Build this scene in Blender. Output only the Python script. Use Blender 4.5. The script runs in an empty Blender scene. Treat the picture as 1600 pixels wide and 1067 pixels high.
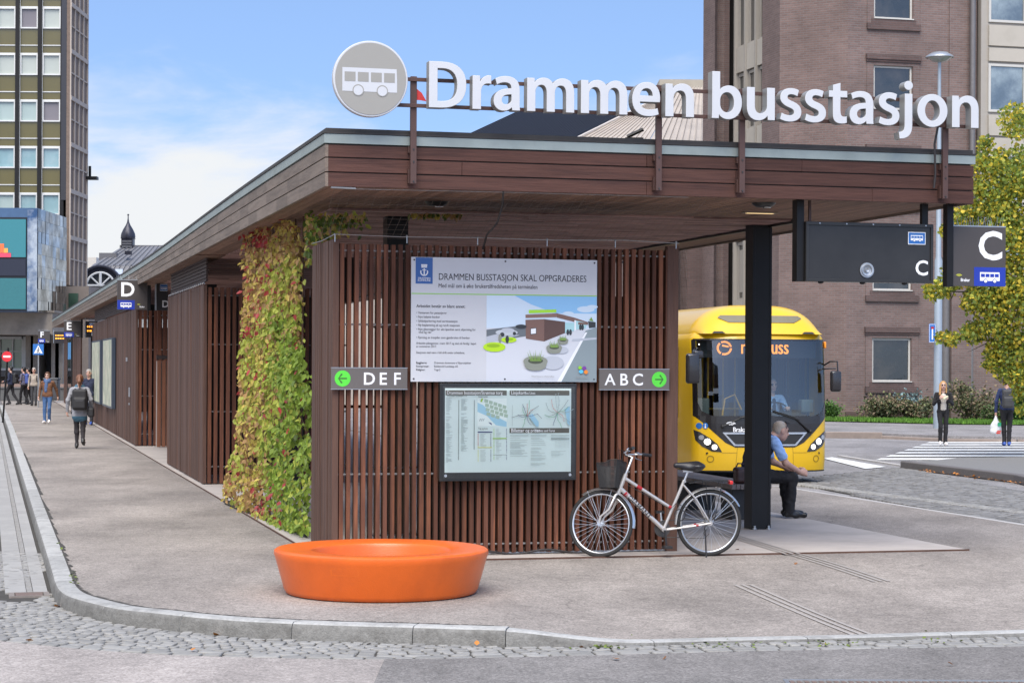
import bpy, bmesh, math, random
import numpy as np
from mathutils import Matrix, Vector, noise as mnoise
R = math.radians
PI = math.pi
sc = bpy.context.scene
col = sc.collection

# ------------------------------------------------------------------ camera, sky, sun, exposure
FPX, PX, PY, ROLL, EYE = 3150.0, 800.0, 569.0, R(0.3), 2.0
cam = bpy.data.objects.new('camera', bpy.data.cameras.new('camera'))
col.objects.link(cam)
cam.location = (0, 0, EYE)
cam.rotation_euler = (PI/2, -ROLL, 0)
cam.data.sensor_width = 36
cam.data.lens = 36*FPX/1600
cam.data.shift_y = (PY-533.5)/1600
cam.data.clip_start = 0.1
cam.data.clip_end = 3000
sc.camera = cam

SUN_EL, SUN_AZ = R(56), R(-8)          # azimuth measured from "behind the camera" towards the left
world = bpy.data.worlds.new('World')
sc.world = world
world.use_nodes = True
def make_sky():
    nt = world.node_tree; N = nt.nodes; L = nt.links
    for n in list(N): N.remove(n)
    out = N.new('ShaderNodeOutputWorld'); bg = N.new('ShaderNodeBackground')
    sky = N.new('ShaderNodeTexSky'); sky.sky_type = 'NISHITA'; sky.sun_disc = False
    sky.sun_elevation = SUN_EL; sky.sun_rotation = R(180)-SUN_AZ
    sky.air_density = 1.0; sky.dust_density = 0.6; sky.ozone_density = 1.6
    tc = N.new('ShaderNodeTexCoord')
    sep = N.new('ShaderNodeSeparateXYZ'); L.new(tc.outputs['Generated'], sep.inputs[0])
    # clouds: noise on the sky direction, stretched along the horizon
    mp = N.new('ShaderNodeMapping'); mp.inputs['Scale'].default_value = (3.0, 3.0, 10.0)
    mp.inputs['Location'].default_value = (0.35, 0.2, 0.1)
    L.new(tc.outputs['Generated'], mp.inputs[0])
    nz = N.new('ShaderNodeTexNoise'); nz.inputs['Scale'].default_value = 2.3
    nz.inputs['Detail'].default_value = 9; nz.inputs['Roughness'].default_value = 0.58
    nz.inputs['Distortion'].default_value = 0.35
    L.new(mp.outputs[0], nz.inputs['Vector'])
    # cover grows towards the horizon
    mr = N.new('ShaderNodeMapRange'); mr.inputs['From Min'].default_value = 0.03
    mr.inputs['From Max'].default_value = 0.165; mr.inputs['To Min'].default_value = 0.36
    mr.inputs['To Max'].default_value = -0.13
    L.new(sep.outputs['Z'], mr.inputs['Value'])
    # and a little towards the left
    mx = N.new('ShaderNodeMath'); mx.operation = 'MULTIPLY_ADD'; mx.inputs[1].default_value = -0.35; 
    L.new(sep.outputs['X'], mx.inputs[0]); L.new(mr.outputs[0], mx.inputs[2])
    ad = N.new('ShaderNodeMath'); ad.operation = 'ADD'
    L.new(nz.outputs['Fac'], ad.inputs[0]); L.new(mx.outputs[0], ad.inputs[1])
    cr = N.new('ShaderNodeMapRange'); cr.interpolation_type = 'SMOOTHSTEP'
    cr.inputs['From Min'].default_value = 0.45; cr.inputs['From Max'].default_value = 0.82
    L.new(ad.outputs[0], cr.inputs['Value'])
    mix = N.new('ShaderNodeMix'); mix.data_type = 'RGBA'
    L.new(cr.outputs[0], mix.inputs['Factor'])
    # read the sky somewhat above the true direction: deeper blue, as through the long lens
    mz = N.new('ShaderNodeVectorMath'); mz.operation = 'MULTIPLY_ADD'; mz.inputs[1].default_value = (1, 1, 1.3); mz.inputs[2].default_value = (0, 0, .28)
    L.new(tc.outputs['Generated'], mz.inputs[0]); L.new(mz.outputs[0], sky.inputs['Vector'])
    hs = N.new('ShaderNodeHueSaturation'); hs.inputs['Saturation'].default_value = 1.0
    hs.inputs['Value'].default_value = SKY_GAIN
    L.new(sky.outputs[0], hs.inputs['Color'])
    L.new(hs.outputs[0], mix.inputs[6])
    mix.inputs[7].default_value = CLOUD
    L.new(mix.outputs[2], bg.inputs['Color'])
    bg.inputs['Strength'].default_value = 0.12
    L.new(bg.outputs[0], out.inputs['Surface'])
SKY_GAIN = 1.32
CLOUD = (3.7, 3.8, 3.9, 1)
make_sky()
sun = bpy.data.objects.new('sun', bpy.data.lights.new('sun', 'SUN'))
col.objects.link(sun)
sun.data.energy = 2.7
sun.data.angle = R(50)
sun.data.color = (1.0, 0.94, 0.85)
_sd = Vector((-math.sin(-SUN_AZ)*math.cos(SUN_EL), -math.cos(SUN_AZ)*math.cos(SUN_EL), math.sin(SUN_EL)))
sun.rotation_euler = _sd.to_track_quat('Z', 'Y').to_euler()
sun.location = (-10, -20, 40)
sc.view_settings.view_transform = 'Standard'
sc.view_settings.look = 'None'
sc.view_settings.exposure = 1.0
sc.view_settings.gamma = 1.0
sc.cycles.max_bounces = 8
sc.cycles.diffuse_bounces = 5
sc.cycles.transparent_max_bounces = 12
sc.cycles.use_denoising = True

# ------------------------------------------------------------------ helpers
_c, _s = math.cos(ROLL), math.sin(ROLL)
def at(px, py, Y):
    """a point of the place seen at photo position (px, py) and standing Y metres ahead"""
    u, v = (px-PX)/FPX, -(py-PY)/FPX
    return Vector(((_c*u - _s*v)*Y, Y, EYE + (_s*u + _c*v)*Y))
def ground(px, py, z=0.0):
    u, v = (px-PX)/FPX, -(py-PY)/FPX
    Z = _s*u + _c*v
    Y = (z-EYE)/Z
    return Vector(((_c*u - _s*v)*Y, Y, z))
def smooth(t, a=0.0, b=1.0):
    t = min(1, max(0, (t-a)/(b-a))); return t*t*(3-2*t)
O = Vector((-1.823, 20.63, 0)); SROT = R(14.61)
Q = Vector((math.cos(SROT), math.sin(SROT), 0)); P = Vector((-math.sin(SROT), math.cos(SROT), 0))
def loc(a, b, z=0.0): return O + Q*a + P*b + Vector((0, 0, z))
def toab(v):
    d = v-O; return d.dot(Q), d.dot(P)
ROAD = -0.12

def hx(h, a=1):
    h = h.lstrip('#'); o = []
    for i in (0, 2, 4):
        c = int(h[i:i+2], 16)/255
        o.append(c/12.92 if c <= .04045 else ((c+.055)/1.055)**2.4)
    return (*o, a)

MATS = {}
def pm(name, c, rough=.6, metal=0, var=.12, scale=6, bump=0, bscale=60, stretch=(1, 1, 1), island=0, c2=None, c2amt=.5,
       c2scale=3, coat=0, emit=0, trans=0, spec=None):
    """procedural surface: colour broken by noise (object coordinates), per-piece variation, fine bump"""
    if name in MATS: return MATS[name]
    if isinstance(c, str): c = hx(c)
    if len(c) == 3: c = (*c, 1)
    m = bpy.data.materials.new(name); m.use_nodes = True; MATS[name] = m
    nt = m.node_tree; N = nt.nodes; L = nt.links; b = N['Principled BSDF']
    b.inputs['Roughness'].default_value = rough; b.inputs['Metallic'].default_value = metal
    if coat: b.inputs['Coat Weight'].default_value = coat; b.inputs['Coat Roughness'].default_value = .08
    if spec is not None: b.inputs['Specular IOR Level'].default_value = spec
    tc = N.new('ShaderNodeTexCoord'); mp = N.new('ShaderNodeMapping'); mp.inputs['Scale'].default_value = stretch
    L.new(tc.outputs['Object'], mp.inputs[0])
    src = None
    rgb = N.new('ShaderNodeRGB'); rgb.outputs[0].default_value = c; src = rgb.outputs[0]
    def mix(fac, A, B, blend='MIX'):
        x = N.new('ShaderNodeMix'); x.data_type = 'RGBA'; x.blend_type = blend
        if isinstance(fac, (int, float)): x.inputs['Factor'].default_value = fac
        else: L.new(fac, x.inputs['Factor'])
        for k, q in ((6, A), (7, B)):
            if isinstance(q, tuple): x.inputs[k].default_value = q
            else: L.new(q, x.inputs[k])
        return x.outputs[2]
    if c2 is not None:
        if isinstance(c2, str): c2 = hx(c2)
        if len(c2) == 3: c2 = (*c2, 1)
        n2 = N.new('ShaderNodeTexNoise'); n2.inputs['Scale'].default_value = c2scale; n2.inputs['Detail'].default_value = 6
        n2.inputs['Roughness'].default_value = .65
        L.new(mp.outputs[0], n2.inputs['Vector'])
        r2 = N.new('ShaderNodeMapRange'); r2.inputs['From Min'].default_value = .62-.3*c2amt; r2.inputs['From Max'].default_value = .78-.2*c2amt
        L.new(n2.outputs['Fac'], r2.inputs['Value'])
        src = mix(r2.outputs[0], src, c2)
    if var:
        n1 = N.new('ShaderNodeTexNoise'); n1.inputs['Scale'].default_value = scale; n1.inputs['Detail'].default_value = 8
        n1.inputs['Roughness'].default_value = .68
        L.new(mp.outputs[0], n1.inputs['Vector'])
        r1 = N.new('ShaderNodeMapRange'); r1.inputs['From Min'].default_value = .25; r1.inputs['From Max'].default_value = .75
        r1.inputs['To Min'].default_value = 1-var; r1.inputs['To Max'].default_value = 1+var
        L.new(n1.outputs['Fac'], r1.inputs['Value'])
        vm = N.new('ShaderNodeVectorMath'); vm.operation = 'SCALE'
        L.new(src, vm.inputs[0]); L.new(r1.outputs[0], vm.inputs['Scale']); src = vm.outputs[0]
    if island:
        g = N.new('ShaderNodeNewGeometry'); r3 = N.new('ShaderNodeMapRange')
        r3.inputs['To Min'].default_value = 1-island; r3.inputs['To Max'].default_value = 1+island
        L.new(g.outputs['Random Per Island'], r3.inputs['Value'])
        vm = N.new('ShaderNodeVectorMath'); vm.operation = 'SCALE'
        L.new(src, vm.inputs[0]); L.new(r3.outputs[0], vm.inputs['Scale']); src = vm.outputs[0]
    L.new(src, b.inputs['Base Color'])
    if emit:
        L.new(src, b.inputs['Emission Color']); b.inputs['Emission Strength'].default_value = emit
    if bump:
        nb = N.new('ShaderNodeTexNoise'); nb.inputs['Scale'].default_value = bscale; nb.inputs['Detail'].default_value = 5
        L.new(mp.outputs[0], nb.inputs['Vector'])
        bp = N.new('ShaderNodeBump'); bp.inputs['Strength'].default_value = bump; bp.inputs['Distance'].default_value = .01
        L.new(nb.outputs['Fac'], bp.inputs['Height']); L.new(bp.outputs[0], b.inputs['Normal'])
    if trans:
        o = N['Material Output']; tr = N.new('ShaderNodeBsdfTranslucent'); L.new(src, tr.inputs['Color'])
        ms = N.new('ShaderNodeMixShader'); ms.inputs[0].default_value = trans
        L.new(b.outputs[0], ms.inputs[1]); L.new(tr.outputs[0], ms.inputs[2]); L.new(ms.outputs[0], o.inputs['Surface'])
    return m

def glass(name, tint=(.6, .68, .68), gloss=.22, rough=.02, base=.5):
    """window glass: see-through tint plus a fresnel mirror"""
    if name in MATS: return MATS[name]
    m = bpy.data.materials.new(name); m.use_nodes = True; MATS[name] = m
    nt = m.node_tree; N = nt.nodes; L = nt.links
    for n in list(N): N.remove(n)
    o = N.new('ShaderNodeOutputMaterial'); t = N.new('ShaderNodeBsdfTransparent'); g = N.new('ShaderNodeBsdfGlossy')
    t.inputs[0].default_value = (*tint, 1); g.inputs['Roughness'].default_value = rough
    lw = N.new('ShaderNodeLayerWeight'); lw.inputs[0].default_value = base
    mr = N.new('ShaderNodeMapRange'); mr.inputs['To Min'].default_value = gloss; mr.inputs['To Max'].default_value = .95
    L.new(lw.outputs['Fresnel'], mr.inputs['Value'])
    x = N.new('ShaderNodeMixShader'); L.new(mr.outputs[0], x.inputs[0]); L.new(t.outputs[0], x.inputs[1]); L.new(g.outputs[0], x.inputs[2])
    L.new(x.outputs[0], o.inputs['Surface'])
    return m

class MB:
    def __init__(s): s.v = []; s.f = []; s.m = []; s.M = Matrix.Identity(4)
    def add(s, vs, fs, mat=0):
        n = len(s.v); M = s.M
        s.v += [tuple(M @ Vector(q)) for q in vs]
        s.f += [tuple(i+n for i in f) for f in fs]; s.m += [mat]*len(fs)
    def box(s, x0, x1, y0, y1, z0, z1, mat=0):
        s.add([(x0,y0,z0),(x1,y0,z0),(x1,y1,z0),(x0,y1,z0),(x0,y0,z1),(x1,y0,z1),(x1,y1,z1),(x0,y1,z1)],
              [(0,3,2,1),(4,5,6,7),(0,1,5,4),(1,2,6,5),(2,3,7,6),(3,0,4,7)], mat)
    def cyl(s, p0, p1, r0, r1=None, n=10, mat=0, caps=True):
        p0, p1 = Vector(p0), Vector(p1); r1 = r0 if r1 is None else r1
        d = (p1-p0).normalized(); a = d.orthogonal().normalized(); b = d.cross(a)
        vs = []
        for p, r in ((p0, r0), (p1, r1)):
            for i in range(n):
                t = 2*PI*i/n; vs.append(p + (a*math.cos(t)+b*math.sin(t))*r)
        fs = [(i, (i+1) % n, n+(i+1) % n, n+i) for i in range(n)]
        if caps: fs += [tuple(reversed(range(n))), tuple(range(n, 2*n))]
        s.add(vs, fs, mat)
    def tube(s, pts, r, n=8, mat=0, closed=False, flat=1.0):
        pts = [Vector(p) for p in pts]; k = len(pts)
        rr = r if isinstance(r, (list, tuple)) else [r]*k
        vs = []; up = None
        for i in range(k):
            if closed: d = pts[(i+1) % k]-pts[i-1]
            else: d = pts[min(i+1, k-1)]-pts[max(i-1, 0)]
            d.normalize()
            if up is None: up = d.orthogonal().normalized()
            up = (up - d*up.dot(d)).normalized(); b = d.cross(up)
            for j in range(n):
                t = 2*PI*j/n; vs.append(pts[i] + (up*math.cos(t)+b*math.sin(t)*flat)*rr[i])
        fs = []
        for i in range(k if closed else k-1):
            i2 = (i+1) % k
            for j in range(n): fs.append((i*n+j, i*n+(j+1) % n, i2*n+(j+1) % n, i2*n+j))
        if not closed: fs += [tuple(reversed(range(n))), tuple((k-1)*n+j for j in range(n))]
        s.add(vs, fs, mat)
    def lathe(s, prof, n=32, c=(0, 0, 0), mat=0, sx=1, sy=1, closed=False):
        vs = []; k = len(prof)
        for r, z in prof:
            for j in range(n):
                t = 2*PI*j/n; vs.append((c[0]+r*sx*math.cos(t), c[1]+r*sy*math.sin(t), c[2]+z))
        fs = []
        for i in range(k if closed else k-1):
            i2 = (i+1) % k
            for j in range(n): fs.append((i*n+j, i*n+(j+1) % n, i2*n+(j+1) % n, i2*n+j))
        s.add(vs, fs, mat)
    def ell(s, c, r, nu=16, nv=10, mat=0):
        vs = [(c[0], c[1], c[2]-r[2])]; 
        for i in range(1, nv):
            p = -PI/2+PI*i/nv
            for j in range(nu):
                t = 2*PI*j/nu; vs.append((c[0]+r[0]*math.cos(p)*math.cos(t), c[1]+r[1]*math.cos(p)*math.sin(t), c[2]+r[2]*math.sin(p)))
        vs.append((c[0], c[1], c[2]+r[2])); e = len(vs)-1
        fs = [(0, 1+(j+1) % nu, 1+j) for j in range(nu)]
        for i in range(nv-2):
            for j in range(nu): fs.append((1+i*nu+j, 1+i*nu+(j+1) % nu, 1+(i+1)*nu+(j+1) % nu, 1+(i+1)*nu+j))
        fs += [(e, 1+(nv-2)*nu+j, 1+(nv-2)*nu+(j+1) % nu) for j in range(nu)]
        s.add(vs, fs, mat)
    def poly(s, pts, mat=0): s.add(pts, [tuple(range(len(pts)))], mat)
    def prism(s, pts, ext, mat=0):
        """polygon of 3-D points pushed along ext"""
        ext = Vector(ext); n = len(pts); pts = [Vector(p) for p in pts]
        s.add(pts+[p+ext for p in pts], [tuple(range(n)), tuple(reversed(range(n, 2*n)))]+[(i, n+i, n+(i+1) % n, (i+1) % n) for i in range(n)], mat)
    def rbox(s, c, h, r, mat=0, n=4, rot=None):
        """rounded box, half sizes h"""
        vs = []; fs = []
        bm = bmesh.new(); bmesh.ops.create_cube(bm, size=2)
        for v in bm.verts: v.co = Vector((v.co.x*h[0], v.co.y*h[1], v.co.z*h[2]))
        bmesh.ops.bevel(bm, geom=bm.edges[:], offset=r, segments=n, affect='EDGES', profile=.5)
        s.addbm(bm, Matrix.Translation(c) @ (rot.to_4x4() if rot is not None else Matrix.Identity(4)), mat)
    def addbm(s, bm, M, mat=0):
        bm.verts.index_update()
        s.add([M @ v.co for v in bm.verts], [tuple(v.index for v in f.verts) for f in bm.faces], mat); bm.free()
    def addmesh(s, me, M, mat=0):
        s.add([M @ v.co for v in me.vertices], [tuple(p.vertices) for p in me.polygons], mat)
    def build(s, name, mats, parent=None, bevel=0, angle=35, fix=False, bseg=2):
        me = bpy.data.meshes.new(name)
        me.from_pydata(s.v, [], s.f)
        if not isinstance(mats, (list, tuple)): mats = [mats]
        for m in mats: me.materials.append(m)
        me.polygons.foreach_set('material_index', s.m)
        if fix:
            bm = bmesh.new(); bm.from_mesh(me); bmesh.ops.recalc_face_normals(bm, faces=bm.faces[:]); bm.to_mesh(me); bm.free()
        me.polygons.foreach_set('use_smooth', [angle > 0]*len(me.polygons))
        if angle > 0: me.set_sharp_from_angle(angle=R(angle))
        me.update()
        o = bpy.data.objects.new(name, me); col.objects.link(o)
        if parent: o.parent = parent
        if bevel:
            b = o.modifiers.new('bevel', 'BEVEL'); b.width = bevel; b.segments = bseg; b.limit_method = 'ANGLE'; b.angle_limit = R(40)
            b.harden_normals = True
        return o

def tag(o, label=None, cat=None, group=None, kind=None):
    if label: o['label'] = label
    if cat: o['category'] = cat
    if group: o['group'] = group
    if kind: o['kind'] = kind
    return o
def thing(name, label, cat, pos=(0, 0, 0), rz=0, group=None):
    o = bpy.data.objects.new(name, None); col.objects.link(o)
    o.empty_display_size = .2
    o.location = pos; o.rotation_euler = (0, 0, rz)
    return tag(o, label, cat, group)
def kids(o): return [c for c in bpy.data.objects if c.parent == o]
def copy_tree(o, parent=None):
    c = o.copy(); col.objects.link(c)
    if parent: c.parent = parent
    for ch in kids(o): copy_tree(ch, c)
    return c

_dg = None
def text_mesh(s, size, offset=0.0, align='LEFT', extrude=0.0, spacing=1.0):
    f = bpy.data.curves.new('t', 'FONT'); f.body = s; f.size = size; f.offset = offset*size; f.extrude = extrude
    f.align_x = align; f.space_character = spacing; f.resolution_u = 3
    o = bpy.data.objects.new('t', f); col.objects.link(o)
    dg = bpy.context.evaluated_depsgraph_get(); dg.update()
    me = bpy.data.meshes.new_from_object(o.evaluated_get(dg))
    bpy.data.objects.remove(o); bpy.data.curves.remove(f)
    return me
def FR(x, y, z):
    """text frame on a face that looks along -y: text x -> +x, text y -> +z"""
    return Matrix(((1, 0, 0, x), (0, 0, -1, y), (0, 1, 0, z), (0, 0, 0, 1)))
def txt(mb, s, size, x, y, z, mat=0, offset=0.0, align='LEFT', extrude=0.0, spacing=1.0, sx=1.0):
    bold = offset and any(c in 'MWNmwnKkAR' for c in s)     # letters whose offset outline folds: print twice instead
    me = text_mesh(s, size, 0 if bold else offset, align, extrude, spacing)
    for q in ((-1, 1) if bold else (0,)):
        mb.addmesh(me, FR(x+q*offset*size*.8, y-(.0001 if q > 0 else 0), z) @ Matrix.Diagonal((sx, 1, 1, 1)), mat)
    bpy.data.meshes.remove(me)
def flat(mb, pts, y, mat=0): mb.poly([(x, y, z) for x, z in pts], mat)
def rect(mb, x0, x1, z0, z1, y, mat=0): mb.poly([(x0, y, z0), (x1, y, z0), (x1, y, z1), (x0, y, z1)], mat)
def disc(mb, x, z, r, y, mat=0, n=28, rz=None):
    rz = rz or r
    mb.poly([(x+r*math.cos(2*PI*i/n), y, z+rz*math.sin(2*PI*i/n)) for i in range(n)], mat)
def ringf(mb, x, z, r0, r1, y, mat=0, n=32):
    vs = [(x+r*math.cos(2*PI*i/n), y, z+r*math.sin(2*PI*i/n)) for r in (r0, r1) for i in range(n)]
    mb.add(vs, [(i, (i+1) % n, n+(i+1) % n, n+i) for i in range(n)], mat)
def bus_icon(mb, x, z, w, y, mw, md):
    """side view of a bus, white with windows in the colour behind it; x, z = lower left of the box"""
    h = w*.40
    pts = [(x, z), (x+w, z), (x+w, z+h*.55), (x+w*.985, z+h), (x, z+h)]
    flat(mb, pts, y, mw)
    for k in range(4): rect(mb, x+w*(.045+k*.235), x+w*(.245+k*.235), z+h*.44, z+h*.82, y-.0015, md)
    for cx in (.28, .74):
        disc(mb, x+w*cx, z, w*.105, y-.0015, md); disc(mb, x+w*cx, z, w*.078, y-.003, mw)

def clip_poly(poly, ax, lo, hi):
    for sgn, lim in ((1, lo), (-1, hi)):
        out = []
        for i in range(len(poly)):
            a, b = poly[i-1], poly[i]
            da, db = sgn*(a[ax]-lim), sgn*(b[ax]-lim)
            if (da < 0) != (db < 0):
                t = da/(da-db); out.append((a[0]+(b[0]-a[0])*t, a[1]+(b[1]-a[1])*t))
            if db >= 0: out.append(b)
        poly = out
        if len(poly) < 3: return []
    return poly
def cells(poly, xs, ys):
    out = []
    for i in range(len(xs)-1):
        c = clip_poly(poly, 0, xs[i], xs[i+1])
        if not c: continue
        for j in range(len(ys)-1):
            d = clip_poly(c, 1, ys[j], ys[j+1])
            if d: out.append(d)
    return out
def frange(a, b, n): return [a+(b-a)*i/n for i in range(n+1)]

# smooth bodies: round primitives blended in a distance field, meshed by surface nets
def surface_nets(d, org, h):
    s = d < 0
    c = np.zeros(tuple(n-1 for n in d.shape), np.int8)
    for i in (0, 1):
        for j in (0, 1):
            for k in (0, 1):
                c += s[i:i+c.shape[0], j:j+c.shape[1], k:k+c.shape[2]]
    act = (c > 0) & (c < 8)
    idx = -np.ones(c.shape, np.int64); I = np.argwhere(act); idx[act] = np.arange(len(I))
    acc = np.zeros((len(I), 3)); cnt = np.zeros(len(I))
    cs = [(i, j, k) for i in (0, 1) for j in (0, 1) for k in (0, 1)]
    for a in cs:
        for b in cs:
            if sum(abs(x-y) for x, y in zip(a, b)) != 1 or a > b: continue
            da = d[I[:, 0]+a[0], I[:, 1]+a[1], I[:, 2]+a[2]]; db = d[I[:, 0]+b[0], I[:, 1]+b[1], I[:, 2]+b[2]]
            x = (da < 0) != (db < 0)
            t = np.where(x, da/np.where(x, da-db, 1), 0)
            pos = np.array(a)[None]+(np.array(b)-np.array(a))[None]*t[:, None]
            acc += pos*x[:, None]; cnt += x
    V = (I+acc/cnt[:, None])*h+np.array(org)
    F = []
    for ax in range(3):
        sl0 = [slice(1, -1)]*3; sl1 = [slice(1, -1)]*3; sl0[ax] = slice(0, -1); sl1[ax] = slice(1, None)
        A, B = s[tuple(sl0)], s[tuple(sl1)]
        E = np.argwhere(A != B); sg = A[A != B]
        off = np.array([1, 1, 1]); off[ax] = 0; E = E+off
        u, w = [q for q in range(3) if q != ax]
        if ax == 1: u, w = w, u
        def ci(du, dw):
            e = E.copy(); e[:, u] += du; e[:, w] += dw
            return idx[e[:, 0], e[:, 1], e[:, 2]]
        q = np.stack([ci(-1, -1), ci(0, -1), ci(0, 0), ci(-1, 0)], 1)
        q[~sg] = q[~sg][:, ::-1]
        F.append(q)
    return V, np.concatenate(F)
def sdf_mesh(name, prims, mats, h=.012, k=.02, parent=None, folds=0, bare=(0, 3, 4)):
    """prims: ('c', p0, p1, r0, r1, mat) tapered capsule; ('e', c, (rx,ry,rz), mat[, 3x3 rot]) ellipsoid; 'b' rounded box (c, half, r, mat[, rot])"""
    pts = []
    for p in prims:
        if p[0] == 'c':
            for q, r in ((p[1], p[3]), (p[2], p[4])): pts += [np.array(q)-r, np.array(q)+r]
        else:
            r = max(p[2])*(1.0 if p[0] == 'e' else 1.5); pts += [np.array(p[1])-r, np.array(p[1])+r]
    pts = np.array(pts, float); lo = pts.min(0)-3*h; hi = pts.max(0)+3*h
    n = np.ceil((hi-lo)/h).astype(int)+1
    D = np.full(n, .3, np.float32); RAW = np.full(n, 9., np.float32); LAB = np.zeros(n, np.int16)
    for p in prims:
        if p[0] == 'c':
            a, b = np.array(p[1], float), np.array(p[2], float); m = max(p[3], p[4])+.06
            blo, bhi = np.minimum(a, b)-m, np.maximum(a, b)+m
        else:
            r = max(p[2])*(1.0 if p[0] == 'e' else 1.5)+.06; blo, bhi = np.array(p[1])-r, np.array(p[1])+r
        i0 = np.maximum(0, ((blo-lo)/h).astype(int)); i1 = np.minimum(n, ((bhi-lo)/h).astype(int)+2)
        g = np.meshgrid(*[lo[q]+h*np.arange(i0[q], i1[q]) for q in range(3)], indexing='ij')
        G = np.stack(g, -1)
        if p[0] == 'c':
            ba = b-a; L2 = max(1e-9, ba.dot(ba))
            t = np.clip(((G-a) @ ba)/L2, 0, 1)
            d = np.linalg.norm(G-a-t[..., None]*ba, axis=-1)-(p[3]+(p[4]-p[3])*t); mt = p[5]
        elif p[0] == 'e':
            X = G-np.array(p[1]); mt = p[3]
            if len(p) > 4: X = X @ np.array(p[4])
            r = np.array(p[2]); k0 = np.linalg.norm(X/r, axis=-1); k1 = np.linalg.norm(X/(r*r), axis=-1)
            d = np.where(k1 > 1e-6, k0*(k0-1)/np.maximum(k1, 1e-6), -r.min())
        else:
            X = G-np.array(p[1]); mt = p[4]
            if len(p) > 5: X = X @ np.array(p[5])
            q = np.abs(X)-(np.array(p[2])-p[3])
            d = np.linalg.norm(np.maximum(q, 0), axis=-1)+np.minimum(q.max(-1), 0)-p[3]
        d = d.astype(np.float32)
        S = tuple(slice(i0[q], i1[q]) for q in range(3))
        o = D[S]; hh = np.clip(.5+.5*(o-d)/k, 0, 1)
        D[S] = o+(d-o)*hh-k*hh*(1-hh)
        lower = d < RAW[S]; RAW[S] = np.where(lower, d, RAW[S]); LAB[S] = np.where(lower, mt, LAB[S])
    V, F = surface_nets(D, lo, h)
    me = bpy.data.meshes.new(name); me.from_pydata(V.tolist(), [], F.tolist())
    for m in mats: me.materials.append(m)
    c = V[F].mean(1); ii = np.clip(np.rint((c-lo)/h).astype(int), 0, n-1)
    me.polygons.foreach_set('material_index', LAB[ii[:, 0], ii[:, 1], ii[:, 2]].astype(np.int32))
    me.polygons.foreach_set('use_smooth', [True]*len(me.polygons)); me.update()
    if folds:       # creases in the cloth
        dress = set()
        for q in me.polygons:
            if q.material_index not in bare: dress.update(q.vertices)
        co = V.copy(); nn = np.zeros(len(V)*3); me.vertex_normals.foreach_get('vector', nn); nn = nn.reshape(-1, 3)
        for i in dress:
            x, y, z = V[i]
            co[i] += nn[i]*folds*(1.1*mnoise.noise(Vector((x*11, y*11, z*7)))+.8*mnoise.noise(Vector((x*16, y*16+5, z*26))))
        me.vertices.foreach_set('co', co.astype(np.float32).ravel())
        me.update()
    o = bpy.data.objects.new(name, me); col.objects.link(o)
    if parent: o.parent = parent
    return o

def leaf_cloud(name, pts, size, mats, parent=None, seed=1, up=.3, shape='leaf', kind=None, jitter=.35, droop=None, leafw=.42):
    """one mesh of many small folded leaves; pts: (position, material index)"""
    rnd = random.Random(seed); V = []; F = []; Mi = []
    for p, mi in pts:
        s = size*(1+rnd.uniform(-jitter, jitter))
        n = Vector((rnd.gauss(0, 1), rnd.gauss(0, 1), rnd.gauss(0, 1)+up)).normalized()
        if droop is not None: n = (n*.75+Vector(droop)).normalized()
        t = n.orthogonal().normalized(); t.rotate(Matrix.Rotation(rnd.uniform(0, 2*PI), 3, n))
        if droop is not None: t = (t*.6+Vector((0, 0, -1))); t = (t-n*t.dot(n)).normalized()
        b = n.cross(t); k = len(V); p = Vector(p)
        w = s*leafw
        V += [p, p+t*s*.35+b*w+n*s*.06, p+t*s*.75+b*w*.7+n*s*.02, p+t*s*1.05-n*s*.06, p+t*s*.75-b*w*.7+n*s*.02, p+t*s*.35-b*w+n*s*.06]
        F += [(k, k+1, k+2, k+3), (k, k+3, k+4, k+5)]; Mi += [mi, mi]
    me = bpy.data.meshes.new(name); me.from_pydata([tuple(v) for v in V], [], F)
    for m in mats: me.materials.append(m)
    me.polygons.foreach_set('material_index', Mi); me.update()
    o = bpy.data.objects.new(name, me); col.objects.link(o)
    if parent: o.parent = parent
    if kind: o['kind'] = kind
    return o
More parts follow.
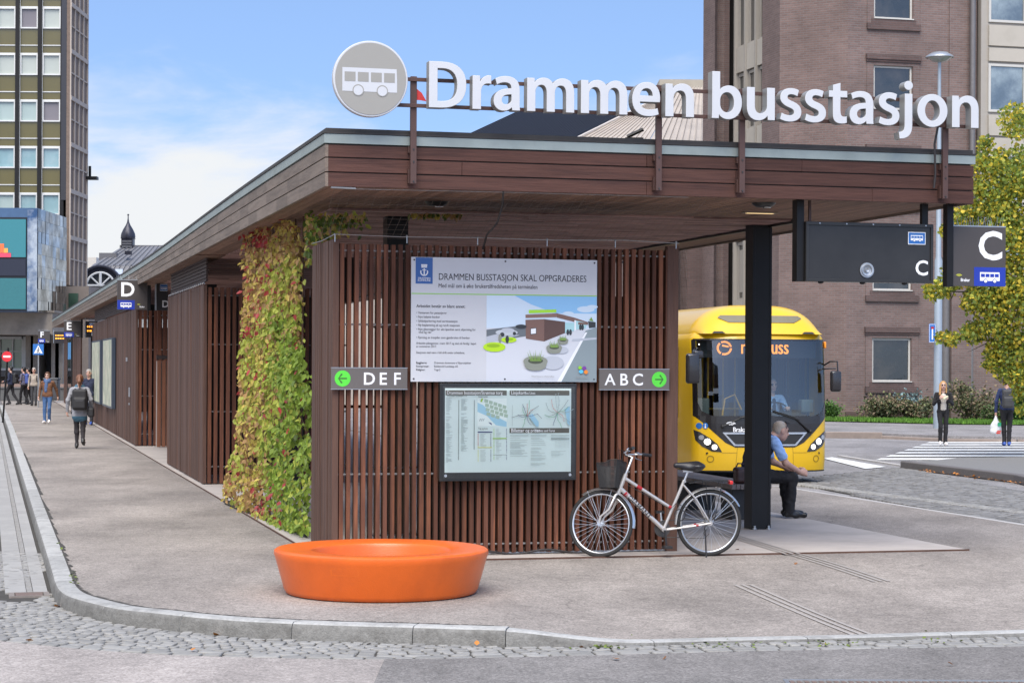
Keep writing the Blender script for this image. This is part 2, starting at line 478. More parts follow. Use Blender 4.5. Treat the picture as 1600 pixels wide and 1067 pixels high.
# ------------------------------------------------------------------ materials of the place
def asphalt(name, c, c2, grain=.5, crack=True):
    m = pm(name, c, .93, var=.16, scale=.7, c2=c2, c2scale=.33, c2amt=.55, bump=.55, bscale=130, spec=.25)
    nt = m.node_tree; N = nt.nodes; L = nt.links; b = N['Principled BSDF']
    src = b.inputs['Base Color'].links[0].from_socket
    tc = N.new('ShaderNodeTexCoord')
    v = N.new('ShaderNodeTexVoronoi'); v.inputs['Scale'].default_value = 75
    L.new(tc.outputs['Object'], v.inputs['Vector'])
    sp = N.new('ShaderNodeSeparateColor'); L.new(v.outputs['Color'], sp.inputs[0])
    mr = N.new('ShaderNodeMapRange'); mr.inputs['To Min'].default_value = 1-grain; mr.inputs['To Max'].default_value = 1+grain
    L.new(sp.outputs[0], mr.inputs['Value'])
    n = N.new('ShaderNodeTexNoise'); n.inputs['Scale'].default_value = 9; n.inputs['Detail'].default_value = 9; n.inputs['Roughness'].default_value = .75
    L.new(tc.outputs['Object'], n.inputs['Vector'])
    m2 = N.new('ShaderNodeMapRange'); m2.inputs['From Min'].default_value = .3; m2.inputs['From Max'].default_value = .7
    m2.inputs['To Min'].default_value = .8; m2.inputs['To Max'].default_value = 1.18
    L.new(n.outputs['Fac'], m2.inputs['Value'])
    mu = N.new('ShaderNodeMath'); mu.operation = 'MULTIPLY'; L.new(mr.outputs[0], mu.inputs[0]); L.new(m2.outputs[0], mu.inputs[1])
    vm = N.new('ShaderNodeVectorMath'); vm.operation = 'SCALE'; L.new(src, vm.inputs[0]); L.new(mu.outputs[0], vm.inputs['Scale'])
    # hairline cracks and dark spots, here and there
    ds = N.new('ShaderNodeTexNoise'); ds.inputs['Scale'].default_value = 1.6; ds.inputs['Detail'].default_value = 6; L.new(tc.outputs['Object'], ds.inputs['Vector'])
    ad = N.new('ShaderNodeVectorMath'); ad.operation = 'MULTIPLY_ADD'; ad.inputs[1].default_value = (.9, .9, 0); L.new(ds.outputs['Color'], ad.inputs[0]); L.new(tc.outputs['Object'], ad.inputs[2])
    cv = N.new('ShaderNodeTexVoronoi'); cv.feature = 'DISTANCE_TO_EDGE'; cv.inputs['Scale'].default_value = .42; L.new(ad.outputs[0], cv.inputs['Vector'])
    ck = N.new('ShaderNodeMapRange'); ck.inputs['From Min'].default_value = .002; ck.inputs['From Max'].default_value = .009; ck.inputs['To Min'].default_value = .68; L.new(cv.outputs['Distance'], ck.inputs['Value'])
    lo = N.new('ShaderNodeTexNoise'); lo.inputs['Scale'].default_value = .55; lo.inputs['Detail'].default_value = 3; L.new(tc.outputs['Object'], lo.inputs['Vector'])
    lm = N.new('ShaderNodeMapRange'); lm.inputs['From Min'].default_value = .54; lm.inputs['From Max'].default_value = .64; L.new(lo.outputs['Fac'], lm.inputs['Value'])
    mxx = N.new('ShaderNodeMix'); mxx.inputs[2].default_value = 1.0; L.new(lm.outputs[0], mxx.inputs[0]); L.new(ck.outputs[0], mxx.inputs[3])
    gv = N.new('ShaderNodeTexVoronoi'); gv.inputs['Scale'].default_value = 2.3; L.new(tc.outputs['Object'], gv.inputs['Vector'])
    gm = N.new('ShaderNodeMapRange'); gm.inputs['From Min'].default_value = .030; gm.inputs['From Max'].default_value = .050; gm.inputs['To Min'].default_value = .66; L.new(gv.outputs['Distance'], gm.inputs['Value'])
    sm_ = N.new('ShaderNodeTexNoise'); sm_.inputs['Scale'].default_value = .9; sm_.inputs['Detail'].default_value = 7; sm_.inputs['Roughness'].default_value = .7
    smp = N.new('ShaderNodeMapping'); smp.inputs['Scale'].default_value = (1.0, .35, 1); smp.inputs['Rotation'].default_value = (0, 0, .6); L.new(tc.outputs['Object'], smp.inputs[0]); L.new(smp.outputs[0], sm_.inputs['Vector'])
    sr = N.new('ShaderNodeMapRange'); sr.inputs['From Min'].default_value = .3; sr.inputs['From Max'].default_value = .66; sr.inputs['To Min'].default_value = .74; sr.inputs['To Max'].default_value = 1.1; L.new(sm_.outputs['Fac'], sr.inputs['Value'])
    last = vm.outputs[0]
    for f in ((mxx.outputs[0] if crack else None), gm.outputs[0], sr.outputs[0]):
        if f is None: continue
        v2 = N.new('ShaderNodeVectorMath'); v2.operation = 'SCALE'; L.new(last, v2.inputs[0]); L.new(f, v2.inputs['Scale']); last = v2.outputs[0]
    L.new(last, b.inputs['Base Color'])
    return m
A_PLAT = asphalt('asphalt_platform', (.30, .266, .238), (.232, .206, .185), .32)
A_ROAD = asphalt('asphalt_road_pinkish', (.345, .308, .284), (.30, .27, .25), .28)
A_DARK = asphalt('asphalt_patch', (.20, .186, .176), (.225, .21, .198), .34)
A_FAR = asphalt('asphalt_far', (.26, .247, .247), (.22, .212, .212), .3)
GRAN = pm('granite_kerb', (.36, .355, .34), .85, var=.2, scale=30, c2=(.24, .235, .225), c2scale=5, bump=.6, bscale=90, island=.1)
GRAN_F = pm('granite_rough_shaded', (.175, .17, .158), .9, var=.3, scale=26, c2=(.12, .115, .105), c2scale=6, bump=.9, bscale=70, island=.1)  # rough kerb front, with shade painted into its darker grey
GRAN_D = pm('granite_dark', (.13, .12, .12), .85, var=.2, scale=20, bump=.5, bscale=60)
COBB = pm('cobble_stone', (.25, .241, .225), .8, var=.16, scale=25, c2=(.23, .225, .215), c2scale=8, bump=.5, bscale=60, island=.17)
COBB_D = pm('cobble_grey', (.17, .165, .16), .8, var=.16, scale=25, bump=.5, bscale=60, island=.25)
JOINT = pm('joint_soil', (.05, .045, .038), .95, var=.3, scale=15)
CONC = pm('concrete_floor', (.46, .41, .37), .85, var=.1, scale=2.5, c2=(.38, .34, .305), c2scale=.8, bump=.25, bscale=60)
CONC_S = pm('concrete_slab', (.31, .30, .285), .85, var=.12, scale=8, bump=.4, bscale=80, island=.07)
PAINT = pm('road_paint', (.66, .66, .64), .75, var=.1, scale=6, c2=(.42, .41, .40), c2scale=7, c2amt=.4)
RUST = pm('rusty_edge', (.09, .045, .03), .85, var=.3, scale=8)
STEEL = pm('steel_dark', (.05, .05, .05), .5, .5, var=.2, scale=9)
def wood(name, c, c2, stretch, rough=.62, island=.16):
    return pm(name, c, rough, var=.26, scale=5, stretch=stretch, island=island, c2=c2, c2scale=2.2, c2amt=.5, bump=.35, bscale=14, spec=.2)
W_FASC = wood('wood_fascia', (.085, .040, .031), (.055, .027, .023), (.5, 5, 9))
W_SIDE = wood('wood_weathered', (.20, .158, .128), (.155, .122, .10), (5, .5, 9))
W_SLAT = wood('wood_slat', (.105, .043, .027), (.205, .078, .040), (6, 6, .5), island=.34)
W_BOARD = wood('wood_board', (.115, .063, .046), (.085, .05, .04), (7, 7, .4), island=.22)
W_SOFF = wood('wood_soffit', (.23, .135, .095), (.17, .10, .07), (7, .6, 3), island=.25)
W_CEIL = wood('wood_ceiling', (.36, .215, .185), (.22, .13, .115), (.6, 7, 3), island=.36)
W_GATE = wood('wood_gate', (.20, .085, .05), (.16, .07, .042), (7, 7, .4), island=.2)
MINT = pm('flashing_metal', (.29, .335, .32), .5, .15, var=.08, scale=2, c2=(.24, .28, .265), c2scale=1.5)
CAPM = pm('roof_cap', (.05, .045, .042), .6, .3, var=.2, scale=4)
BLK = pm('black_steel', (.012, .011, .011), .42, .3, var=.2, scale=5, spec=.4)
BRN = pm('brown_steel', (.085, .045, .037), .5, .2, var=.12, scale=6)
GALV = pm('galvanised', (.42, .44, .46), .42, .75, var=.1, scale=12)
CHROME = pm('bright_metal', (.72, .73, .75), .22, .95, var=.05, scale=8)
WHITE = pm('white_panel', (.60, .61, .63), .5, var=.03, scale=2)
LETT = pm('letter_white', (.52, .53, .55), .42, var=.05, scale=1.2)
LETT_E = pm('letter_edge', (.30, .29, .27), .4, .3, var=.12, scale=3)
SIGNG = pm('sign_grey', (.13, .115, .105), .45, var=.05, scale=3)
SIGNB = pm('sign_black', (.022, .02, .021), .38, var=.12, scale=2)
BLUE = pm('sign_blue', (.012, .035, .33), .4, var=.06, scale=4)
TBLUE = pm('traffic_blue', (.02, .14, .44), .4, var=.05, scale=4)
GREEN = pm('sign_green', (.10, .68, .05), .45, var=.03)
INK = pm('ink', (.028, .026, .03), .6, var=0)
INKG = pm('ink_grey', (.27, .28, .28), .6, var=0)
LWHITE = pm('lettering_white', (.84, .84, .84), .45, var=0)
YEL = pm('bus_yellow', (.72, .43, .010), .28, var=.03, scale=1.2, coat=.5)

# ------------------------------------------------------------------ ground
def structure(o): o['kind'] = 'structure'; return o
mb = MB()
mb.poly([(-700, -30, ROAD-.03), (900, -30, ROAD-.03), (900, 1500, ROAD-.03), (-700, 1500, ROAD-.03)])
structure(mb.build('ground', A_FAR, angle=0))

# kerb line (top, outer edge) taken round the corner of the platform, in metres
KB = [ground(x, y, -.004) for x, y in ((-10, 618), (12, 668), (41, 765), (64, 840), (79, 890), (84, 908), (91, 921), (106, 931), (140, 941), (185, 951),
      (250, 958), (317, 965), (400, 971), (515, 976), (620, 979), (715, 982), (790, 984))]
k0 = toab(KB[1])[0]
KB[0] = loc(k0-.05, 75)
KR = [ground(x, y, ROAD+.015) for x, y in ((880, 1005), (985, 1004), (1150, 1000), (1300, 997), (1450, 993), (1600, 989), (1760, 984))]
def spline(pts, n):
    out = []
    for i in range(len(pts)-1):
        p0, p1, p2, p3 = pts[max(0, i-1)], pts[i], pts[i+1], pts[min(len(pts)-1, i+2)]
        for k in range(n):
            t = k/n
            out.append(.5*((2*p1)+(p2-p0)*t+(2*p0-5*p1+4*p2-p3)*t*t+(3*p1-p0-3*p2+p3)*t*t*t))
    return out+[pts[-1]]
kerb_outer = KB[:2]+spline(KB[1:], 4)[1:]
def zplat(X, Y):
    w = smooth(X, -.25, 1.0)
    yb = 20.63 + (X+1.8)*.26 - .55
    return -.106*w*smooth((yb-Y)/(yb-15.4))
def offset(pts, d):
    out = []
    for i in range(len(pts)):
        t = (pts[min(i+1, len(pts)-1)]-pts[max(i-1, 0)]); t.z = 0; t.normalize()
        out.append(pts[i]+Vector((-t.y, t.x, 0))*d)
    return out
KW = .17
kerb_in = offset(kerb_outer, KW)
ro = spline([kerb_outer[-1]]+KR, 4); ri = offset(ro, .15); ri[0] = kerb_in[-1].copy(); right_in = ri[1:]
# platform surface
poly = [(p.x, p.y) for p in offset(kerb_outer, KW-.02)]+[(p.x, p.y) for p in offset(ro, .13)[1:]]
ra, rb = 9.25, 10.8
for a, b in ((ra, 2), (ra, rb), (7.3, 13.5), (7.3, 95)): 
    q = loc(a, b); poly.append((q.x, q.y))
q = loc(k0-.05+KW, 95); poly.append((q.x, q.y))
ys = frange(14, 22, 20)+[30, 45, 80, 130]; xs = [-40, -12]+frange(-6, 10, 32)+[20]
mb = MB()
for c in cells(poly, xs, ys): mb.poly([(x, y, zplat(x, y)) for x, y in c])
structure(mb.build('platform_paving', A_PLAT, angle=0))
# kerb stones: granite lengths with rounded top edge
def kerb_run(outer, inner, mat, name, ztop, zbot, joints):
    mb = MB(); L = 0; seg = []
    cur = 0; d = 0; start = 0
    def emit(i0, i1):
        n = i1-i0+1; prof = []
        for i in range(i0, i1+1):
            o, q = outer[i], inner[i]; e = (o-q); e.z = 0; e.normalize(); zt = ztop(i); r = min(.035, max(.004, (zt-zbot)*.4))
            t = (outer[min(i+1, len(outer)-1)]-outer[max(i-1, 0)]).normalized()
            sh = t*.004*(1 if i == i0 else -1 if i == i1 else 0)
            o = o+sh; q = q+sh
            prof.append([(q.x, q.y, zbot-.05), (q.x, q.y, zt), (o.x-e.x*r*1.3, o.y-e.y*r*1.3, zt), (o.x-e.x*r*.35, o.y-e.y*r*.35, zt-r*.35), (o.x+e.x*.004, o.y+e.y*.004, zt-r*1.2), (o.x+e.x*.018, o.y+e.y*.018, zbot-.05)])
        vs = [v for p in prof for v in p]; fs = []
        for a in range(n-1):
            for b in range(5): fs.append((a*6+b, a*6+b+1, (a+1)*6+b+1, (a+1)*6+b))
        fs += [tuple(range(6)), tuple(reversed(range((n-1)*6, n*6)))]
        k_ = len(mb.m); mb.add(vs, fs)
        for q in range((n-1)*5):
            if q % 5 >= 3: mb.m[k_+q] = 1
    i0 = 0
    for i in range(1, len(outer)):
        d += (outer[i]-outer[i-1]).length
        if d > joints or i == len(outer)-1:
            emit(i0, i); i0 = i; d = 0
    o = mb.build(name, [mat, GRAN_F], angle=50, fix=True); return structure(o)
# resample the straight far part
ko = [kerb_outer[0]+(kerb_outer[1]-kerb_outer[0])*(i/60) for i in range(60)]+kerb_outer[1:]
ki = offset(ko, KW)
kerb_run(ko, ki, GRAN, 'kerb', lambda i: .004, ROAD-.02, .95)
rz = lambda i: zplat(ri[i].x, ri[i].y)+.006
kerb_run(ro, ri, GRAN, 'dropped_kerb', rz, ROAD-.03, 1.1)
# soil and moss line inside the kerb
mb = MB(); rnd = random.Random(5)
for i in range(0, len(ki)-1):
    n = 3
    for k in range(n):
        t = k/n; p = ki[i].lerp(ki[i+1], t)
        if p.y > 45: continue
        w = rnd.uniform(.015, .06); e = (ki[i]-ko[i]); e.z = 0; e.normalize(); d = (ki[i+1]-ki[i])*(1/n)*1.05
        a = p; b = p+d
        mb.poly([(a.x, a.y, zplat(a.x, a.y)+.005), (b.x, b.y, zplat(b.x, b.y)+.005), (b.x+e.x*w, b.y+e.y*w, zplat(b.x, b.y)+.006), (a.x+e.x*w*.6, a.y+e.y*w*.6, zplat(a.x, a.y)+.006)])
structure(mb.build('soil_line', JOINT, angle=0))

# front road with a darker patch, cobbled gutter between road and kerb
gut = [ground(x, y, ROAD) for x, y in ((-400, 965), (-100, 990), (0, 1000), (120, 1012), (250, 1021), (400, 1026), (600, 1029), (800, 1026), (1000, 1021), (1300, 1014), (1600, 1009), (1900, 1003))]
gut = spline(gut, 3)
near = [(p.x, p.y) for p in gut]
mb = MB(); mb.poly([(near[0][0], 2, ROAD-.004)]+[(14, 2, ROAD-.004)]+[(x, y, ROAD-.004) for x, y in reversed(near)])
structure(mb.build('road', A_ROAD, angle=0))
xs_ = ground(600, 1030, ROAD).x
pp = [(xs_, 2), (14, 2)]+[(x, y-.004) for x, y in reversed(near) if x > xs_+.05]
y_at = [y for x, y in near if x > xs_+.05][0]
mb = MB(); mb.poly([(x, y, ROAD) for x, y in pp]+[(xs_, y_at-.004, ROAD)])
structure(mb.build('road_patch', A_DARK, angle=0))
# cobbles
def cobble(mb, cx, cy, w, h, ang, z, rnd, H=.04):
    n = 8; vs = []
    ca, sa = math.cos(ang), math.sin(ang)
    base = [(-1, -.7), (-.7, -1), (.7, -1), (1, -.7), (1, .7), (.7, 1), (-.7, 1), (-1, .7)]
    dz = rnd.uniform(-.0035, .0035); tx, ty = rnd.uniform(-.003, .003), rnd.uniform(-.003, .003)
    for sc_, zz in ((1.0, -H), (1.0, -.008), (.96, -.002), (.88, .0)):
        for x, y in base:
            rndj = 1+rnd.uniform(-.05, .05) if zz == -H else 1
            X, Y = x*w*sc_, y*h*sc_
            vs.append((cx+X*ca-Y*sa, cy+X*sa+Y*ca, z+zz+dz+tx*x+ty*y))
    fs = []
    for i in range(3):
        for j in range(n): fs.append((i*n+j, i*n+(j+1) % n, (i+1)*n+(j+1) % n, (i+1)*n+j))
    fs.append(tuple(range(3*n, 4*n)))
    mb.add(vs, fs)
ko_xy = [(p.x, p.y) for p in ko]; ro_xy = [(p.x, p.y) for p in ro]
edge = [(p.x, p.y) for p in ko if p.y < 19]+[(p.x, p.y) for p in ro[1:]]
def interp(line, X):
    for i in range(len(line)-1):
        x0, y0 = line[i]; x1, y1 = line[i+1]
        if min(x0, x1) <= X <= max(x0, x1) and abs(x1-x0) > 1e-6: return y0+(y1-y0)*(X-x0)/(x1-x0)
    return None
front_edge = [e for e in edge if e[0] > -4.25]
mb = MB(); rnd = random.Random(11)
drain_end = ground(8, 938, ROAD).y
X = -9.0
rows = {}
gx0 = -8.5
x = gx0
def top_at(X):
    if X < front_edge[0][0]-.02: return drain_end if X > -4.75 else 24.0
    return interp(edge[[i for i, e in enumerate(edge) if e[0] == front_edge[0][0]][0]:], X)
# rows follow the gutter edge
row = 0; off = 0.0
while off < 6.2:
    hrow = rnd.uniform(.105, .13) if off < .24 else rnd.uniform(.085, .11); 
    x = gx0+rnd.uniform(0, .2)
    while x < 9.0:
        w = rnd.uniform(.12, .24) if off < .24 else rnd.uniform(.085, .135)
        cx = x+w/2
        y0 = interp(near, cx); t = top_at(cx)
        if y0 is not None and t is not None:
            # blend row direction: follow the gutter
            cy = y0+.012+off+hrow/2+(rnd.uniform(-.012, .012) if off > .1 else 0)
            if cy+hrow*.25 < t-.012:
                ang = rnd.uniform(-.09, .09)+math.atan2((interp(near, cx+.1) or y0)-(interp(near, cx-.1) or y0), .2)
                cobble(mb, cx, cy, w/2-.0085, hrow/2-.0065, ang, ROAD, rnd)
        x += w
    off += hrow; row += 1
structure(mb.build('cobbled_gutter', COBB, angle=50))
mb = MB(); mb.poly([(x, y, ROAD-.013) for x, y in near]+[(12, 20, ROAD-.013), (-1, 20, ROAD-.013), (-9, 26, ROAD-.013)])
structure(mb.build('gutter_bed', JOINT, angle=0))
# moss tufts in the joints at the right, fallen leaves
MOSS = pm('moss', (.12, .16, .03), .9, var=.4, scale=20)
pts = []; rnd = random.Random(8)
for _ in range(520):
    t = rnd.random(); px = 800+rnd.betavariate(1.4, 2)*800; g = ground(px, 1003+rnd.uniform(-6, 13)-(px-800)*.014, ROAD)
    if rnd.random() < .5+.5*math.sin(px*.035): pts.append((g+Vector((0, 0, .003)), 0))
for i in range(500):
    k = rnd.randrange(60, len(ki)-20); p = ki[k].lerp(ki[k+1], rnd.random())
    if math.sin(p.y*2.1)+math.sin(p.y*.7) > .6 and p.y > 17: pts.append((p+Vector((rnd.uniform(-.02, .04), 0, .004)), 0))
leaf_cloud('moss_growth', pts, .028, [MOSS], seed=3, up=2.5, kind='stuff')
AUT = [pm('leaf_litter_orange', (.45, .17, .03), .8, var=.3, scale=9), pm('leaf_litter_brown', (.22, .10, .04), .8, var=.3, scale=9)]
pts = []
for px, py in ((415, 1003), (92, 948), (253, 979), (340, 992), (300, 1018), (182, 950), (205, 939), (85, 925), (580, 1006), (962, 1030), (1040, 1030), (1490, 1041), (745, 1010), (430, 990), (1285, 1008), (40, 1001), (905, 1012)):
    pts.append((ground(px, py, ROAD)+Vector((0, 0, .012)), rnd.randrange(2)))
for _ in range(200):
    px = rnd.uniform(1430, 1640); g = ground(px, 728+(px-1430)*.13+rnd.uniform(0, 7), ROAD); pts.append((g+Vector((0, 0, .01)), rnd.randrange(2)))
for px, py in ((1205, 862), (1155, 860), (455, 690), (1245, 880), (330, 760), (1165, 859)): pts.append((ground(px, py)+Vector((0, 0, .012)), 1))
leaf_cloud('fallen_leaves', pts, .055, AUT, seed=4, up=3, kind='stuff')

# slotted drain channel beside the left kerb
mb = MB(); 
dl, dr = toab(ground(8, 935, ROAD))[0], toab(ground(84, 930, ROAD))[0]
k_in = k0-.06
b = toab(ground(45, 925, ROAD))[1]; first = b; mid = (dl+dr)/2+.01
sl = []
while b < 70:
    L = .58
    for a0, a1 in ((dl, mid-.028), (mid+.028, k_in-.012)):
        p = [loc(a0+.004, b+.004), loc(a1-.004, b+.004), loc(a1-.004, b+L-.006), loc(a0+.004, b+L-.006)]
        mb.prism([(q.x, q.y, ROAD+.002) for q in p], (0, 0, -.05))
    n = 5
    for k in range(n):
        bb = b+L*k/n
        p = [loc(mid-.026, bb), loc(mid+.026, bb), loc(mid+.026, bb+L/n*.45), loc(mid-.026, bb+L/n*.45)]
        mb.prism([(q.x, q.y, ROAD-.002) for q in p], (0, 0, -.05))
    b += L
o = structure(mb.build('drain_channel', CONC_S, angle=0))
mb = MB(); p = [loc(dl-3, first-.2), loc(k_in+.05, first-.2), loc(k_in+.05, 75), loc(dl-3, 75)]
mb.poly([(q.x, q.y, ROAD-.012) for q in p]); structure(mb.build('drain_bed', JOINT, angle=0))
p = [loc(dl-9, first+.3), loc(dl-.04, first+.3), loc(dl-.04, 75), loc(dl-9, 75)]
mb = MB(); mb.poly([(q.x, q.y, ROAD-.006) for q in p]); structure(mb.build('bus_lane', A_FAR, angle=0))
# iron grate closing the channel
g = thing('drain_grate', 'small rusty iron drain grate at the near end of the slotted concrete channel', 'drain grate', loc((dl+dr)/2, first-.165, ROAD), SROT)
hw = (k_in-.04-dl)/2
mb = MB()
for x0, x1, y0, y1 in ((-hw, hw, -.16, -.135), (-hw, hw, .135, .16), (-hw, -hw+.05, -.135, .135), (hw-.05, hw, -.135, .135)): mb.box(x0, x1, y0, y1, -.03, .004)
mb.build('grate_frame', pm('rusty_frame', (.22, .19, .17), .8, .2, var=.2, scale=15), g)
mb = MB()
for k in range(11): x = -hw+.07+k*(2*hw-.14)/10; mb.box(x-.011, x+.011, -.134, .134, -.025, .002)
mb.build('bar', pm('rusty_iron', (.18, .13, .11), .8, .3, var=.25, scale=20), g)
# grate in the road at the lower right
q = ground(1440, 1066, ROAD)
g = thing('road_grate', 'large rusty iron grate in the asphalt at the lower right', 'drain grate', (q.x, q.y-.03, ROAD), 0)
mb = MB(); W = .92
for x0, x1, y0, y1 in ((-W, W, .10, .125), (-W, W, -.5, -.475), (-W, -W+.03, -.475, .10), (W-.03, W, -.475, .10)): mb.box(x0, x1, y0, y1, -.03, .006)
mb.build('grate_frame', GALV, g)
mb = MB()
for k in range(36):
    x = -W+.05+k*(2*W-.1)/35
    for j in range(5): mb.box(x-.014, x+.014, -.45+j*.11, -.37+j*.11, -.03, .004)
mb.build('bar', MATS['rusty_iron'], g)

# concrete floor of the station with a rusty steel edge
mb = MB(); zt = .012
for (a0, a1, b0, b1) in [(-.12, 6.9, -.45, 1.7)]+[(-.12, 6.9, 1.708+i*4, 1.7+(i+1)*4) for i in range(22)]:
    p = [loc(a0, b0), loc(a1, b0), loc(a1, b1), loc(a0, b1)]
    mb.prism([(q.x, q.y, zt) for q in p], (0, 0, -.13))
structure(mb.build('station_floor', CONC, angle=0, fix=True))
mb = MB()
for a0, a1, b0, b1 in ((-.135, 6.915, -.465, -.452), (-.135, -.122, -.45, 85)):
    p = [loc(a0, b0), loc(a1, b0), loc(a1, b1), loc(a0, b1)]
    mb.prism([(q.x, q.y, zt+.006) for q in p], (0, 0, -.13))
structure(mb.build('floor_edge', RUST, angle=0, fix=True))
# tactile guide rails set in the paving, two inlaid runs
RAIL = pm('guide_rail', (.335, .305, .28), .7, .0, var=.1)
mb = MB()
def rails(p0, p1, z0, n=3, w=.035, gap=.075):
    d = (p1-p0); d.z = 0; e = Vector((-d.y, d.x, 0)).normalized()
    for k in range(n):
        o_ = e*(k-(n-1)/2)*gap; m_ = 14
        for i in range(m_):
            a, b = p0+d*(i/m_)+o_, p0+d*((i+1)/m_)+o_
            zz = [max(zplat(q.x, q.y), z0)+.006 for q in (a, b)]
            mb.poly([(a.x-e.x*w/2, a.y-e.y*w/2, zz[0]), (b.x-e.x*w/2, b.y-e.y*w/2, zz[1]), (b.x+e.x*w/2, b.y+e.y*w/2, zz[1]), (a.x+e.x*w/2, a.y+e.y*w/2, zz[0])][::-1])
rails(ground(1160, 912, -.03), ground(1350, 986, -.07), -9)
rails(ground(1130, 833, .012), ground(1240, 866, .012), .012)
rails(ground(1243, 867, -.005), ground(1378, 906, -.02), -9)
structure(mb.build('guide_strip', RAIL, angle=0, fix=True))
# white kerb line at the far side of the platform
mb = MB()
for (a, b), (a2, b2) in (((ra, 2), (ra, rb)), ((ra, rb), (7.3, 13.5)), ((7.3, 13.5), (7.3, 95))):
    p, q = loc(a, b), loc(a2, b2); e = (q-p).normalized(); e = Vector((e.y, -e.x, 0))*.09
    mb.prism([(p.x, p.y, .003), (q.x, q.y, .003), (q.x+e.x, q.y+e.y, .003), (p.x+e.x, p.y+e.y, .003)], (0, 0, -.15))
structure(mb.build('platform_kerb', pm('kerb_pale', (.45, .43, .41), .8, var=.15, scale=8), angle=0, fix=True))
# bus road behind, cobbled band, markings, zebra, far kerb and pavement
def fill(name, pts, z, mat):
    mb = MB(); mb.poly([(q.x, q.y, z) for q in pts]); o = mb.build(name, mat, angle=0)
    if o.data.polygons[0].normal.z < 0: o.data.flip_normals()
    return structure(o)
G = lambda x, y: ground(x, y, ROAD)
mb = MB(); rnd = random.Random(21)
bm_ = [G(1230, 752), G(1290, 741), G(1420, 728), G(1440, 735), G(1640, 775), G(1760, 800), G(1760, 845), G(1500, 803)]
fill('cobble_bed', bm_, ROAD-.018, JOINT)
bp = [(q.x, q.y) for q in bm_]
d0 = (G(1600, 800)-G(1290, 750)).normalized(); e0 = Vector((-d0.y, d0.x, 0))
def inside(p, poly):
    c = False
    for i in range(len(poly)):
        (x0, y0), (x1, y1) = poly[i-1], poly[i]
        if (y0 > p[1]) != (y1 > p[1]) and p[0] < (x1-x0)*(p[1]-y0)/(y1-y0)+x0: c = not c
    return c
o_ = G(1450, 770)
for i in range(-75, 75):
    for j in range(-75, 75):
        p = o_+d0*(i*.17+(j % 2)*.085)+e0*(j*.17)
        if inside((p.x, p.y), bp): cobble(mb, p.x, p.y, .075+rnd.uniform(-.008, .008), .074, math.atan2(d0.y, d0.x)+rnd.uniform(-.12, .12), ROAD-.004, rnd)
structure(mb.build('cobbled_area', COBB_D, angle=50))
mb = MB()
l0, l1 = G(1250, 752), G(1640, 800)
dd = (l1-l0); ee = Vector((-dd.y, dd.x, 0)).normalized(); nn = 70
for i in range(nn):
    for k in range(2):
        p = l0+dd*((i+.5)/nn)+ee*(k*.17-.45)
        cobble(mb, p.x, p.y, dd.length/nn/2-.008, .075, math.atan2(dd.y, dd.x)+rnd.uniform(-.05, .05), ROAD+.004, rnd)
structure(mb.build('cobble_row', COBB, angle=50))
fill('road_marking', [G(1287, 715), G(1300, 713), G(1385, 728), G(1352, 731)], ROAD-.014, PAINT)
mb = MB()
yrows = [(717.5, 714.6), (712.4, 709.6), (707.4, 704.9), (702.9, 700.5), (698.7, 696.5), (694.8, 692.8), (691.3, 689.4)]
for y0, y1 in yrows:
    f = lambda y: 1368+(717.5-y)*3.0
    a, b, c, d = G(f(y0), y0), G(1900, y0-.5), G(1900, y1-.5), G(f(y1), y1)
    mb.poly([(q.x, q.y, ROAD-.014) for q in (a, b, c, d)])
o = structure(mb.build('zebra_crossing', PAINT, angle=0))
mb = MB()
for x0, y0, x1, y1 in ((1308, 711, 1420, 728.5),):
    p, q = G(x0, y0), G(x1, y1); e = (q-p).normalized(); e = Vector((-e.y, e.x, 0))*.12
    mb.prism([(p.x, p.y, ROAD), (q.x, q.y, ROAD), (q.x+e.x, q.y+e.y, ROAD), (p.x+e.x, p.y+e.y, ROAD)], (0, 0, -.05))
structure(mb.build('kerb_line', MATS['kerb_pale'], angle=0, fix=True))
# dark kerbed traffic island on the right
isl = [G(1420, 730), G(1500, 722), G(1760, 718), G(1760, 790), G(1600, 752)]
mb = MB(); mb.prism([(q.x, q.y, ROAD+.10) for q in isl], (0, 0, -.13)); structure(mb.build('traffic_island', COBB_D, angle=0, fix=True))
mb = MB()
for k in range(2):
    p, q = (isl[0], isl[4]) if k == 0 else (isl[4], isl[3])
    e = (q-p).normalized(); e = Vector((e.y, -e.x, 0))*.2
    mb.prism([(p.x, p.y, ROAD+.14), (q.x, q.y, ROAD+.14), (q.x+e.x, q.y+e.y, ROAD+.14), (p.x+e.x, p.y+e.y, ROAD+.14)], (0, 0, -.17))
structure(mb.build('island_kerb', GRAN_D, angle=0, fix=True, bevel=.03))
# far pavement and its kerb, grass verge
fk = [G(1150, 677), G(1290, 682.5), G(1380, 683.5), G(1480, 688), G(1700, 690.5), G(2100, 693)]
gv = [G(1150, 660), G(1290, 664.5), G(1480, 669), G(1700, 672), G(2100, 676)]
mb = MB()
mb.prism([(q.x, q.y, ROAD+.13) for q in fk]+[(q.x, q.y, ROAD+.13) for q in reversed([G(1100, 600), G(2100, 600)])], (0, 0, -.15))
structure(mb.build('far_pavement', A_FAR, angle=0, fix=True))
mb = MB()
for i in range(len(fk)-1):
    p, q = fk[i], fk[i+1]; n = max(1, int((q-p).length/1.6))
    for k in range(n):
        a, b = p.lerp(q, k/n), p.lerp(q, (k+.985)/n); e = (q-p).normalized(); e = Vector((e.y, -e.x, 0))*.16
        zt = ROAD+(.16 if i < 2 else .06)
        mb.prism([(a.x, a.y, zt), (b.x, b.y, zt), (b.x+e.x, b.y+e.y, zt), (a.x+e.x, a.y+e.y, zt)], (0, 0, -.2))
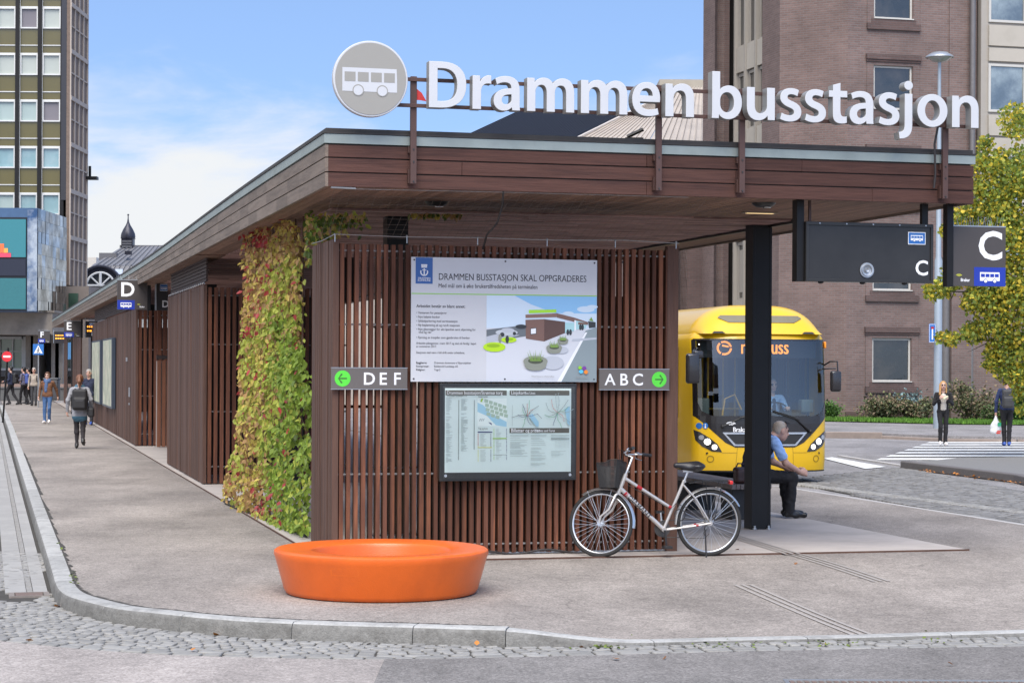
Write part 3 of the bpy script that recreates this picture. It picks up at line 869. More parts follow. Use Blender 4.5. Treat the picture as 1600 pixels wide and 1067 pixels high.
structure(mb.build('far_kerb', pm('kerb_brownish', (.26, .21, .18), .85, var=.2, scale=4, island=.15), angle=0, fix=True, bevel=.02))
GRASS = pm('grass_blade', (.10, .22, .025), .8, var=.35, scale=3, island=.35, trans=.2)
GSOIL = pm('grass_soil', (.07, .12, .025), .95, var=.3, scale=6)
mb = MB(); mb.poly([(q.x, q.y, ROAD+.16) for q in gv]+[(q.x, q.y, ROAD+.16) for q in (G(2100, 640), G(1100, 640))]); 
structure(mb.build('lawn', GSOIL, angle=0))
V = []; F = []; rnd = random.Random(2)
for _ in range(15000):
    t = rnd.random()*(len(gv)-1); i = int(t); p = gv[i].lerp(gv[i+1], t-i); p.y += abs(rnd.gauss(0, 2.2))
    a = rnd.uniform(0, PI); h = rnd.uniform(.05, .16); w = .03; k = len(V); lx, ly = rnd.uniform(-.05, .05), rnd.uniform(-.05, .05)
    V += [(p.x-w*math.cos(a), p.y-w*math.sin(a), ROAD+.16), (p.x+w*math.cos(a), p.y+w*math.sin(a), ROAD+.16), (p.x+lx, p.y+ly, ROAD+.16+h)]; F.append((k, k+1, k+2))
me = bpy.data.meshes.new('grass'); me.from_pydata(V, [], F); me.materials.append(GRASS)
o = bpy.data.objects.new('grass', me); col.objects.link(o); tag(o, 'bright green grass verge along the far pavement', 'grass', kind='stuff')

# ------------------------------------------------------------------ the station shelter
ST = thing('bus_station', 'long low bus shelter of dark red-brown timber with slatted screens and deep flat roof', 'bus station', O, SROT)
RA0, RA1, RB0, RB1 = -.30, 6.55, -1.22, 82.0
def sag(b): return -.125*smooth(b, 2, 24)
def sagb(b): return -.03*smooth(b, 2, 24)
# fascia: three boards, in lengths
mb = MB(); rnd = random.Random(3)
zs = [3.70, 3.843, 3.984, 4.112]
joints = {0: [RA0, 4.35, RA1], 1: [RA0, 1.05, 4.3, RA1], 2: [RA0, 2.9, 4.62, RA1]}
for k in range(3):
    js = {0: [RA0, 2.95, 5.4, RA1], 1: [RA0, 1.05, 3.9, RA1], 2: [RA0, 2.95, 4.62, RA1]}[k]
    for i in range(len(js)-1):
        mb.box(js[i]+(.0015 if i else .03), js[i+1]-.0015, RB0-rnd.uniform(0, .003), RB0+.03, zs[k], zs[k+1]-.012)
mb.build('front_fascia', W_FASC, ST, bevel=.003)
mb = MB(); mb.box(RA0+.031, RA1-.031, RB0+.031, RB0+.06, 3.76, 4.2); mb.build('fascia_backing', CAPM, ST)
mb = MB()
bs = frange(RB0, 24, 30)+frange(24, RB1, 16)[1:]
for k in range(3):
    for i in range(len(bs)-1):
        b0, b1 = bs[i], bs[i+1]; v = []
        for b in (b0, b1):
            for a in (RA0, RA0+.03):
                t = k/3; zl = zs[k]+sagb(b)+(sag(b)-sagb(b))*t; zh = zs[k+1]-.012+sagb(b)+(sag(b)-sagb(b))*(t+.333)
                v += [(a, b, zl), (a, b, zh)]
        mb.add(v, [(0, 1, 5, 4), (2, 6, 7, 3), (1, 3, 7, 5), (0, 4, 6, 2)])
        if i == 0: mb.add(v, [(0, 2, 3, 1)])
mb.build('side_fascia', W_SIDE, ST, angle=30)
mb = MB(); mb.box(RA1-.03, RA1, RB0+.031, RB1, 3.70, 4.10); mb.build('side_fascia', W_SIDE, ST)
# metal flashing and roof cap, front and sides
def strip(mb, d, z0, z1, mat=0):
    mb.box(RA0-d, RA1+d, RB0-d, RB0+.03, z0, z1, mat)
    for i in range(len(bs)-1):
        b0, b1 = bs[i] if i else RB0+.031, bs[i+1]
        v = []
        for b in (b0, b1):
            for a in (RA0-d, RA0+.03): v += [(a, b, z0+sag(b)), (a, b, z1+sag(b))]
        mb.add(v, [(0, 1, 5, 4), (2, 6, 7, 3), (1, 3, 7, 5), (0, 4, 6, 2)], mat)
    mb.box(RA1-.03, RA1+d, RB0+.031, RB1, z0, z1, mat)
mb = MB(); strip(mb, .012, 4.115, 4.203); mb.build('flashing', MINT, ST, angle=30)
mb = MB(); strip(mb, .022, 4.208, 4.222); strip(mb, -.008, 4.226, 4.262); mb.build('roof_cap', CAPM, ST, angle=30)
mb = MB()
for i in range(len(bs)-1):
    b0, b1 = bs[i], bs[i+1]
    mb.poly([(RA0+.04, b0, 4.2+sag(b0)), (RA1-.04, b0, 4.2), (RA1-.04, b1, 4.2), (RA0+.04, b1, 4.2+sag(b1))])
mb.build('roof_membrane', pm('roof_felt', (.06, .06, .06), .9), ST, angle=0)
# soffit: border boards run along the building, the inner ceiling runs across it
mb = MB(); a = RA0+.034; SZ = 3.728; rnd = random.Random(4)
CB0, CA0, CA1 = 1.75, .25, 5.75
while a < RA1-.035:
    w = min(.092, RA1-.035-a)
    if CA0 < a+w/2 < CA1: mb.box(a, a+w-.006, RB0+.032, CB0, SZ, SZ+.02)
    else:
        zz = sagb(40)-.0
        for b0, b1, z in ((RB0+.032, 12, 0), (12.003, 30, -.015), (30.003, RB1, -.03)): mb.box(a, a+w-.006, b0, b1, SZ+z, SZ+.02+z)
    a += w
mb.build('soffit', W_SOFF, ST, angle=0)
mb = MB(); b = CB0+.01
while b < 60:
    h = .115; a = CA0+.01
    while a < CA1-.01:
        L = min(rnd.uniform(.5, 1.9), CA1-.01-a)
        if CA1-.01-a-L < .3: L = CA1-.01-a
        z = SZ-.02+rnd.uniform(-.004, .004)
        mb.box(a, a+L-.002, b, b+h-.004, z, z+.02); a += L
    b += h
mb.build('ceiling', W_CEIL, ST, angle=0)
# dark beams showing where the ceiling ends
mb = MB()
mb.box(CA1, CA1+.05, CB0, 60, SZ-.05, SZ-.004)
mb.build('roof_beam', BLK, ST)
# steel columns (H sections)
def column(a, b):
    mb = MB(); w = .125
    mb.box(a-w, a-w+.035, b-w, b+w, .013, SZ-.04); mb.box(a+w-.035, a+w, b-w, b+w, .013, SZ-.04); mb.box(a-w+.035, a+w-.035, b-.03, b+.03, .013, SZ-.04)
    mb.box(a-w+.02, a+w-.02, b-w+.004, b-w+.02, .013, SZ-.04)
    mb.box(a-w-.0, a+w+.0, b-w-.0, b+w+.0, SZ-.04, SZ-.021)
    o = mb.build('column', BLK, ST, bevel=.004)
    mb = MB()
    for s in (-1, 1): mb.cyl((a+s*.09, b-w-.02, .013), (a+s*.09, b-w-.02, .06), .014, n=6); mb.cyl((a+s*.09, b-w-.02, .013), (a+s*.09, b-w-.02, .03), .025, n=6)
    mb.build('anchor_bolt', GALV, o)
for a, b in ((5.67, 2.62), (1.16, 2.62), (5.67, 10.6), (1.16, 10.6), (5.67, 24), (1.3, 24), (5.67, 40), (1.3, 40), (5.67, 56), (1.3, 56)): column(a, b)
# slatted screens
def screen(slats, rods, name='slat_screen', mat=W_SLAT):
    o = slats.build(name, mat, ST, bevel=0, angle=0); rods.build('rod', GALV, o); return o
H = 3.27
mb = MB(); rd = MB(); rnd = random.Random(9)
pitch = .0765; a = .06
while a < 3.58:
    w = .043+rnd.uniform(-.002, .002); mb.box(a, a+w, -.0+rnd.uniform(-.003, .003), .075, .035+rnd.uniform(-.004, .004), H-.045+rnd.uniform(-.004, .004)); a += pitch
for z in (.12, .86, 2.40, H-.11): rd.cyl((.03, .045, z), (3.66, .045, z), .011, n=6)
rd.box(.03, 3.66, .03, .06, .02, .034)
screen(mb, rd)
# corner posts of the kiosk
mb = MB()
for a0, a1, b0, b1 in ((3.595, 3.72, -.004, .09), (3.595, 3.72, 1.3, 1.39)): mb.box(a0, a1, b0, b1, .013, H)
mb.build('corner_post', W_BOARD, ST, bevel=.004)
mb = MB(); b = -.004
while b < 1.385: w = min(rnd.choice((.04, .055, .055, .075)), 1.39-b); mb.box(-.02+rnd.uniform(0, .012), .05, b, b+w-.004, .02, H+rnd.uniform(-.004, .003)); b += w
mb.build('side_cladding', W_BOARD, ST, bevel=.003)
mb = MB(); rd = MB(); a = .68
while a < 3.40: mb.box(a, a+.045, 1.3, 1.375, .03, H-.05); a += .081
for z in (.12, .86, 2.4, H-.11): rd.cyl((.66, 1.34, z), (3.6, 1.34, z), .011, n=6)
screen(mb, rd)
mb = MB(); rd = MB(); b = .12
while b < 1.27: mb.box(3.66, 3.715, b, b+.045, .03, H-.05); b += .08
rd.cyl((3.69, .09, .86), (3.69, 1.3, .86), .011, n=6); screen(mb, rd)
# a dark cupboard and kit inside the kiosk, seen between the slats
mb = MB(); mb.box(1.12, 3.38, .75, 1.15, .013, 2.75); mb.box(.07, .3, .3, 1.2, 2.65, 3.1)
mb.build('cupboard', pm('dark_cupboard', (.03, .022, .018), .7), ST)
# wire along the top of the screen and under the fascia
mb = MB()
mb.tube([(-.02, 1.35, H+.03), (-.02, .7, H+.02), (.0, -.01, H+.05), (.7, -.03, H+.035), (1.5, -.03, H+.045), (2.3, -.03, H+.035), (3.1, -.03, H+.05), (3.72, -.02, H+.03)], .0045, 5)
for a in (0, .75, 1.5, 2.25, 3.0, 3.68): mb.cyl((a, -.03, H+.045), (a, -.03, H-.03), .006, n=5); mb.ell((a, -.03, H+.045), (.013, .013, .013), 6, 4)
mb.tube([(RA0+.05, RB0+.02, 3.69), (.0, RB0+.02, 3.682), (1.5, RB0+.02, 3.69), (3.4, RB0+.02, 3.69)], .0022, 5)
mb.tube([(RA0+.06, RB0+.015, 3.694), (RA0+.3, RB0+.015, 3.688)], .012, 6)
mb.build('net_wire', GALV, ST)
# thin bird net between fascia and screen
mb = MB()
for k in range(46):
    a = RA0+.1+k*.085
    mb.tube([(a, RB0+.03, 3.70), (a*.985+.03, -.6, 3.5), (a*.97+.05, -.03, H+.04)], .0013, 3)
for k in range(9):
    t = k/8; b = RB0+.03+(1.19*t); z = 3.70-.41*t-.05*math.sin(PI*t)
    mb.tube([(RA0+.1, b, z), (3.6, b, z)], .0012, 3)
mb.build('bird_net', pm('net_cord', (.16, .13, .11), .7), ST)
# ceiling fittings
mb = MB()
def lamp_disc(px, py):
    Y = 20.2; p = at(px, py, Y); a, b = toab(p); return a, b
for a, b in ((4.55, -.35), (1.2, .6)):
    mb = MB(); mb.lathe([(.001, -.05), (.08, -.045), (.12, -.02), (.13, 0)], 20, (a, b, SZ)); o = mb.build('spotlight', pm('lamp_black', (.02, .02, .02), .4), ST)
    mb = MB(); mb.lathe([(.001, -.058), (.045, -.056), (.05, -.05)], 14, (a+.02, b-.03, SZ)); mb.build('lens', CHROME, o)
WARM = pm('ceiling_lamp_glass', (1.0, .72, .36), .4, var=0, emit=.45)
for a, b in ((5.0, .9), (5.0, -.4+9)):
    mb = MB(); mb.box(a-.2, a+.2, b-.06, b+.06, SZ-.012, SZ-.001); o = mb.build('ceiling_light', pm('lamp_frame', (.3, .24, .17), .5), ST)
    mb = MB(); mb.box(a-.16, a+.16, b-.03, b+.03, SZ-.016, SZ-.0125); mb.build('diffuser', WARM, o)
# cable hanging at the front
mb = MB(); mb.tube([(1.55, -.9, SZ), (1.62, -.6, 3.62), (1.64, -.3, 3.45), (1.58, -.1, 3.34), (1.57, .02, 3.2)], .011, 6); mb.build('cable', pm('cable_black', (.03, .025, .025), .5), ST)
# cable along the foot of the screen
mb = MB(); mb.tube([(a, -.03-.03*math.sin(a*5), .035+.02*math.sin(a*9)) for a in frange(1.6, 2.75, 26)], .012, 6); mb.build('cable', MATS['cable_black'], ST)

# screens farther down the platform
def boards(name, mat, b0, b1, seed, ws=(.09, .11, .14), H=H, a0=-.02):
    rnd = random.Random(seed); mb = MB(); b = b0
    while b < b1-.01:
        w = min(rnd.choice(ws), b1-b); mb.box(a0+rnd.uniform(0, .012), a0+.06, b, b+w-.005, .03, H); b += w
    return mb.build(name, mat, ST, angle=0)
def slat_end(b, a0, a1, z0=.03, z1=H-.04, mat=W_SLAT, pitch=.1, w=.06):
    mb = MB(); rd = MB(); a = a0
    while a < a1: mb.box(a, a+w, b, b+.06, z0, z1); a += pitch
    for z in (.3, 1.2, 2.3, 3.1):
        if z0 < z < z1: rd.cyl((a0, b+.07, z), (a1, b+.07, z), .012, n=6)
    return screen(mb, rd, mat=mat)
boards('side_cladding', W_BOARD, 12.69, 19.4, 31)
slat_end(12.70, .06, 2.4); slat_end(19.3, .06, 2.4)
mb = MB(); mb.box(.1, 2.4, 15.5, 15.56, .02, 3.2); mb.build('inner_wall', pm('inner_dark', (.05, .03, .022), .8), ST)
# louvred infill above the screens
def louvre(b0, b1):
    mb = MB()
    for k in range(7): z = H+.06+k*.058; mb.box(.03, .06, b0, b1, z, z+.045)
    mb.build('louvre', pm('louvre_wood', (.05, .03, .026), .7, var=.2), ST)
louvre(12.75, 19.3); louvre(28.15, 48)
mb = MB(); mb.tube([(-.0, b, H+.015+.03*abs(math.sin((b-12.7)*PI/.35))) for b in frange(12.7, 19.4, 80)], .011, 5); mb.build('net_wire', CHROME, ST)
boards('side_cladding', W_BOARD, 28.1, 48.4, 33, (.12, .16, .2, .3))
slat_end(28.12, .05, 2.6, z0=.03, z1=H-.04, pitch=.12, w=.075)
mb = MB(); a = .42
while a < 1.6: mb.box(a, a+.085, 27.2, 27.26, .03, 2.05); a += .11
o = mb.build('gate', W_GATE, ST, angle=0)
mb = MB(); mb.box(.40, 1.6, 27.265, 27.28, .05, 2.03); mb.build('backing_panel', pm('pale_backing', (.42, .37, .34), .7), o)
mb = MB(); mb.box(.40, 1.7, 27.2, 27.3, 2.08, 2.16); mb.build('lintel', pm('lintel_dark', (.03, .02, .018), .6), o)
slat_end(27.25, .42, 1.7, z0=2.18, z1=3.3, pitch=.13, w=.08)
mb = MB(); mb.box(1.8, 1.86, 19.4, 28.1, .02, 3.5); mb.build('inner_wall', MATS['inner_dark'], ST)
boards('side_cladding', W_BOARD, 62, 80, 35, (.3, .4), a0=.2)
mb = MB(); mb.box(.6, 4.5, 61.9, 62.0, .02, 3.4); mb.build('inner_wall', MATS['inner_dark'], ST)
slat_end(49.5, .1, .9, pitch=.16, w=.1)
# glazed wind screen with sticker row at stop E
mb = MB(); mb.box(-.32, -.29, 57.8, 61.5, .3, 2.9); o = mb.build('glass_screen', glass('shelter_glass', (.75, .85, .85), .2), ST)
mb = MB(); mb.box(-.33, -.28, 57.7, 57.8, .02, 2.95); mb.box(-.33, -.28, 61.5, 61.6, .02, 2.95); mb.box(-.33, -.28, 57.8, 61.5, 2.9, 2.95); mb.build('glass_frame', BLK, o)
mb = MB()
for k in range(3): mb.box(-.335, -.333, 58.2+k*1.0, 58.9+k*1.0, 2.1, 2.75)
mb.build('sticker', pm('sticker_blue', (.1, .35, .7), .5), o)
# door furniture on the second block: lock and handle
mb = MB(); mb.box(-.05, -.02, 29.9, 30.05, 1.15, 1.38); mb.box(-.05, -.02, 30.0, 30.05, .95, 1.0); mb.box(-.045, -.02, 30.9, 31.2, 2.02, 2.12); mb.build('door_handle', GALV, ST)

# ------------------------------------------------------------------ name sign on the roof
GL = {}
def P_(s):
    """tiny path language: M/L/C with absolute coordinates -> list of polygons"""
    out = []; cur = None; tok = s.replace('M', ' M ').replace('L', ' L ').replace('C', ' C ').replace('Z', ' Z ').replace(',', ' ').split()
    i = 0; pts = []; cmd = None
    while i < len(tok):
        t = tok[i]
        if t in 'MLCZ':
            cmd = t; i += 1
            if t == 'Z': out.append(pts); pts = []
            continue
        if cmd in 'ML': pts.append((float(tok[i]), float(tok[i+1]))); i += 2
        else:
            p0 = pts[-1]; c = [float(q) for q in tok[i:i+6]]; i += 6
            for k in range(1, 9):
                u = k/8; w = 1-u
                pts.append((w**3*p0[0]+3*w*w*u*c[0]+3*w*u*u*c[2]+u**3*c[4], w**3*p0[1]+3*w*w*u*c[1]+3*w*u*u*c[3]+u**3*c[5]))
    return out
n_ = 'M.06 0L.06 .49 .165 .49 .172 .415C.205 .465 .26 .50 .33 .50C.43 .50 .515 .44 .515 .285L.515 0 .393 0 .393 .27C.393 .345 .365 .40 .295 .40C.24 .40 .20 .36 .188 .32C.184 .305 .182 .29 .182 .27L.182 0Z'
GL['n'] = (P_(n_), .57)
GL['u'] = ([[(.57-x, .49-y) for x, y in p] for p in P_(n_)], .57)
GL['D'] = (P_('M.07 0L.07 .674 .27 .674C.50 .674 .63 .56 .63 .345C.63 .12 .49 0 .25 0ZM.19 .09L.26 .09C.42 .09 .50 .17 .50 .342C.50 .50 .42 .585 .28 .585L.19 .585Z'), .675)
GL['r'] = (P_('M.06 0L.06 .49 .165 .49 .170 .395 .175 .395C.20 .465 .255 .5 .31 .5L.338 .497 .338 .382C.33 .385 .31 .387 .295 .387C.23 .387 .182 .34 .182 .25L.182 0Z'), .355)
GL['a'] = (P_('M.43 0L.32 0 .313 .052C.28 .01 .23 -.011 .18 -.011C.09 -.011 .03 .05 .03 .135C.03 .26 .14 .318 .305 .318L.305 .325C.305 .37 .285 .415 .205 .415C.16 .415 .11 .40 .08 .38L.057 .458C.09 .48 .15 .50 .22 .50C.375 .50 .425 .41 .425 .295L.425 .115C.425 .07 .427 .03 .43 0ZM.307 .237C.22 .24 .148 .215 .148 .148C.148 .10 .178 .078 .215 .078C.26 .078 .295 .107 .305 .14C.307 .15 .307 .16 .307 .17Z'), .49)
GL['m'] = (P_('M.06 0L.06 .49 .165 .49 .17 .418C.2 .465 .25 .5 .32 .5C.385 .5 .435 .465 .455 .412C.475 .44 .5 .463 .525 .477C.55 .492 .58 .5 .615 .5C.71 .5 .79 .44 .79 .28L.79 0 .672 0 .672 .265C.672 .35 .645 .40 .585 .40C.54 .40 .505 .37 .492 .33C.488 .317 .485 .3 .485 .285L.485 0 .367 0 .367 .275C.367 .348 .34 .40 .282 .40C.235 .40 .2 .365 .187 .328C.182 .315 .18 .3 .18 .285L.18 0Z'), .845)
GL['e'] = (P_('M.145 .208C.148 .12 .215 .083 .295 .083C.35 .083 .39 .092 .43 .105L.447 .023C.405 .005 .35 -.01 .278 -.01C.12 -.01 .03 .085 .03 .24C.03 .38 .115 .5 .265 .5C.42 .5 .47 .375 .47 .27C.47 .243 .468 .222 .465 .208ZM.144 .292L.36 .292C.361 .338 .34 .415 .258 .415C.18 .415 .15 .345 .144 .292Z'), .505)
GL['b'] = (P_('M.06 .71L.18 .71 .18 .425C.21 .47 .265 .5 .335 .5C.455 .5 .54 .4 .54 .252C.54 .075 .43 -.01 .315 -.01C.25 -.01 .195 .015 .165 .072L.16 0 .055 0C.058 .035 .06 .09 .06 .14ZM.182 .212C.182 .2 .183 .19 .186 .18C.2 .125 .245 .085 .298 .085C.373 .085 .418 .145 .418 .247C.418 .335 .378 .405 .298 .405C.245 .405 .2 .365 .186 .31C.183 .3 .182 .287 .182 .275Z'), .575)
GL['s'] = (P_('M.038 .024L.062 .112C.09 .095 .145 .078 .19 .078C.245 .078 .27 .1 .27 .134C.27 .17 .248 .188 .183 .21C.08 .245 .037 .3 .038 .358C.038 .44 .107 .5 .215 .5C.267 .5 .313 .487 .34 .473L.317 .388C.297 .4 .258 .415 .217 .415C.174 .415 .15 .394 .15 .364C.15 .333 .175 .318 .242 .295C.338 .261 .382 .212 .383 .138C.383 .05 .315 -.01 .188 -.01C.13 -.01 .077 .004 .038 .024Z'), .415)
GL['t'] = (P_('M.093 .58L.21 .612 .21 .49 .325 .49 .325 .4 .21 .4 .21 .195C.21 .135 .228 .088 .27 .088C.29 .088 .305 .09 .318 .094L.32 .003C.3 -.005 .265 -.01 .225 -.01C.175 -.01 .142 .005 .122 .028C.1 .052 .093 .09 .093 .148L.093 .4 .025 .4 .025 .49 .093 .49Z'), .345)
GL['j'] = (P_('M.068 .49L.19 .49 .19 .02C.19 -.07 .172 -.125 .135 -.16C.1 -.195 .045 -.21 -.017 -.212L-.03 -.12C0 -.115 .03 -.105 .045 -.088C.062 -.068 .068 -.04 .068 .03Z')+[[(.128+.07*math.cos(2*PI*i/20), .625+.067*math.sin(2*PI*i/20)) for i in range(20)]], .258)
el = lambda rx, ry: [(.285+rx*math.cos(2*PI*i/40), .245+ry*math.sin(2*PI*i/40)) for i in range(40)]
GL['o'] = ([el(.257, .256), el(.133, .166)], .572)
GLC = {}
def letter(ch, size, depth):
    if ch in GLC: return GLC[ch]
    cu = bpy.data.curves.new('t', 'CURVE'); cu.dimensions = '2D'; cu.fill_mode = 'BOTH'; cu.extrude = depth/2; cu.bevel_depth = .004; cu.bevel_resolution = 1
    for p in GL[ch][0]:
        p = [q for i, q in enumerate(p) if (q[0]-p[i-1][0])**2+(q[1]-p[i-1][1])**2 > 1e-8]
        sp = cu.splines.new('POLY'); sp.points.add(len(p)-1); sp.use_cyclic_u = True
        for i, (x, y) in enumerate(p): sp.points[i].co = (x*size, y*size, 0, 1)
    o = bpy.data.objects.new('t', cu); col.objects.link(o); dg = bpy.context.evaluated_depsgraph_get(); dg.update()
    me = bpy.data.meshes.new_from_object(o.evaluated_get(dg)); bpy.data.objects.remove(o); bpy.data.curves.remove(cu)
    me.materials.clear(); me.materials.append(LETT); me.materials.append(LETT_E)
    for p in me.polygons: p.material_index = 0 if abs(p.normal.z) > .5 else 1; p.use_smooth = False
    GLC[ch] = me; return me
SG = thing('station_sign', 'big white three-dimensional letters and round bus emblem on brown frame above the roof', 'sign', loc(0, RB0, 4.0), SROT)
SZL = .648; x = .66; zb = .462; dep = .12; fb = -.215
word = 'Drammen busstasjon'
adv = sum(.19 if c == ' ' else GL[c][1] for c in word)
kx = (6.475-.66+.06)/(adv*SZL)
x = .66-.07*SZL
for c in word:
    if c == ' ': x += .19*SZL*kx; continue
    me = letter(c, SZL, dep); o = bpy.data.objects.new('letter', me); col.objects.link(o); o.parent = SG
    o.matrix_local = FR(x, fb, zb) @ Matrix.Diagonal((kx, 1, 1, 1)); x += GL[c][1]*SZL*kx
mb = MB()
for z in (.742, .49): mb.box(.30, 6.5, -.13, -.105, z-.018, z+.018)
mb.build('rail', BRN, SG, bevel=.002)
for a in (.545, 3.045, 3.93, 6.175):
    mb = MB(); mb.box(a-.03, a+.03, -.104, -.06, -.262, .775 if a < 1 else .79)
    o = mb.build('post', BRN, SG, bevel=.003)
    for z0, z1 in ((-.255, -.12), (.04, .1)): mb = MB(); mb.box(a-.042, a-.031, -.059, -.005, z0, z1); mb.build('bracket', BRN, o)
    for z in (-.24, -.05, .07, .49, .74): mb = MB(); mb.cyl((a, -.112, z), (a, -.104, z), .009, n=6); mb.build('bolt', STEEL, o)
cx, cz, rr = .093, .712, .363
mb = MB(); mb.cyl((cx, -.17, cz), (cx, -.25, cz), rr, n=64); o = mb.build('roundel', LETT, SG, bevel=.008, angle=40)
mb = MB(); mb.cyl((cx, -.251, cz), (cx, -.256, cz), rr*.945, n=64); mb.build('face_disc', pm('roundel_grey', (.285, .275, .25), .5, var=.03, scale=2), o)
mb = MB()
w, h = .53, .225; x0, z0 = cx-.275, cz-.125
flat(mb, [(x0, z0), (x0+w, z0), (x0+w, z0+h*.5), (x0+w-.005, z0+h), (x0, z0+h)], -.258, 0)
for k in range(4): rect(mb, x0+.022+k*.127, x0+.127+k*.127, z0+h*.42, z0+h*.82, -.2595, 1)
for c in (.29, .73): disc(mb, x0+w*c, z0+.012, .055, -.2595, 1); disc(mb, x0+w*c, z0+.01, .046, -.261, 0)
mb.build('bus_pictogram', [LETT, MATS['roundel_grey']], o)
mb = MB(); mb.tube([(6.09, -.1, .5), (6.06, -.08, .3), (6.08, -.06, 0), (6.07, -.05, -.15)], .012, 6); mb.build('cable', MATS['cable_black'], SG)
fl = thing('pennant', 'tiny torn red pennant caught on the first post of the roof sign', 'pennant', loc(.575, RB0-.08, 4.58), SROT)
mb = MB(); mb.prism([(0, 0, .08), (.05, -.01, .04), (.1, 0, -.04), (.04, .005, -.03), (0, 0, -.03)], (0, .004, 0)); mb.build('cloth', pm('red_cloth', (.62, .05, .05), .7), fl)
# ------------------------------------------------------------------ boards and signs hung on the station
def st_thing(name, label, cat, a, b, z, group=None): return thing(name, label, cat, loc(a, b, z), SROT, group)
def screws(mb, pts, y, r=.012, m=0):
    for x, z in pts: mb.cyl((x, y, z), (x, y-.006, z), r, n=8, mat=m)
# information board
IB = st_thing('information_board', 'large white printed notice board about upgrading the bus station, on the slats', 'information board', .79, -.045, 1.815)
W, Hh = 2.0, 1.285
mb = MB(); mb.box(0, W, -.02, 0, 0, Hh); mb.build('panel', WHITE, IB, bevel=.002)
mb = MB(); screws(mb, [(x, z) for x in (.03, W/2, W-.03) for z in (.03, Hh-.03)], -.02, .009); mb.build('screw', INK, IB)
mb = MB(); rect(mb, .045, .225, Hh-.275, Hh-.005, -.0215); mb.build('crest_panel', pm('crest_blue', (.035, .12, .36), .5, var=.02), IB)
mb = MB(); y = -.0232; cx = .135; zb = Hh-.20
for k in range(3): flat(mb, [(cx-.03+k*.021, zb+.105), (cx-.012+k*.021, zb+.105), (cx-.009+k*.021, zb+.125), (cx-.033+k*.021, zb+.125)], y)
rect(mb, cx-.03, cx+.03, zb+.09, zb+.102, y); rect(mb, cx-.006, cx+.006, zb+.005, zb+.082, y); rect(mb, cx-.022, cx+.022, zb+.062, zb+.07, y)
for s in (-1, 1):
    arc = [(cx+s*.042*math.sin(t), zb+.046-.042*math.cos(t)) for t in frange(0, 2.0, 8)]; arc2 = [(cx+s*.03*math.sin(t), zb+.046-.03*math.cos(t)) for t in frange(2.0, 0, 8)]
    flat(mb, (arc+arc2) if s > 0 else list(reversed(arc+arc2)), y)
txt(mb, 'DRAMMEN', .027, cx, y, zb-.028, align='CENTER', offset=.012); txt(mb, 'KOMMUNE', .027, cx, y, zb-.05, align='CENTER', offset=.012)
mb.build('crest', LWHITE, IB, angle=0)
mb = MB(); rect(mb, .004, W-.004, Hh-.382, Hh-.372, -.0215); mb.build('green_line', pm('line_green', (.30, .62, .10), .5, var=0), IB)
mb = MB(); y = -.0215
txt(mb, 'DRAMMEN BUSSTASJON SKAL OPPGRADERES', .098, .285, y, Hh-.232, sx=.80, offset=.004)
txt(mb, 'Med mål om å øke brukertilfredsheten på terminalen', .062, .285, y, Hh-.312, sx=.80, offset=.008)
txt(mb, 'Arbeidet består av blant annet:', .046, .055, y, Hh-.52, sx=.9, offset=.022)
L_ = [('• Venterom for passasjerer', 0), ('• Nye belyste benker', 0), ('• Sykkelparkering med servicestasjon', 0), ('• Ny beplantning på og rundt stasjonen', 0),
      ('• Nye glassvegger for økt åpenhet samt skjerming for', 0), ('   vind og vær', -.012), ('• Fjerning av trespiler som gjenbrukes til benker', 0)]
z = Hh-.585
for s, d in L_: txt(mb, s, .034, .055, y, z-d, sx=.86, offset=.01); z -= .0425
z -= .016
for s in ('Arbeidet påbegynnes i mars 2017 og skal stå ferdig i løpet', 'av sommeren 2017.'): txt(mb, s, .032, .055, y, z, sx=.85, offset=.01); z -= .033
z -= .03; txt(mb, 'Stasjonen skal være i full drift under arbeidene.', .032, .055, y, z, sx=.85, offset=.01); z -= .105
for s, t in (('Byggherre:', 'Drammen kommune v/ Byprosjekter'), ('Entreprenør:', 'Bekkevold Landskap AS'), ('Rådgiver:', 'Tegn3')):
    txt(mb, s, .031, .055, y, z, sx=.85, offset=.022); txt(mb, t, .031, .245, y, z, sx=.85, offset=.008); z -= .036
mb.build('lettering', INK, IB, angle=0)
# printed picture of the rebuilt station
pc = {}
def pmat(n, c): return pm('print_'+n, c, .5, var=0)
pm_l = [pmat('sky', '#8fc3ea'), pmat('skypale', '#cfe0ee'), pmat('paving', '#d3d6dc'), pmat('road', '#8a979b'), pmat('brown', '#7d5f55'), pmat('brown_dark', '#5e463f'),
        pmat('roof', '#8b6a5e'), pmat('lime', '#b9e21a'), pmat('planter', '#8d9184'), pmat('planter_in', '#4d5340'), pmat('plant', '#7fa04a'), pmat('car', '#c5cbd0'),
        pmat('asphalt', '#6c7378'), pmat('glassy', '#a9d4d8'), pmat('dark', '#33373a'), pmat('kerb', '#eef0f2'), pmat('green_sign', '#a6e03c'), pmat('lime_dark', '#93bb14'),
        pmat('orange', '#f08a2a'), pmat('violet', '#7a3f9a'), pmat('green_l', '#8fce2e'), pmat('cyan', '#5cc2e6'), pmat('shade', '#bcc1c9')]
ix = {m.name.replace('print_', ''): i for i, m in enumerate(pm_l)}
mb = MB(); px0, px1, pz0, pz1 = .80, W-.004, .004, Hh-.384; pw, ph = px1-px0, pz1-pz0
def pp_(x, y): return (px0+x*pw, pz1-y*ph)      # 0..1, y downwards
ly = [-.0213]
def pol(pts, m, n=1):
    ly[0] -= .00025; q = [pp_(*p) for p in pts]
    ar = sum(q[i-1][0]*q[i][1]-q[i][0]*q[i-1][1] for i in range(len(q)))
    flat(mb, q if ar > 0 else q[::-1], ly[0], ix[m])
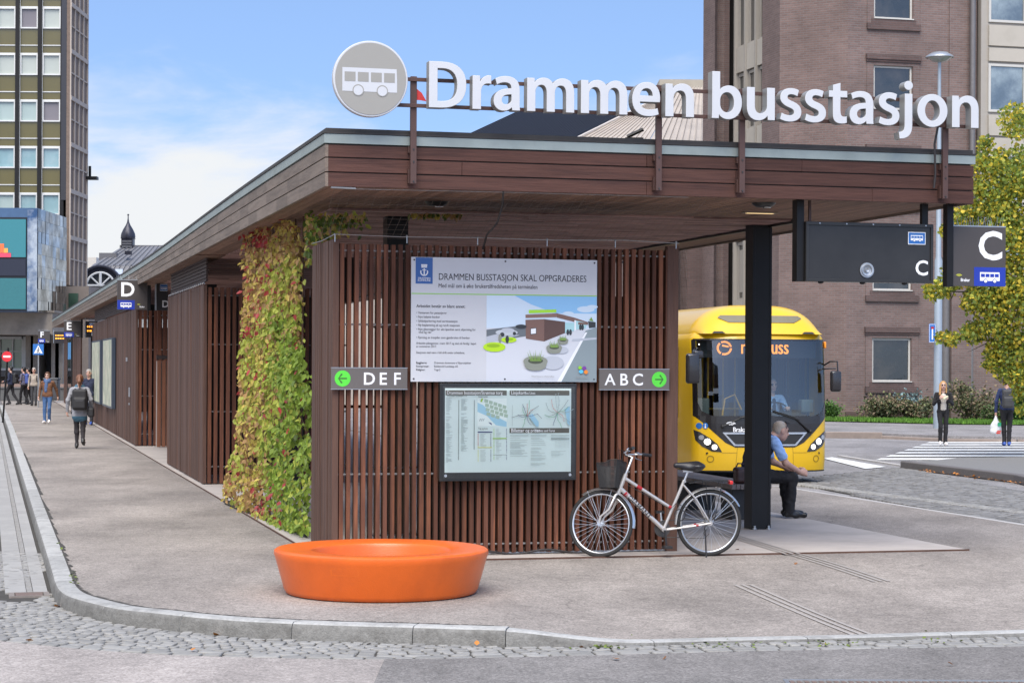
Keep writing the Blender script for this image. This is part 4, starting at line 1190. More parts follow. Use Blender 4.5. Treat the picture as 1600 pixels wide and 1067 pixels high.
def oval(x, y, rx, ry, m): pol([(x+rx*math.cos(2*PI*i/24), y+ry*math.sin(2*PI*i/24)) for i in range(24)], m)
pol([(0, 0), (1, 0), (1, 1), (0, 1)], 'paving')
pol([(0, 0), (1, 0), (1, .38), (0, .38)], 'skypale'); pol([(.25, 0), (1, 0), (1, .2), (.62, .2), (.4, .1)], 'sky')
for x, y, r in ((.9, .15, .08), (.96, .12, .05), (.74, .2, .05), (.12, .1, .09)): oval(x, y, r, r*.45, 'skypale')
pol([(0, .40), (.36, .34), (.36, .47), (0, .55)], 'asphalt')
pol([(0, .48), (.12, .44), (.3, .46), (0, .56)], 'shade')
pol([(.66, 1), (.9, .4), (1, .36), (1, 1)], 'road'); pol([(.64, 1), (.895, .42), (.915, .42), (.68, 1)], 'kerb')
pol([(.78, .5), (1, .48), (1, .5), (.77, .53)], 'shade'); pol([(.72, .7), (1, .66), (1, .685), (.71, .73)], 'dark') if False else None
pol([(.35, .28), (.52, .27), (.52, .53), (.355, .5)], 'brown'); pol([(.52, .27), (.71, .30), (.71, .43), (.52, .53)], 'brown_dark')
pol([(.35, .22), (.635, .2), (.635, .245), (.35, .26)], 'roof'); pol([(.635, .2), (.8, .25), (.92, .3), (.92, .31), (.8, .3), (.635, .25)], 'brown')
pol([(.38, .165), (.63, .155), (.63, .19), (.38, .205)], 'green_sign')
pol([(.395, .38), (.45, .37), (.45, .445), (.395, .455)], 'dark'); pol([(.4, .385), (.445, .378), (.445, .438), (.4, .445)], 'kerb')
pol([(.71, .31), (.8, .31), (.8, .4), (.71, .43)], 'glassy'); pol([(.8, .28), (.91, .31), (.9, .37), (.8, .39)], 'glassy'); pol([(.795, .28), (.81, .28), (.81, .4), (.795, .41)], 'kerb')
pol([(.83, .3), (.92, .31), (.92, .33), (.83, .33)], 'brown')
for x, y in ((.735, .42), (.76, .42), (.85, .36), (.87, .36)): oval(x, y, .012, .035, 'dark')
pol([(.92, .29), (.99, .3), (.99, .36), (.93, .37)], 'dark'); pol([(.93, .28), (.95, .24), (.97, .29)], 'plant')
oval(.18, .43, .10, .035, 'car'); oval(.19, .405, .06, .028, 'shade'); oval(.14, .455, .02, .025, 'dark'); oval(.25, .44, .015, .02, 'dark'); oval(.31, .36, .05, .025, 'dark')
oval(.07, .60, .1, .055, 'lime'); oval(.06, .585, .06, .022, 'lime_dark'); oval(.2, .515, .07, .032, 'lime'); oval(.2, .51, .04, .014, 'lime_dark')
oval(.12, .50, .014, .05, 'planter'); oval(.185, .51, .016, .045, 'dark')
oval(.60, .78, .1, .08, 'shade'); oval(.68, .63, .06, .04, 'shade')
def planter(x, y, r):
    oval(x, y+r*.55, r*.85, r*.45, 'planter'); pol([(x-r, y), (x+r, y), (x+r*.85, y+r*.6), (x-r*.85, y+r*.6)], 'planter'); oval(x, y, r, r*.55, 'planter'); oval(x, y-r*.02, r*.62, r*.32, 'planter_in')
    for k in range(9): dx = (k-4)*r*.16; pol([(x+dx*.6-.004, y), (x+dx*1.1, y-r*(1.0+.3*math.sin(k*2.1))), (x+dx*.6+.006, y)], 'plant')
planter(.69, .515, .05); planter(.61, .60, .072); planter(.44, .76, .11)
oval(.845, .835, .016, .02, 'green_l'); oval(.885, .84, .018, .024, 'violet'); oval(.855, .88, .02, .022, 'cyan'); oval(.9, .885, .018, .024, 'orange')
mb.build('printed_picture', pm_l, IB, angle=0)
mb = MB(); q = pp_(.81, .955); txt(mb, 'Buskerudbyen', .03, q[0], ly[0]-.001, q[1], sx=.8, offset=.008); q = pp_(.40, .945); txt(mb, 'Tiltaket finansieres av Buskerudbyen', .02, q[0], ly[0]-.001, q[1], sx=.85, offset=.008)
mb.build('caption', INKG, IB, angle=0)

# map case under it
MC = st_thing('map_case', 'black framed glass case with bus maps and timetables under the white board', 'map case', 1.08, -.05, .79)
W, Hh = 1.47, 1.01; D = .09
mb = MB(); mb.box(0, W, -D, 0, 0, Hh); mb.build('frame', pm('case_black', (.016, .015, .014), .3, var=.1, spec=.6), MC, bevel=.006)
y = -D-.0015; x0, x1, z0, z1 = .055, W-.06, .09, Hh-.05
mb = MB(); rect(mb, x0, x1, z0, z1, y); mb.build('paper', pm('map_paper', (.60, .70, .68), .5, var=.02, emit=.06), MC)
pml = [pm('map_bar', (.11, .10, .075), .5, var=.05), pm('map_green', (.40, .52, .40), .6, var=0), pm('map_water', (.36, .62, .76), .6, var=0), pm('map_text', (.22, .26, .26), .6, var=0),
       pm('map_line', (.80, .88, .84), .6, var=0), pm('map_red', (.6, .1, .08), .6, var=0), pm('map_navy', (.03, .03, .16), .6, var=0), pm('map_lime', (.35, .6, .05), .6, var=0), pm('map_yellow', (.75, .72, .12), .6, var=0),
       pm('map_line_green', (.12, .45, .22), .6, var=0), pm('map_pale_text', (.40, .46, .45), .6, var=0)]
mb = MB(); w = x1-x0; h = z1-z0
def mp(u, v): return (x0+u*w, z1-v*h)
yy = [y-.0005]
def mrect(u0, v0, u1, v1, m): yy[0] -= .00006; a = mp(u0, v1); b = mp(u1, v0); rect(mb, a[0], b[0], a[1], b[1], yy[0], m)
def mpol(p, m):
    yy[0] -= .00006; q = [mp(*k) for k in p]; ar = sum(q[i-1][0]*q[i][1]-q[i][0]*q[i-1][1] for i in range(len(q))); flat(mb, q if ar > 0 else q[::-1], yy[0], m)
def mlin(pts, m, t=.004):
    for (a, b), (c, d) in zip(pts, pts[1:]):
        L = math.hypot((c-a)*w, (d-b)*h) or 1; nx, ny = -(d-b)*h/L*t/w/2*1.0, (c-a)*w/L*t/h/2
        mpol([(a+nx, b+ny), (c+nx, d+ny), (c-nx, d-ny), (a-nx, b-ny)], m)
mrect(.004, .025, .485, .085, 0); mrect(.508, .025, .985, .085, 0); mrect(.508, .475, .985, .535, 0)
mpol([(.255, .12), (.485, .12), (.485, .45), (.255, .45)], 4); mpol([(.255, .17), (.30, .2), (.36, .3), (.485, .4), (.485, .46), (.40, .44), (.33, .33), (.255, .28)], 2)
for k in range(5):
    for j in range(4):
        u, v = .31+k*.036+j*.006, .125+j*.052+k*.018
        if v < .33 and u < .47: mpol([(u, v), (u+.03, v+.013), (u+.026, v+.052), (u-.003, v+.04)], 1)
mpol([(.285, .122), (.30, .122), (.29, .165), (.275, .16)], 7)
mpol([(.255, .34), (.29, .34), (.4, .45), (.255, .45)], 4); mpol([(.34, .4), (.365, .415), (.37, .44), (.35, .42)], 6)
for k in range(3): mlin([(.27+k*.014, .39), (.28+k*.014, .36)], 3, .006)
rnd = random.Random(6)
for c0, c1, v0, v1 in ((.008, .06, .115, .88), (.125, .18, .13, .74)):
    v = v0
    while v < v1:
        if rnd.random() < .88: mrect(c0, v, c0+rnd.uniform(.3, 1)*(c1-c0), v+.0045, 10)
        v += .0105
for u, v0, v1 in ((.104, .14, .85), (.226, .14, .725)): mrect(u, v0, u+.005, v1, 3)
mrect(.256, .515, .37, .527, 6); mrect(.375, .592, .485, .603, 7); mrect(.256, .70, .37, .708, 8); mrect(.378, .79, .485, .794, 3)
for k in range(24):
    for u, cs in ((.256, (5 if k < 11 else 8)), (.38, 7)):
        if (u < .3 and k in (0, 12, 13)) or (u > .3 and k in (7, 19)): continue
        v = .53+k*.0145 if u < .3 else .48+k*.0158
        mrect(u, v, u+.007, v+.006, cs); mrect(u+.02, v, u+.02+rnd.uniform(.02, .05), v+.004, 10); mrect(u+.1, v, u+.106, v+.007, 6)
for u in (.512, .592, .672):
    pass
for (u0, u1) in ((.51, .585+.07), (.675, .80), (.835, .98)):
    v = .56
    mrect(u0, v, u1, v+.008, 10)
    v += .03
    while v < (.83 if u0 < .6 else .92 if u0 < .8 else .60):
        if rnd.random() < .8: mrect(u0, v, u0+(u1-u0)*rnd.uniform(.5, 1), v+.004, 10)
        v += .012
mrect(.835, .597, .982, .608, 3)
for k in range(11):
    for j in range(8): mrect(.87+k*.0102, .62+j*.012, .8735+k*.0102, .6235+j*.012, 10)
for v in (.75, .765, .79, .80): mrect(.835, v, .835+rnd.uniform(.06, .14), v+.004, 10)
def net(cx, cy, s, n, seed):
    r = random.Random(seed)
    for k in range(n):
        t = 2*PI*k/n+r.uniform(-.2, .2); p = [(cx, cy)]; d = t
        for q in range(3): p.append((p[-1][0]+math.cos(d)*s*r.uniform(.2, .45)*.6, p[-1][1]+math.sin(d)*s*r.uniform(.2, .45))); d += r.uniform(-.7, .7)
        mlin(p, r.choice((3, 5, 9, 10, 6)), .004)
        for u, v in p[1:]: mrect(u-.004, v-.006, u+.01, v-.002, 10)
mlin([(.52, .35), (.58, .32), (.65, .32), (.69, .25), (.735, .21)], 3, .006); mlin([(.525, .2), (.525, .45)], 10, .004); mlin([(.66, .14), (.66, .23), (.63, .34)], 9, .004); mlin([(.72, .3), (.76, .36)], 3, .005)
mpol([(.655, .33), (.685, .30), (.735, .40), (.735, .455), (.715, .455)], 2); mpol([(.94, .25), (.985, .21), (.985, .45), (.965, .42), (.955, .33)], 2)
net(.64, .33, .13, 9, 2); net(.885, .29, .2, 13, 3)
mb.build('map_print', pml, MC, angle=0)
mb = MB(); yq = yy[0]-.001
q = mp(.008, .072); txt(mb, 'Drammen busstasjon/Strømsø torg', .050, q[0], yq, q[1], sx=.83, offset=.012)
q = mp(.513, .072); txt(mb, 'Linjekart', .052, q[0], yq, q[1], sx=.85, offset=.014); q = mp(.62, .070); txt(mb, 'Bus Lines', .038, q[0], yq, q[1], sx=.8, offset=.014)
q = mp(.513, .522); txt(mb, 'Billetter og priser', .052, q[0], yq, q[1], sx=.85, offset=.014); q = mp(.705, .520); txt(mb, 'Tickets and Fares', .038, q[0], yq, q[1], sx=.8, offset=.014)
mb.build('heading', LWHITE, MC, angle=0)
mb = MB()
for s, u, v in (('Drammen busstasjon a-å', .01, .10), ('Stasjonsplan', .255, .108), ('Tog og buss', .255, .487)): q = mp(u, v); txt(mb, s, .026, q[0], yq, q[1], sx=.8, offset=.012)
mb.build('small_heading', INK, MC, angle=0)
mb = MB(); screws(mb, [(.065, .058), (W-.07, .058)], -D, .016); mb.build('lock', CHROME, MC)
mb = MB(); rect(mb, .03, W-.03, .03, Hh-.03, yq-.002); mb.build('glass', glass('case_glass', (.97, .98, .97), .035, .01, .25), MC)

# direction signs
def arrow_sign(label, a0, a1, s, left):
    t = st_thing('direction_sign', label, 'direction sign', a0, -.03, 1.735); W = a1-a0; Hh = .222
    mb = MB(); mb.box(0, W, -.035, 0, 0, Hh); mb.build('panel', SIGNG, t, bevel=.003)
    mb = MB(); mb.box(-.002, W+.002, -.0355, .001, -.002, .004); mb.box(-.002, W+.002, -.0355, .001, Hh-.004, Hh+.002); mb.build('rim', GALV, t)
    cx = .115 if left else W-.115; cz = Hh/2; mb = MB(); disc(mb, cx, cz, .082, -.0365); o = mb.build('arrow_disc', GREEN, t)
    s_ = -1 if left else 1; y = -.0378; mb = MB()
    rect(mb, cx-.045, cx+.045, cz-.007, cz+.007, y)
    for k in (-1, 1):
        p = [(cx+s_*.048, cz), (cx+s_*.038-s_*.0, cz+k*.0), (cx+s_*.0, cz+k*.042), (cx+s_*.014, cz+k*.052)]
        ar = sum(p[i-1][0]*p[i][1]-p[i][0]*p[i-1][1] for i in range(4)); flat(mb, p if ar > 0 else p[::-1], y-.0004)
    mb.build('arrow', pm('arrow_dark', (.05, .16, .03), .5, var=0), o)
    mb = MB()
    xs = (.325, .49, .64) if left else (.06, .222, .365)
    for ch, x in zip(s, xs): txt(mb, ch, .175, x, -.037, .05, offset=.017)
    mb.build('lettering', LWHITE, t, angle=0)
arrow_sign('grey-brown sign reading DEF with a green left arrow', -.035, .755, 'DEF', True)
arrow_sign('grey-brown sign reading ABC with a green right arrow', 2.82, 3.60, 'ABC', False)

# stop signs
def bird_spikes(t, x0, x1, z, y):
    mb = MB(); r = random.Random(3); n = max(6, int((x1-x0)/.028))
    for k in range(n): x = x0+(x1-x0)*k/n; mb.cyl((x, y, z), (x+r.uniform(-.02, .02), y+r.uniform(-.05, .05), z+.1), .0022, .001, n=4)
    mb.build('bird_spikes', GALV, t)
def brakar(mb, x, z, s, y, m):
    for k in range(3):
        r0, r1 = s*(1-.28*k), s*(.84-.28*k)
        pts = [(x+r0*.8*math.sin(t), z+r0*.55*math.cos(t)-.2*s) for t in frange(-.9, 1.0, 8)]+[(x+r1*.8*math.sin(t), z+r1*.55*math.cos(t)-.2*s) for t in frange(1.0, -.9, 8)]
        ar = sum(pts[i-1][0]*pts[i][1]-pts[i][0]*pts[i-1][1] for i in range(len(pts))); flat(mb, pts if ar > 0 else pts[::-1], y, m)
def stop_sign(label, ch, a, b, ztop, zb, left_blue, lx, sc_=1.0, wp=.55, post=True):
    """hanging square stop sign; a = edge at the post"""
    t = st_thing('stop_sign', label, 'stop sign', a, b, zb); W = wp*sc_; Hh = .63*sc_
    mb = MB(); mb.box(0, W, -.03, .03, 0, Hh); mb.build('panel', pm('stop_panel', (.062, .052, .047), .35, var=.04), t, bevel=.003)
    x0, x1 = (0, W*.58) if left_blue else (W*.40, W)
    mb = MB(); rect(mb, x0+.002, x1-.002, .002, Hh*.32, -.0315); o = mb.build('blue_panel', BLUE, t)
    mb = MB(); bw = (x1-x0)*.62; bus_icon(mb, x0+(x1-x0)*.19, Hh*.09, bw, -.033, 0, 1); mb.build('bus_pictogram', [LWHITE, BLUE], o)
    mb = MB(); txt(mb, ch, .42*sc_, lx, -.032, Hh*.46, offset=.022); mb.build('lettering', LWHITE, t, angle=0)
    mb = MB(); bx = W*.07 if not left_blue else W*.66
    brakar(mb, bx+.03, Hh*.17, .055, -.032, 0); txt(mb, 'Brakar', .05, bx+.05, -.032, Hh*.075, 1, offset=.03, sx=.8); mb.build('operator_mark', [pm('mark_lime', (.6, .6, .05), .5, var=0), LWHITE], t, angle=0)
    mb = MB(); mb.box(.0, W, -.031, .031, Hh, Hh+.012); mb.build('rim', GALV, t)
    bird_spikes(t, 0, W, Hh+.012, 0)
    if post:
        mb = MB()
        if left_blue: mb.box(W, W+.07, -.05, .05, -.02, ztop-zb)
        else: mb.box(-.075, 0, -.05, .05, -.01, ztop-zb)
        mb.build('post', BLK, t, bevel=.003)
    return t
stop_sign('black hanging stop sign with white C and blue bus panel at the roof corner', 'C', 6.46, -.9, 3.72, 2.855, False, .29, wp=.62)
d = toab(at(183, 480, 43.3)); stop_sign('black hanging stop sign with white D and blue bus panel at the left eave', 'D', d[0], d[1], 3.66, 3.13, True, .06, wp=.64)
d = toab(at(100, 518, 78)); stop_sign('black hanging stop sign with white E and blue bus panel, further along the eave', 'E', d[0], d[1], 3.66, 2.95, True, .08, wp=.64)
d = toab(at(59.5, 532, 108)); stop_sign('black hanging stop sign with white F, farthest along the platform', 'F', d[0], d[1], 3.5, 3.02, True, .10, wp=.62)
# large display board at stop C
t = st_thing('display_board', 'wide black hanging departure board with loudspeaker, letter C and bus badge', 'display board', 4.72, -.9, 2.875)
W, Hh = 1.49, .62
mb = MB(); mb.box(.05, W, -.07, .07, 0, Hh); mb.build('panel', pm('display_black', (.026, .025, .025), .27, var=.3, scale=1.3, spec=.35), t, bevel=.004)
mb = MB()
for x0, x1, z0, z1 in ((.05, W, 0, .03), (.05, W, Hh-.035, Hh), (.05, .08, .03, Hh-.035), (W-.03, W, .03, Hh-.035)): mb.box(x0, x1, -.085, -.07, z0, z1)
mb.build('rim', pm('display_rim', (.02, .019, .018), .4), t, bevel=.003)
mb = MB(); mb.box(-.035, .045, -.04, .09, 0, .845); mb.build('post', BLK, t, bevel=.003)
mb = MB(); mb.box(W-.09, W-.02, 0, .06, Hh, .845); mb.build('post', BLK, t, bevel=.003)
mb = MB(); mb.cyl((.13, .02, Hh), (.13, .02, .845), .018, n=8); mb.build('cable_tube', BRN, t)
cx, cz = .735, .125
mb = MB(); mb.lathe([(.001, .006), (.02, .012), (.026, .004), (.03, -.01), (.05, -.006), (.052, .012), (.062, .014), (.066, .002), (.078, .002), (.08, -.006)], 28); 
o = mb.build('loudspeaker', [GALV], t); o.rotation_euler = (PI/2, 0, 0); o.location = (cx, -.082, cz)
mb = MB(); txt(mb, 'C', .22, 1.285, -.072, .085, offset=.016); mb.build('lettering', LWHITE, t, angle=0)
mb = MB(); rect(mb, 1.205, 1.405, .405, .535, -.0715, 0); rect(mb, 1.212, 1.398, .412, .528, -.0725, 1); bus_icon(mb, 1.235, .447, .14, -.0735, 0, 1); mb.build('bus_badge', [LWHITE, TBLUE], t)
mb = MB(); screws(mb, [(x, Hh-.017) for x in (.2, .5, .8, 1.1, 1.4)], -.085, .008); mb.build('screw', GALV, t)
mb = MB()
for x in (.25, .72, 1.2): mb.lathe([(.03, 0), (.03, -.012), (.012, -.02), (.001, -.02)], 10, (x, 0, 0))
mb.build('downlight', BLK, t)
# small boards at D, E, F
def small_display(label, px, Y, ch, lit=False, w=.42, zb=3.13):
    a, b = toab(at(px, 480, Y)); t = st_thing('display_board', label, 'display board', a, b, zb); Hh = .62
    mb = MB(); mb.box(0, w, -.06, .06, 0, Hh); mb.build('panel', SIGNB, t, bevel=.003)
    mb = MB(); mb.box(-.03, -.002, -.03, .03, 0, 3.7-zb); mb.build('post', GALV, t)
    if ch:
        mb = MB(); txt(mb, ch, .21, w*.45, -.062, .07, offset=.016); mb.build('lettering', LWHITE, t, angle=0)
        mb = MB(); rect(mb, w*.28, w*.95, .42, .57, -.061, 0); rect(mb, w*.30, w*.93, .43, .56, -.062, 1); bus_icon(mb, w*.36, .46, w*.52, -.063, 0, 1); mb.build('bus_badge', [LWHITE, TBLUE], t)
    if lit:
        mb = MB(); r = random.Random(4)
        for k in range(2):
            x = w*.12
            while x < w*.85: q = r.uniform(.03, .09); rect(mb, x, x+q, Hh*.62-k*.16, Hh*.62+.06-k*.16, -.062); x += q+.03
        mb.build('led_text', pm('led_orange', (1, .32, .03), .5, var=0, emit=1.4), t)
small_display('slim black departure board with bus badge beside the D sign', 244.5, 43.9, 'D', w=.24)
small_display('small black departure board with orange text beside the E sign', 134, 78, 'E', True, .45, 2.95)
small_display('black departure board with orange text beside the F sign', 84.5, 108, None, True, .6, 3.0)
# display cases on the second block
for k, (p0, p1) in enumerate(((164, 179), (146.5, 160))):
    def b_at(px):
        lo, hi = 20.0, 60.0
        for _ in range(50):
            m = (lo+hi)/2; q = loc(-.06, m); x = PX+FPX*q.x/q.y
            if x > px: lo = m
            else: hi = m
        return lo
    b0, b1 = b_at(p1), b_at(p0)
    t = st_thing('poster_case', ('nearer' if k == 0 else 'farther')+' tall blue framed poster case on the boarded wall', 'poster case', -.03, b0, .72, 'poster cases on the wall')
    L = b1-b0; mb = MB(); mb.box(-.10, 0, 0, L, 0, 1.95); mb.build('case', pm('case_blue', (.045, .06, .085), .35), t, bevel=.01)
    mb = MB(); mb.poly([(-.102, L*.06, .06), (-.102, L*.06, 1.9), (-.102, L*.94, 1.9), (-.102, L*.94, .06)][::-1])
    o = mb.build('poster', pm('poster_print', (.35, .42, .30), .4, var=.5, scale=3, c2=(.62, .60, .45), c2scale=2.6, c2amt=.9), t, angle=0)
# ------------------------------------------------------------------ orange ring bench
c = ground(596, 896); c = Vector((-1.135, 17.66, 0))
RING = pm('orange_plastic', (.72, .125, .010), .34, var=.07, scale=3.5, bump=.2, bscale=90, c2=(.64, .11, .010), c2scale=2.2, spec=.6)
rg = thing('ring_bench', 'round bright orange moulded plastic ring bench on the pavement before the slatted wall', 'ring bench', c, .3)
mb = MB(); t = 2*PI
prof = [(.80, 0), (.832, .012), (.85, .045), (.925, .312), (.938, .350), (.935, .374), (.915, .388), (.885, .390), (.625, .378), (.612, .372), (.606, .362), (.60, .34), (.55, .12), (.54, .0)]
mb.lathe(prof, 96, closed=True); mb.build('shell', RING, rg, angle=42)
mb = MB()
def on_side(u, z, d):   # point on the outer cone
    r = .85+(z-.045)*(.075/.28)+d; return (r*math.sin(u), -r*math.cos(u), z)
for (u0, u1, z0, z1) in ((-.72, -.44, .285, .292), (-.72, -.44, .228, .235), (-.72, -.705, .235, .285), (-.455, -.44, .235, .285)):
    n = 8
    for k in range(n):
        a, b = u0+(u1-u0)*k/n, u0+(u1-u0)*(k+1)/n; q = [on_side(a, z0, .003), on_side(b, z0, .003), on_side(b, z1, .003), on_side(a, z1, .003)]
        mb.poly(q)
mb.build('embossed_frame', pm('orange_emboss', (.70, .13, .012), .5, var=0), rg)

# ------------------------------------------------------------------ bicycle
SILV = pm('frame_silver', (.56, .53, .50), .32, .55, var=.06, scale=6, coat=.3)
TYRE = pm('tyre', (.022, .021, .02), .8, var=.2, scale=30)
ALU = pm('aluminium', (.62, .63, .64), .28, .9, var=.05)
RUBB = pm('black_rubber', (.018, .017, .018), .55, var=.15, scale=12)
REDP = pm('red_decal', (.35, .015, .02), .4, var=0)
ra_, rb_ = ground(1107, 868.5, .0), ground(938, 872, -.01)
hd = Vector((rb_.x-ra_.x, rb_.y-ra_.y, 0)); WB = hd.length; bz = math.atan2(hd.y, hd.x)
BK = thing('bicycle', 'silver bicycle with black front basket leaning by the slatted wall', 'bicycle', (ra_.x, ra_.y, .0), bz)
BK.rotation_euler = (R(-2.2), 0, bz)
k = WB/1.08
RW = .352
def V3(x, y, z): return Vector((x, y, z))
rh = V3(0, 0, RW)
bb = V3(.49, 0, .285); st_top = V3(.275, 0, .80); ht_t = V3(WB-.255, 0, .855); ht_b = V3(WB-.195, 0, .70)
axis = (ht_t-ht_b).normalized()
fc = ht_b-axis*.045
def bent(r, p, q): pass
mb = MB()
mb.tube([bb, bb.lerp(st_top, .5), st_top], .0165, 10); mb.tube([ht_b-axis*.02, ht_t+axis*.015], .022, 12)
seat_j = bb.lerp(st_top, .42)
mb.tube([ht_t-axis*.03, seat_j], [.019, .017], 10); mb.tube([ht_b+axis*.02, bb], [.024, .022], 12)
mb.cyl(bb+V3(0, -.04, 0), bb+V3(0, .04, 0), .024, n=14)
for s in (-1, 1):
    mb.tube([bb+V3(-.03, s*.03, 0), V3(.18, s*.045, RW-.03), rh+V3(0, s*.062, 0)], .0105, 8)
    mb.tube([st_top-V3(-.01, 0, .05)+V3(0, s*.018, 0), st_top.lerp(rh, .45)+V3(0, s*.05, 0), rh+V3(0, s*.062, 0)], .009, 8)
    mb.cyl(rh+V3(0, s*.055, 0), rh+V3(0, s*.068, 0), .02, n=10)
fr = mb.build('frame', SILV, BK, angle=50)
mb = MB(); d = (bb-ht_b).normalized(); up = V3(0, 1, 0)
for t0, t1, r_ in ((.10, .135, .0247), (.145, .155, .0247)): mb.cyl(ht_b.lerp(bb, t0)+axis*.018*(1-t0), ht_b.lerp(bb, t1)+axis*.018*(1-t1), r_, n=14)
d2 = (seat_j-ht_t).normalized()
for t0, t1 in ((.26, .36), (.92, .97)): mb.cyl((ht_t-axis*.03).lerp(seat_j, t0), (ht_t-axis*.03).lerp(seat_j, t1), .0192, n=12)
for s in (-1, 1):
    p = V3(.18, s*.045, RW-.03); q = rh+V3(0, s*.062, 0); mb.cyl(p.lerp(q, .15), p.lerp(q, .3), .0108, n=8)
mb.build('red_decal', REDP, fr, angle=40)
me = text_mesh('DIAMANT', .062, .03); mb = MB()
p0 = ht_b.lerp(bb, .19)+axis*.015; ax = (bb-ht_b-axis*.02).normalized()
# seen from the rider's left (+y): text runs from the head tube down to the bracket
zt = Vector((0, 1, 0)); yt = zt.cross(ax)
M = Matrix(((ax.x, yt.x, zt.x, p0.x), (ax.y, yt.y, zt.y, p0.y+.0225), (ax.z, yt.z, zt.z, p0.z), (0, 0, 0, 1))) @ Matrix.Translation((0, -.021, 0)) @ Matrix.Diagonal((1.15, 1, 1, 1))
mb.addmesh(me, M); mb.build('lettering', INK, fr, angle=0)
def wheel(parent, hub):
    w = bpy.data.objects.new('wheel', None); col.objects.link(w); w.parent = parent; w.location = hub
    def circ(r, n=56): return [V3(r*math.cos(2*PI*i/n), 0, r*math.sin(2*PI*i/n)) for i in range(n)]
    mb = MB(); mb.tube(circ(RW-.021), .021, 10, closed=True); mb.build('tyre', TYRE, w, angle=60)
    mb = MB(); mb.tube(circ(RW-.046), .0125, 8, closed=True, flat=.8); mb.build('rim', ALU, w, angle=60)
    mb = MB(); r = random.Random(2)
    for i in range(36):
        s = 1 if i % 2 else -1; a = 2*PI*i/36; a2 = a+(.55 if (i//2) % 2 else -.55)
        mb.cyl((.03*math.cos(a2), s*.03, .03*math.sin(a2)), ((RW-.05)*math.cos(a), s*.004, (RW-.05)*math.sin(a)), .0016, n=4, caps=False)
    mb.build('spokes', ALU, w, angle=0)
    mb = MB(); mb.cyl((0, -.05, 0), (0, .05, 0), .016, n=12); mb.cyl((0, -.034, 0), (0, -.028, 0), .031, n=14); mb.cyl((0, .028, 0), (0, .034, 0), .031, n=14); mb.build('hub', ALU, w)
    return w
rw = wheel(BK, rh); rw.rotation_euler = (0, .3, 0)
# steering assembly: built straight, then turned about the head-tube axis
STR = R(-33)
Rm = Matrix.Translation(ht_b) @ Matrix.Rotation(STR, 4, axis) @ Matrix.Translation(-ht_b)
fh = V3(WB, 0, RW)
crown = ht_b-axis*.04
mb = MB(); mb.M = Rm
mb.cyl(ht_b-axis*.015, crown, .024, n=12)
for s in (-1, 1):
    mb.tube([crown+V3(0, s*.012, 0), crown+V3(.012, s*.05, -.02), crown.lerp(fh, .55)+V3(-.02, s*.054, 0), fh+V3(-.012, s*.056, .07), fh+V3(0, s*.056, 0)], [.016, .015, .0125, .0105, .01], 8)
mb.build('fork', SILV, BK, angle=50)
fw = wheel(BK, (0, 0, 0)); fw.matrix_local = Rm @ Matrix.Translation(fh)
# cranks, chain, derailleur
mb = MB(); mb.cyl(bb+V3(0, -.055, 0), bb+V3(0, -.051, 0), .085, n=30); mb.cyl(bb+V3(0, -.045, 0), bb+V3(0, -.041, 0), .07, n=30)
mb.build('chainring', pm('oily_steel', (.12, .115, .11), .45, .8, var=.2, scale=20), BK)
for s, ang in ((1, R(-95)), (-1, R(85))):
    e = bb+V3(.17*math.cos(ang), s*.075, .17*math.sin(ang)); mb = MB()
    mb.tube([bb+V3(0, s*.06, 0), e], [.013, .010], 8); o = mb.build('crank', RUBB if s > 0 else ALU, BK)
    mb = MB(); mb.box(e.x-.045, e.x+.045, e.y if s > 0 else e.y-.09, e.y+.09 if s > 0 else e.y, e.z-.012, e.z+.012); mb.build('pedal', RUBB, o, bevel=.003)
mb = MB(); mb.tube([bb+V3(0, -.053, .085), rh+V3(0, -.053, .045)], .005, 5); mb.tube([bb+V3(0, -.053, -.085), V3(.03, -.053, RW-.17), V3(-.02, -.053, RW-.12)], .005, 5); mb.cyl(rh+V3(0, -.06, 0), rh+V3(0, -.038, 0), .045, .03, n=20)
mb.tube([rh+V3(.01, -.06, -.03), rh+V3(.03, -.06, -.11), rh+V3(.02, -.06, -.17)], .014, 6)
mb.build('chain', MATS['oily_steel'], BK)
# seat post, saddle
sp = st_top+(st_top-bb).normalized()*.10
mb = MB(); mb.cyl(st_top-V3(0, 0, .01), sp, .0135, n=10); mb.cyl(st_top-V3(0, .03, .012), st_top+V3(0, .035, -.012), .012, n=8); mb.box(sp.x-.05, sp.x+.06, -.02, .02, sp.z-.006, sp.z+.012); mb.build('seat_post', ALU, BK)
S0 = sp+V3(-.03, 0, .05)
sdf_mesh('saddle', [('e', S0+V3(-.07, 0, .005), (.085, .10, .038), 0), ('c', S0+V3(-.06, 0, .0), S0+V3(.16, 0, .012), .055, .028, 0), ('e', S0+V3(-.02, 0, -.012), (.11, .06, .03), 0)], [pm('saddle_black', (.016, .016, .02), .42)], .008, .03, BK)
# mudguards
def guard(parent, hub, r, a0, a1, M=None, w=.033):
    mb = MB(); mb.M = M or Matrix.Identity(4); n = 22; vs = []; fs = []
    for i in range(n+1):
        t = a0+(a1-a0)*i/n
        for j, (y, dr) in enumerate(((-w, -.012), (-w*.5, .004), (0, .008), (w*.5, .004), (w, -.012))): vs.append((hub[0]+(r+dr)*math.cos(t), y, hub[2]+(r+dr)*math.sin(t)))
    for i in range(n):
        for j in range(4): fs.append((i*5+j, i*5+j+1, i*5+j+6, i*5+j+5))
    mb.add(vs, fs)
    tt = a0+.12*(a1-a0) if abs(math.sin(a0)) < .9 else a1
    for s in (-1, 1):
        for q in ((a1-.25,) if M is None else (a0+.2, a0+.95)): mb.cyl((hub[0], s*.05, hub[2]), (hub[0]+r*math.cos(q), s*w, hub[2]+r*math.sin(q)), .0022, n=4)
    return mb.build('mudguard', ALU, parent, angle=60)
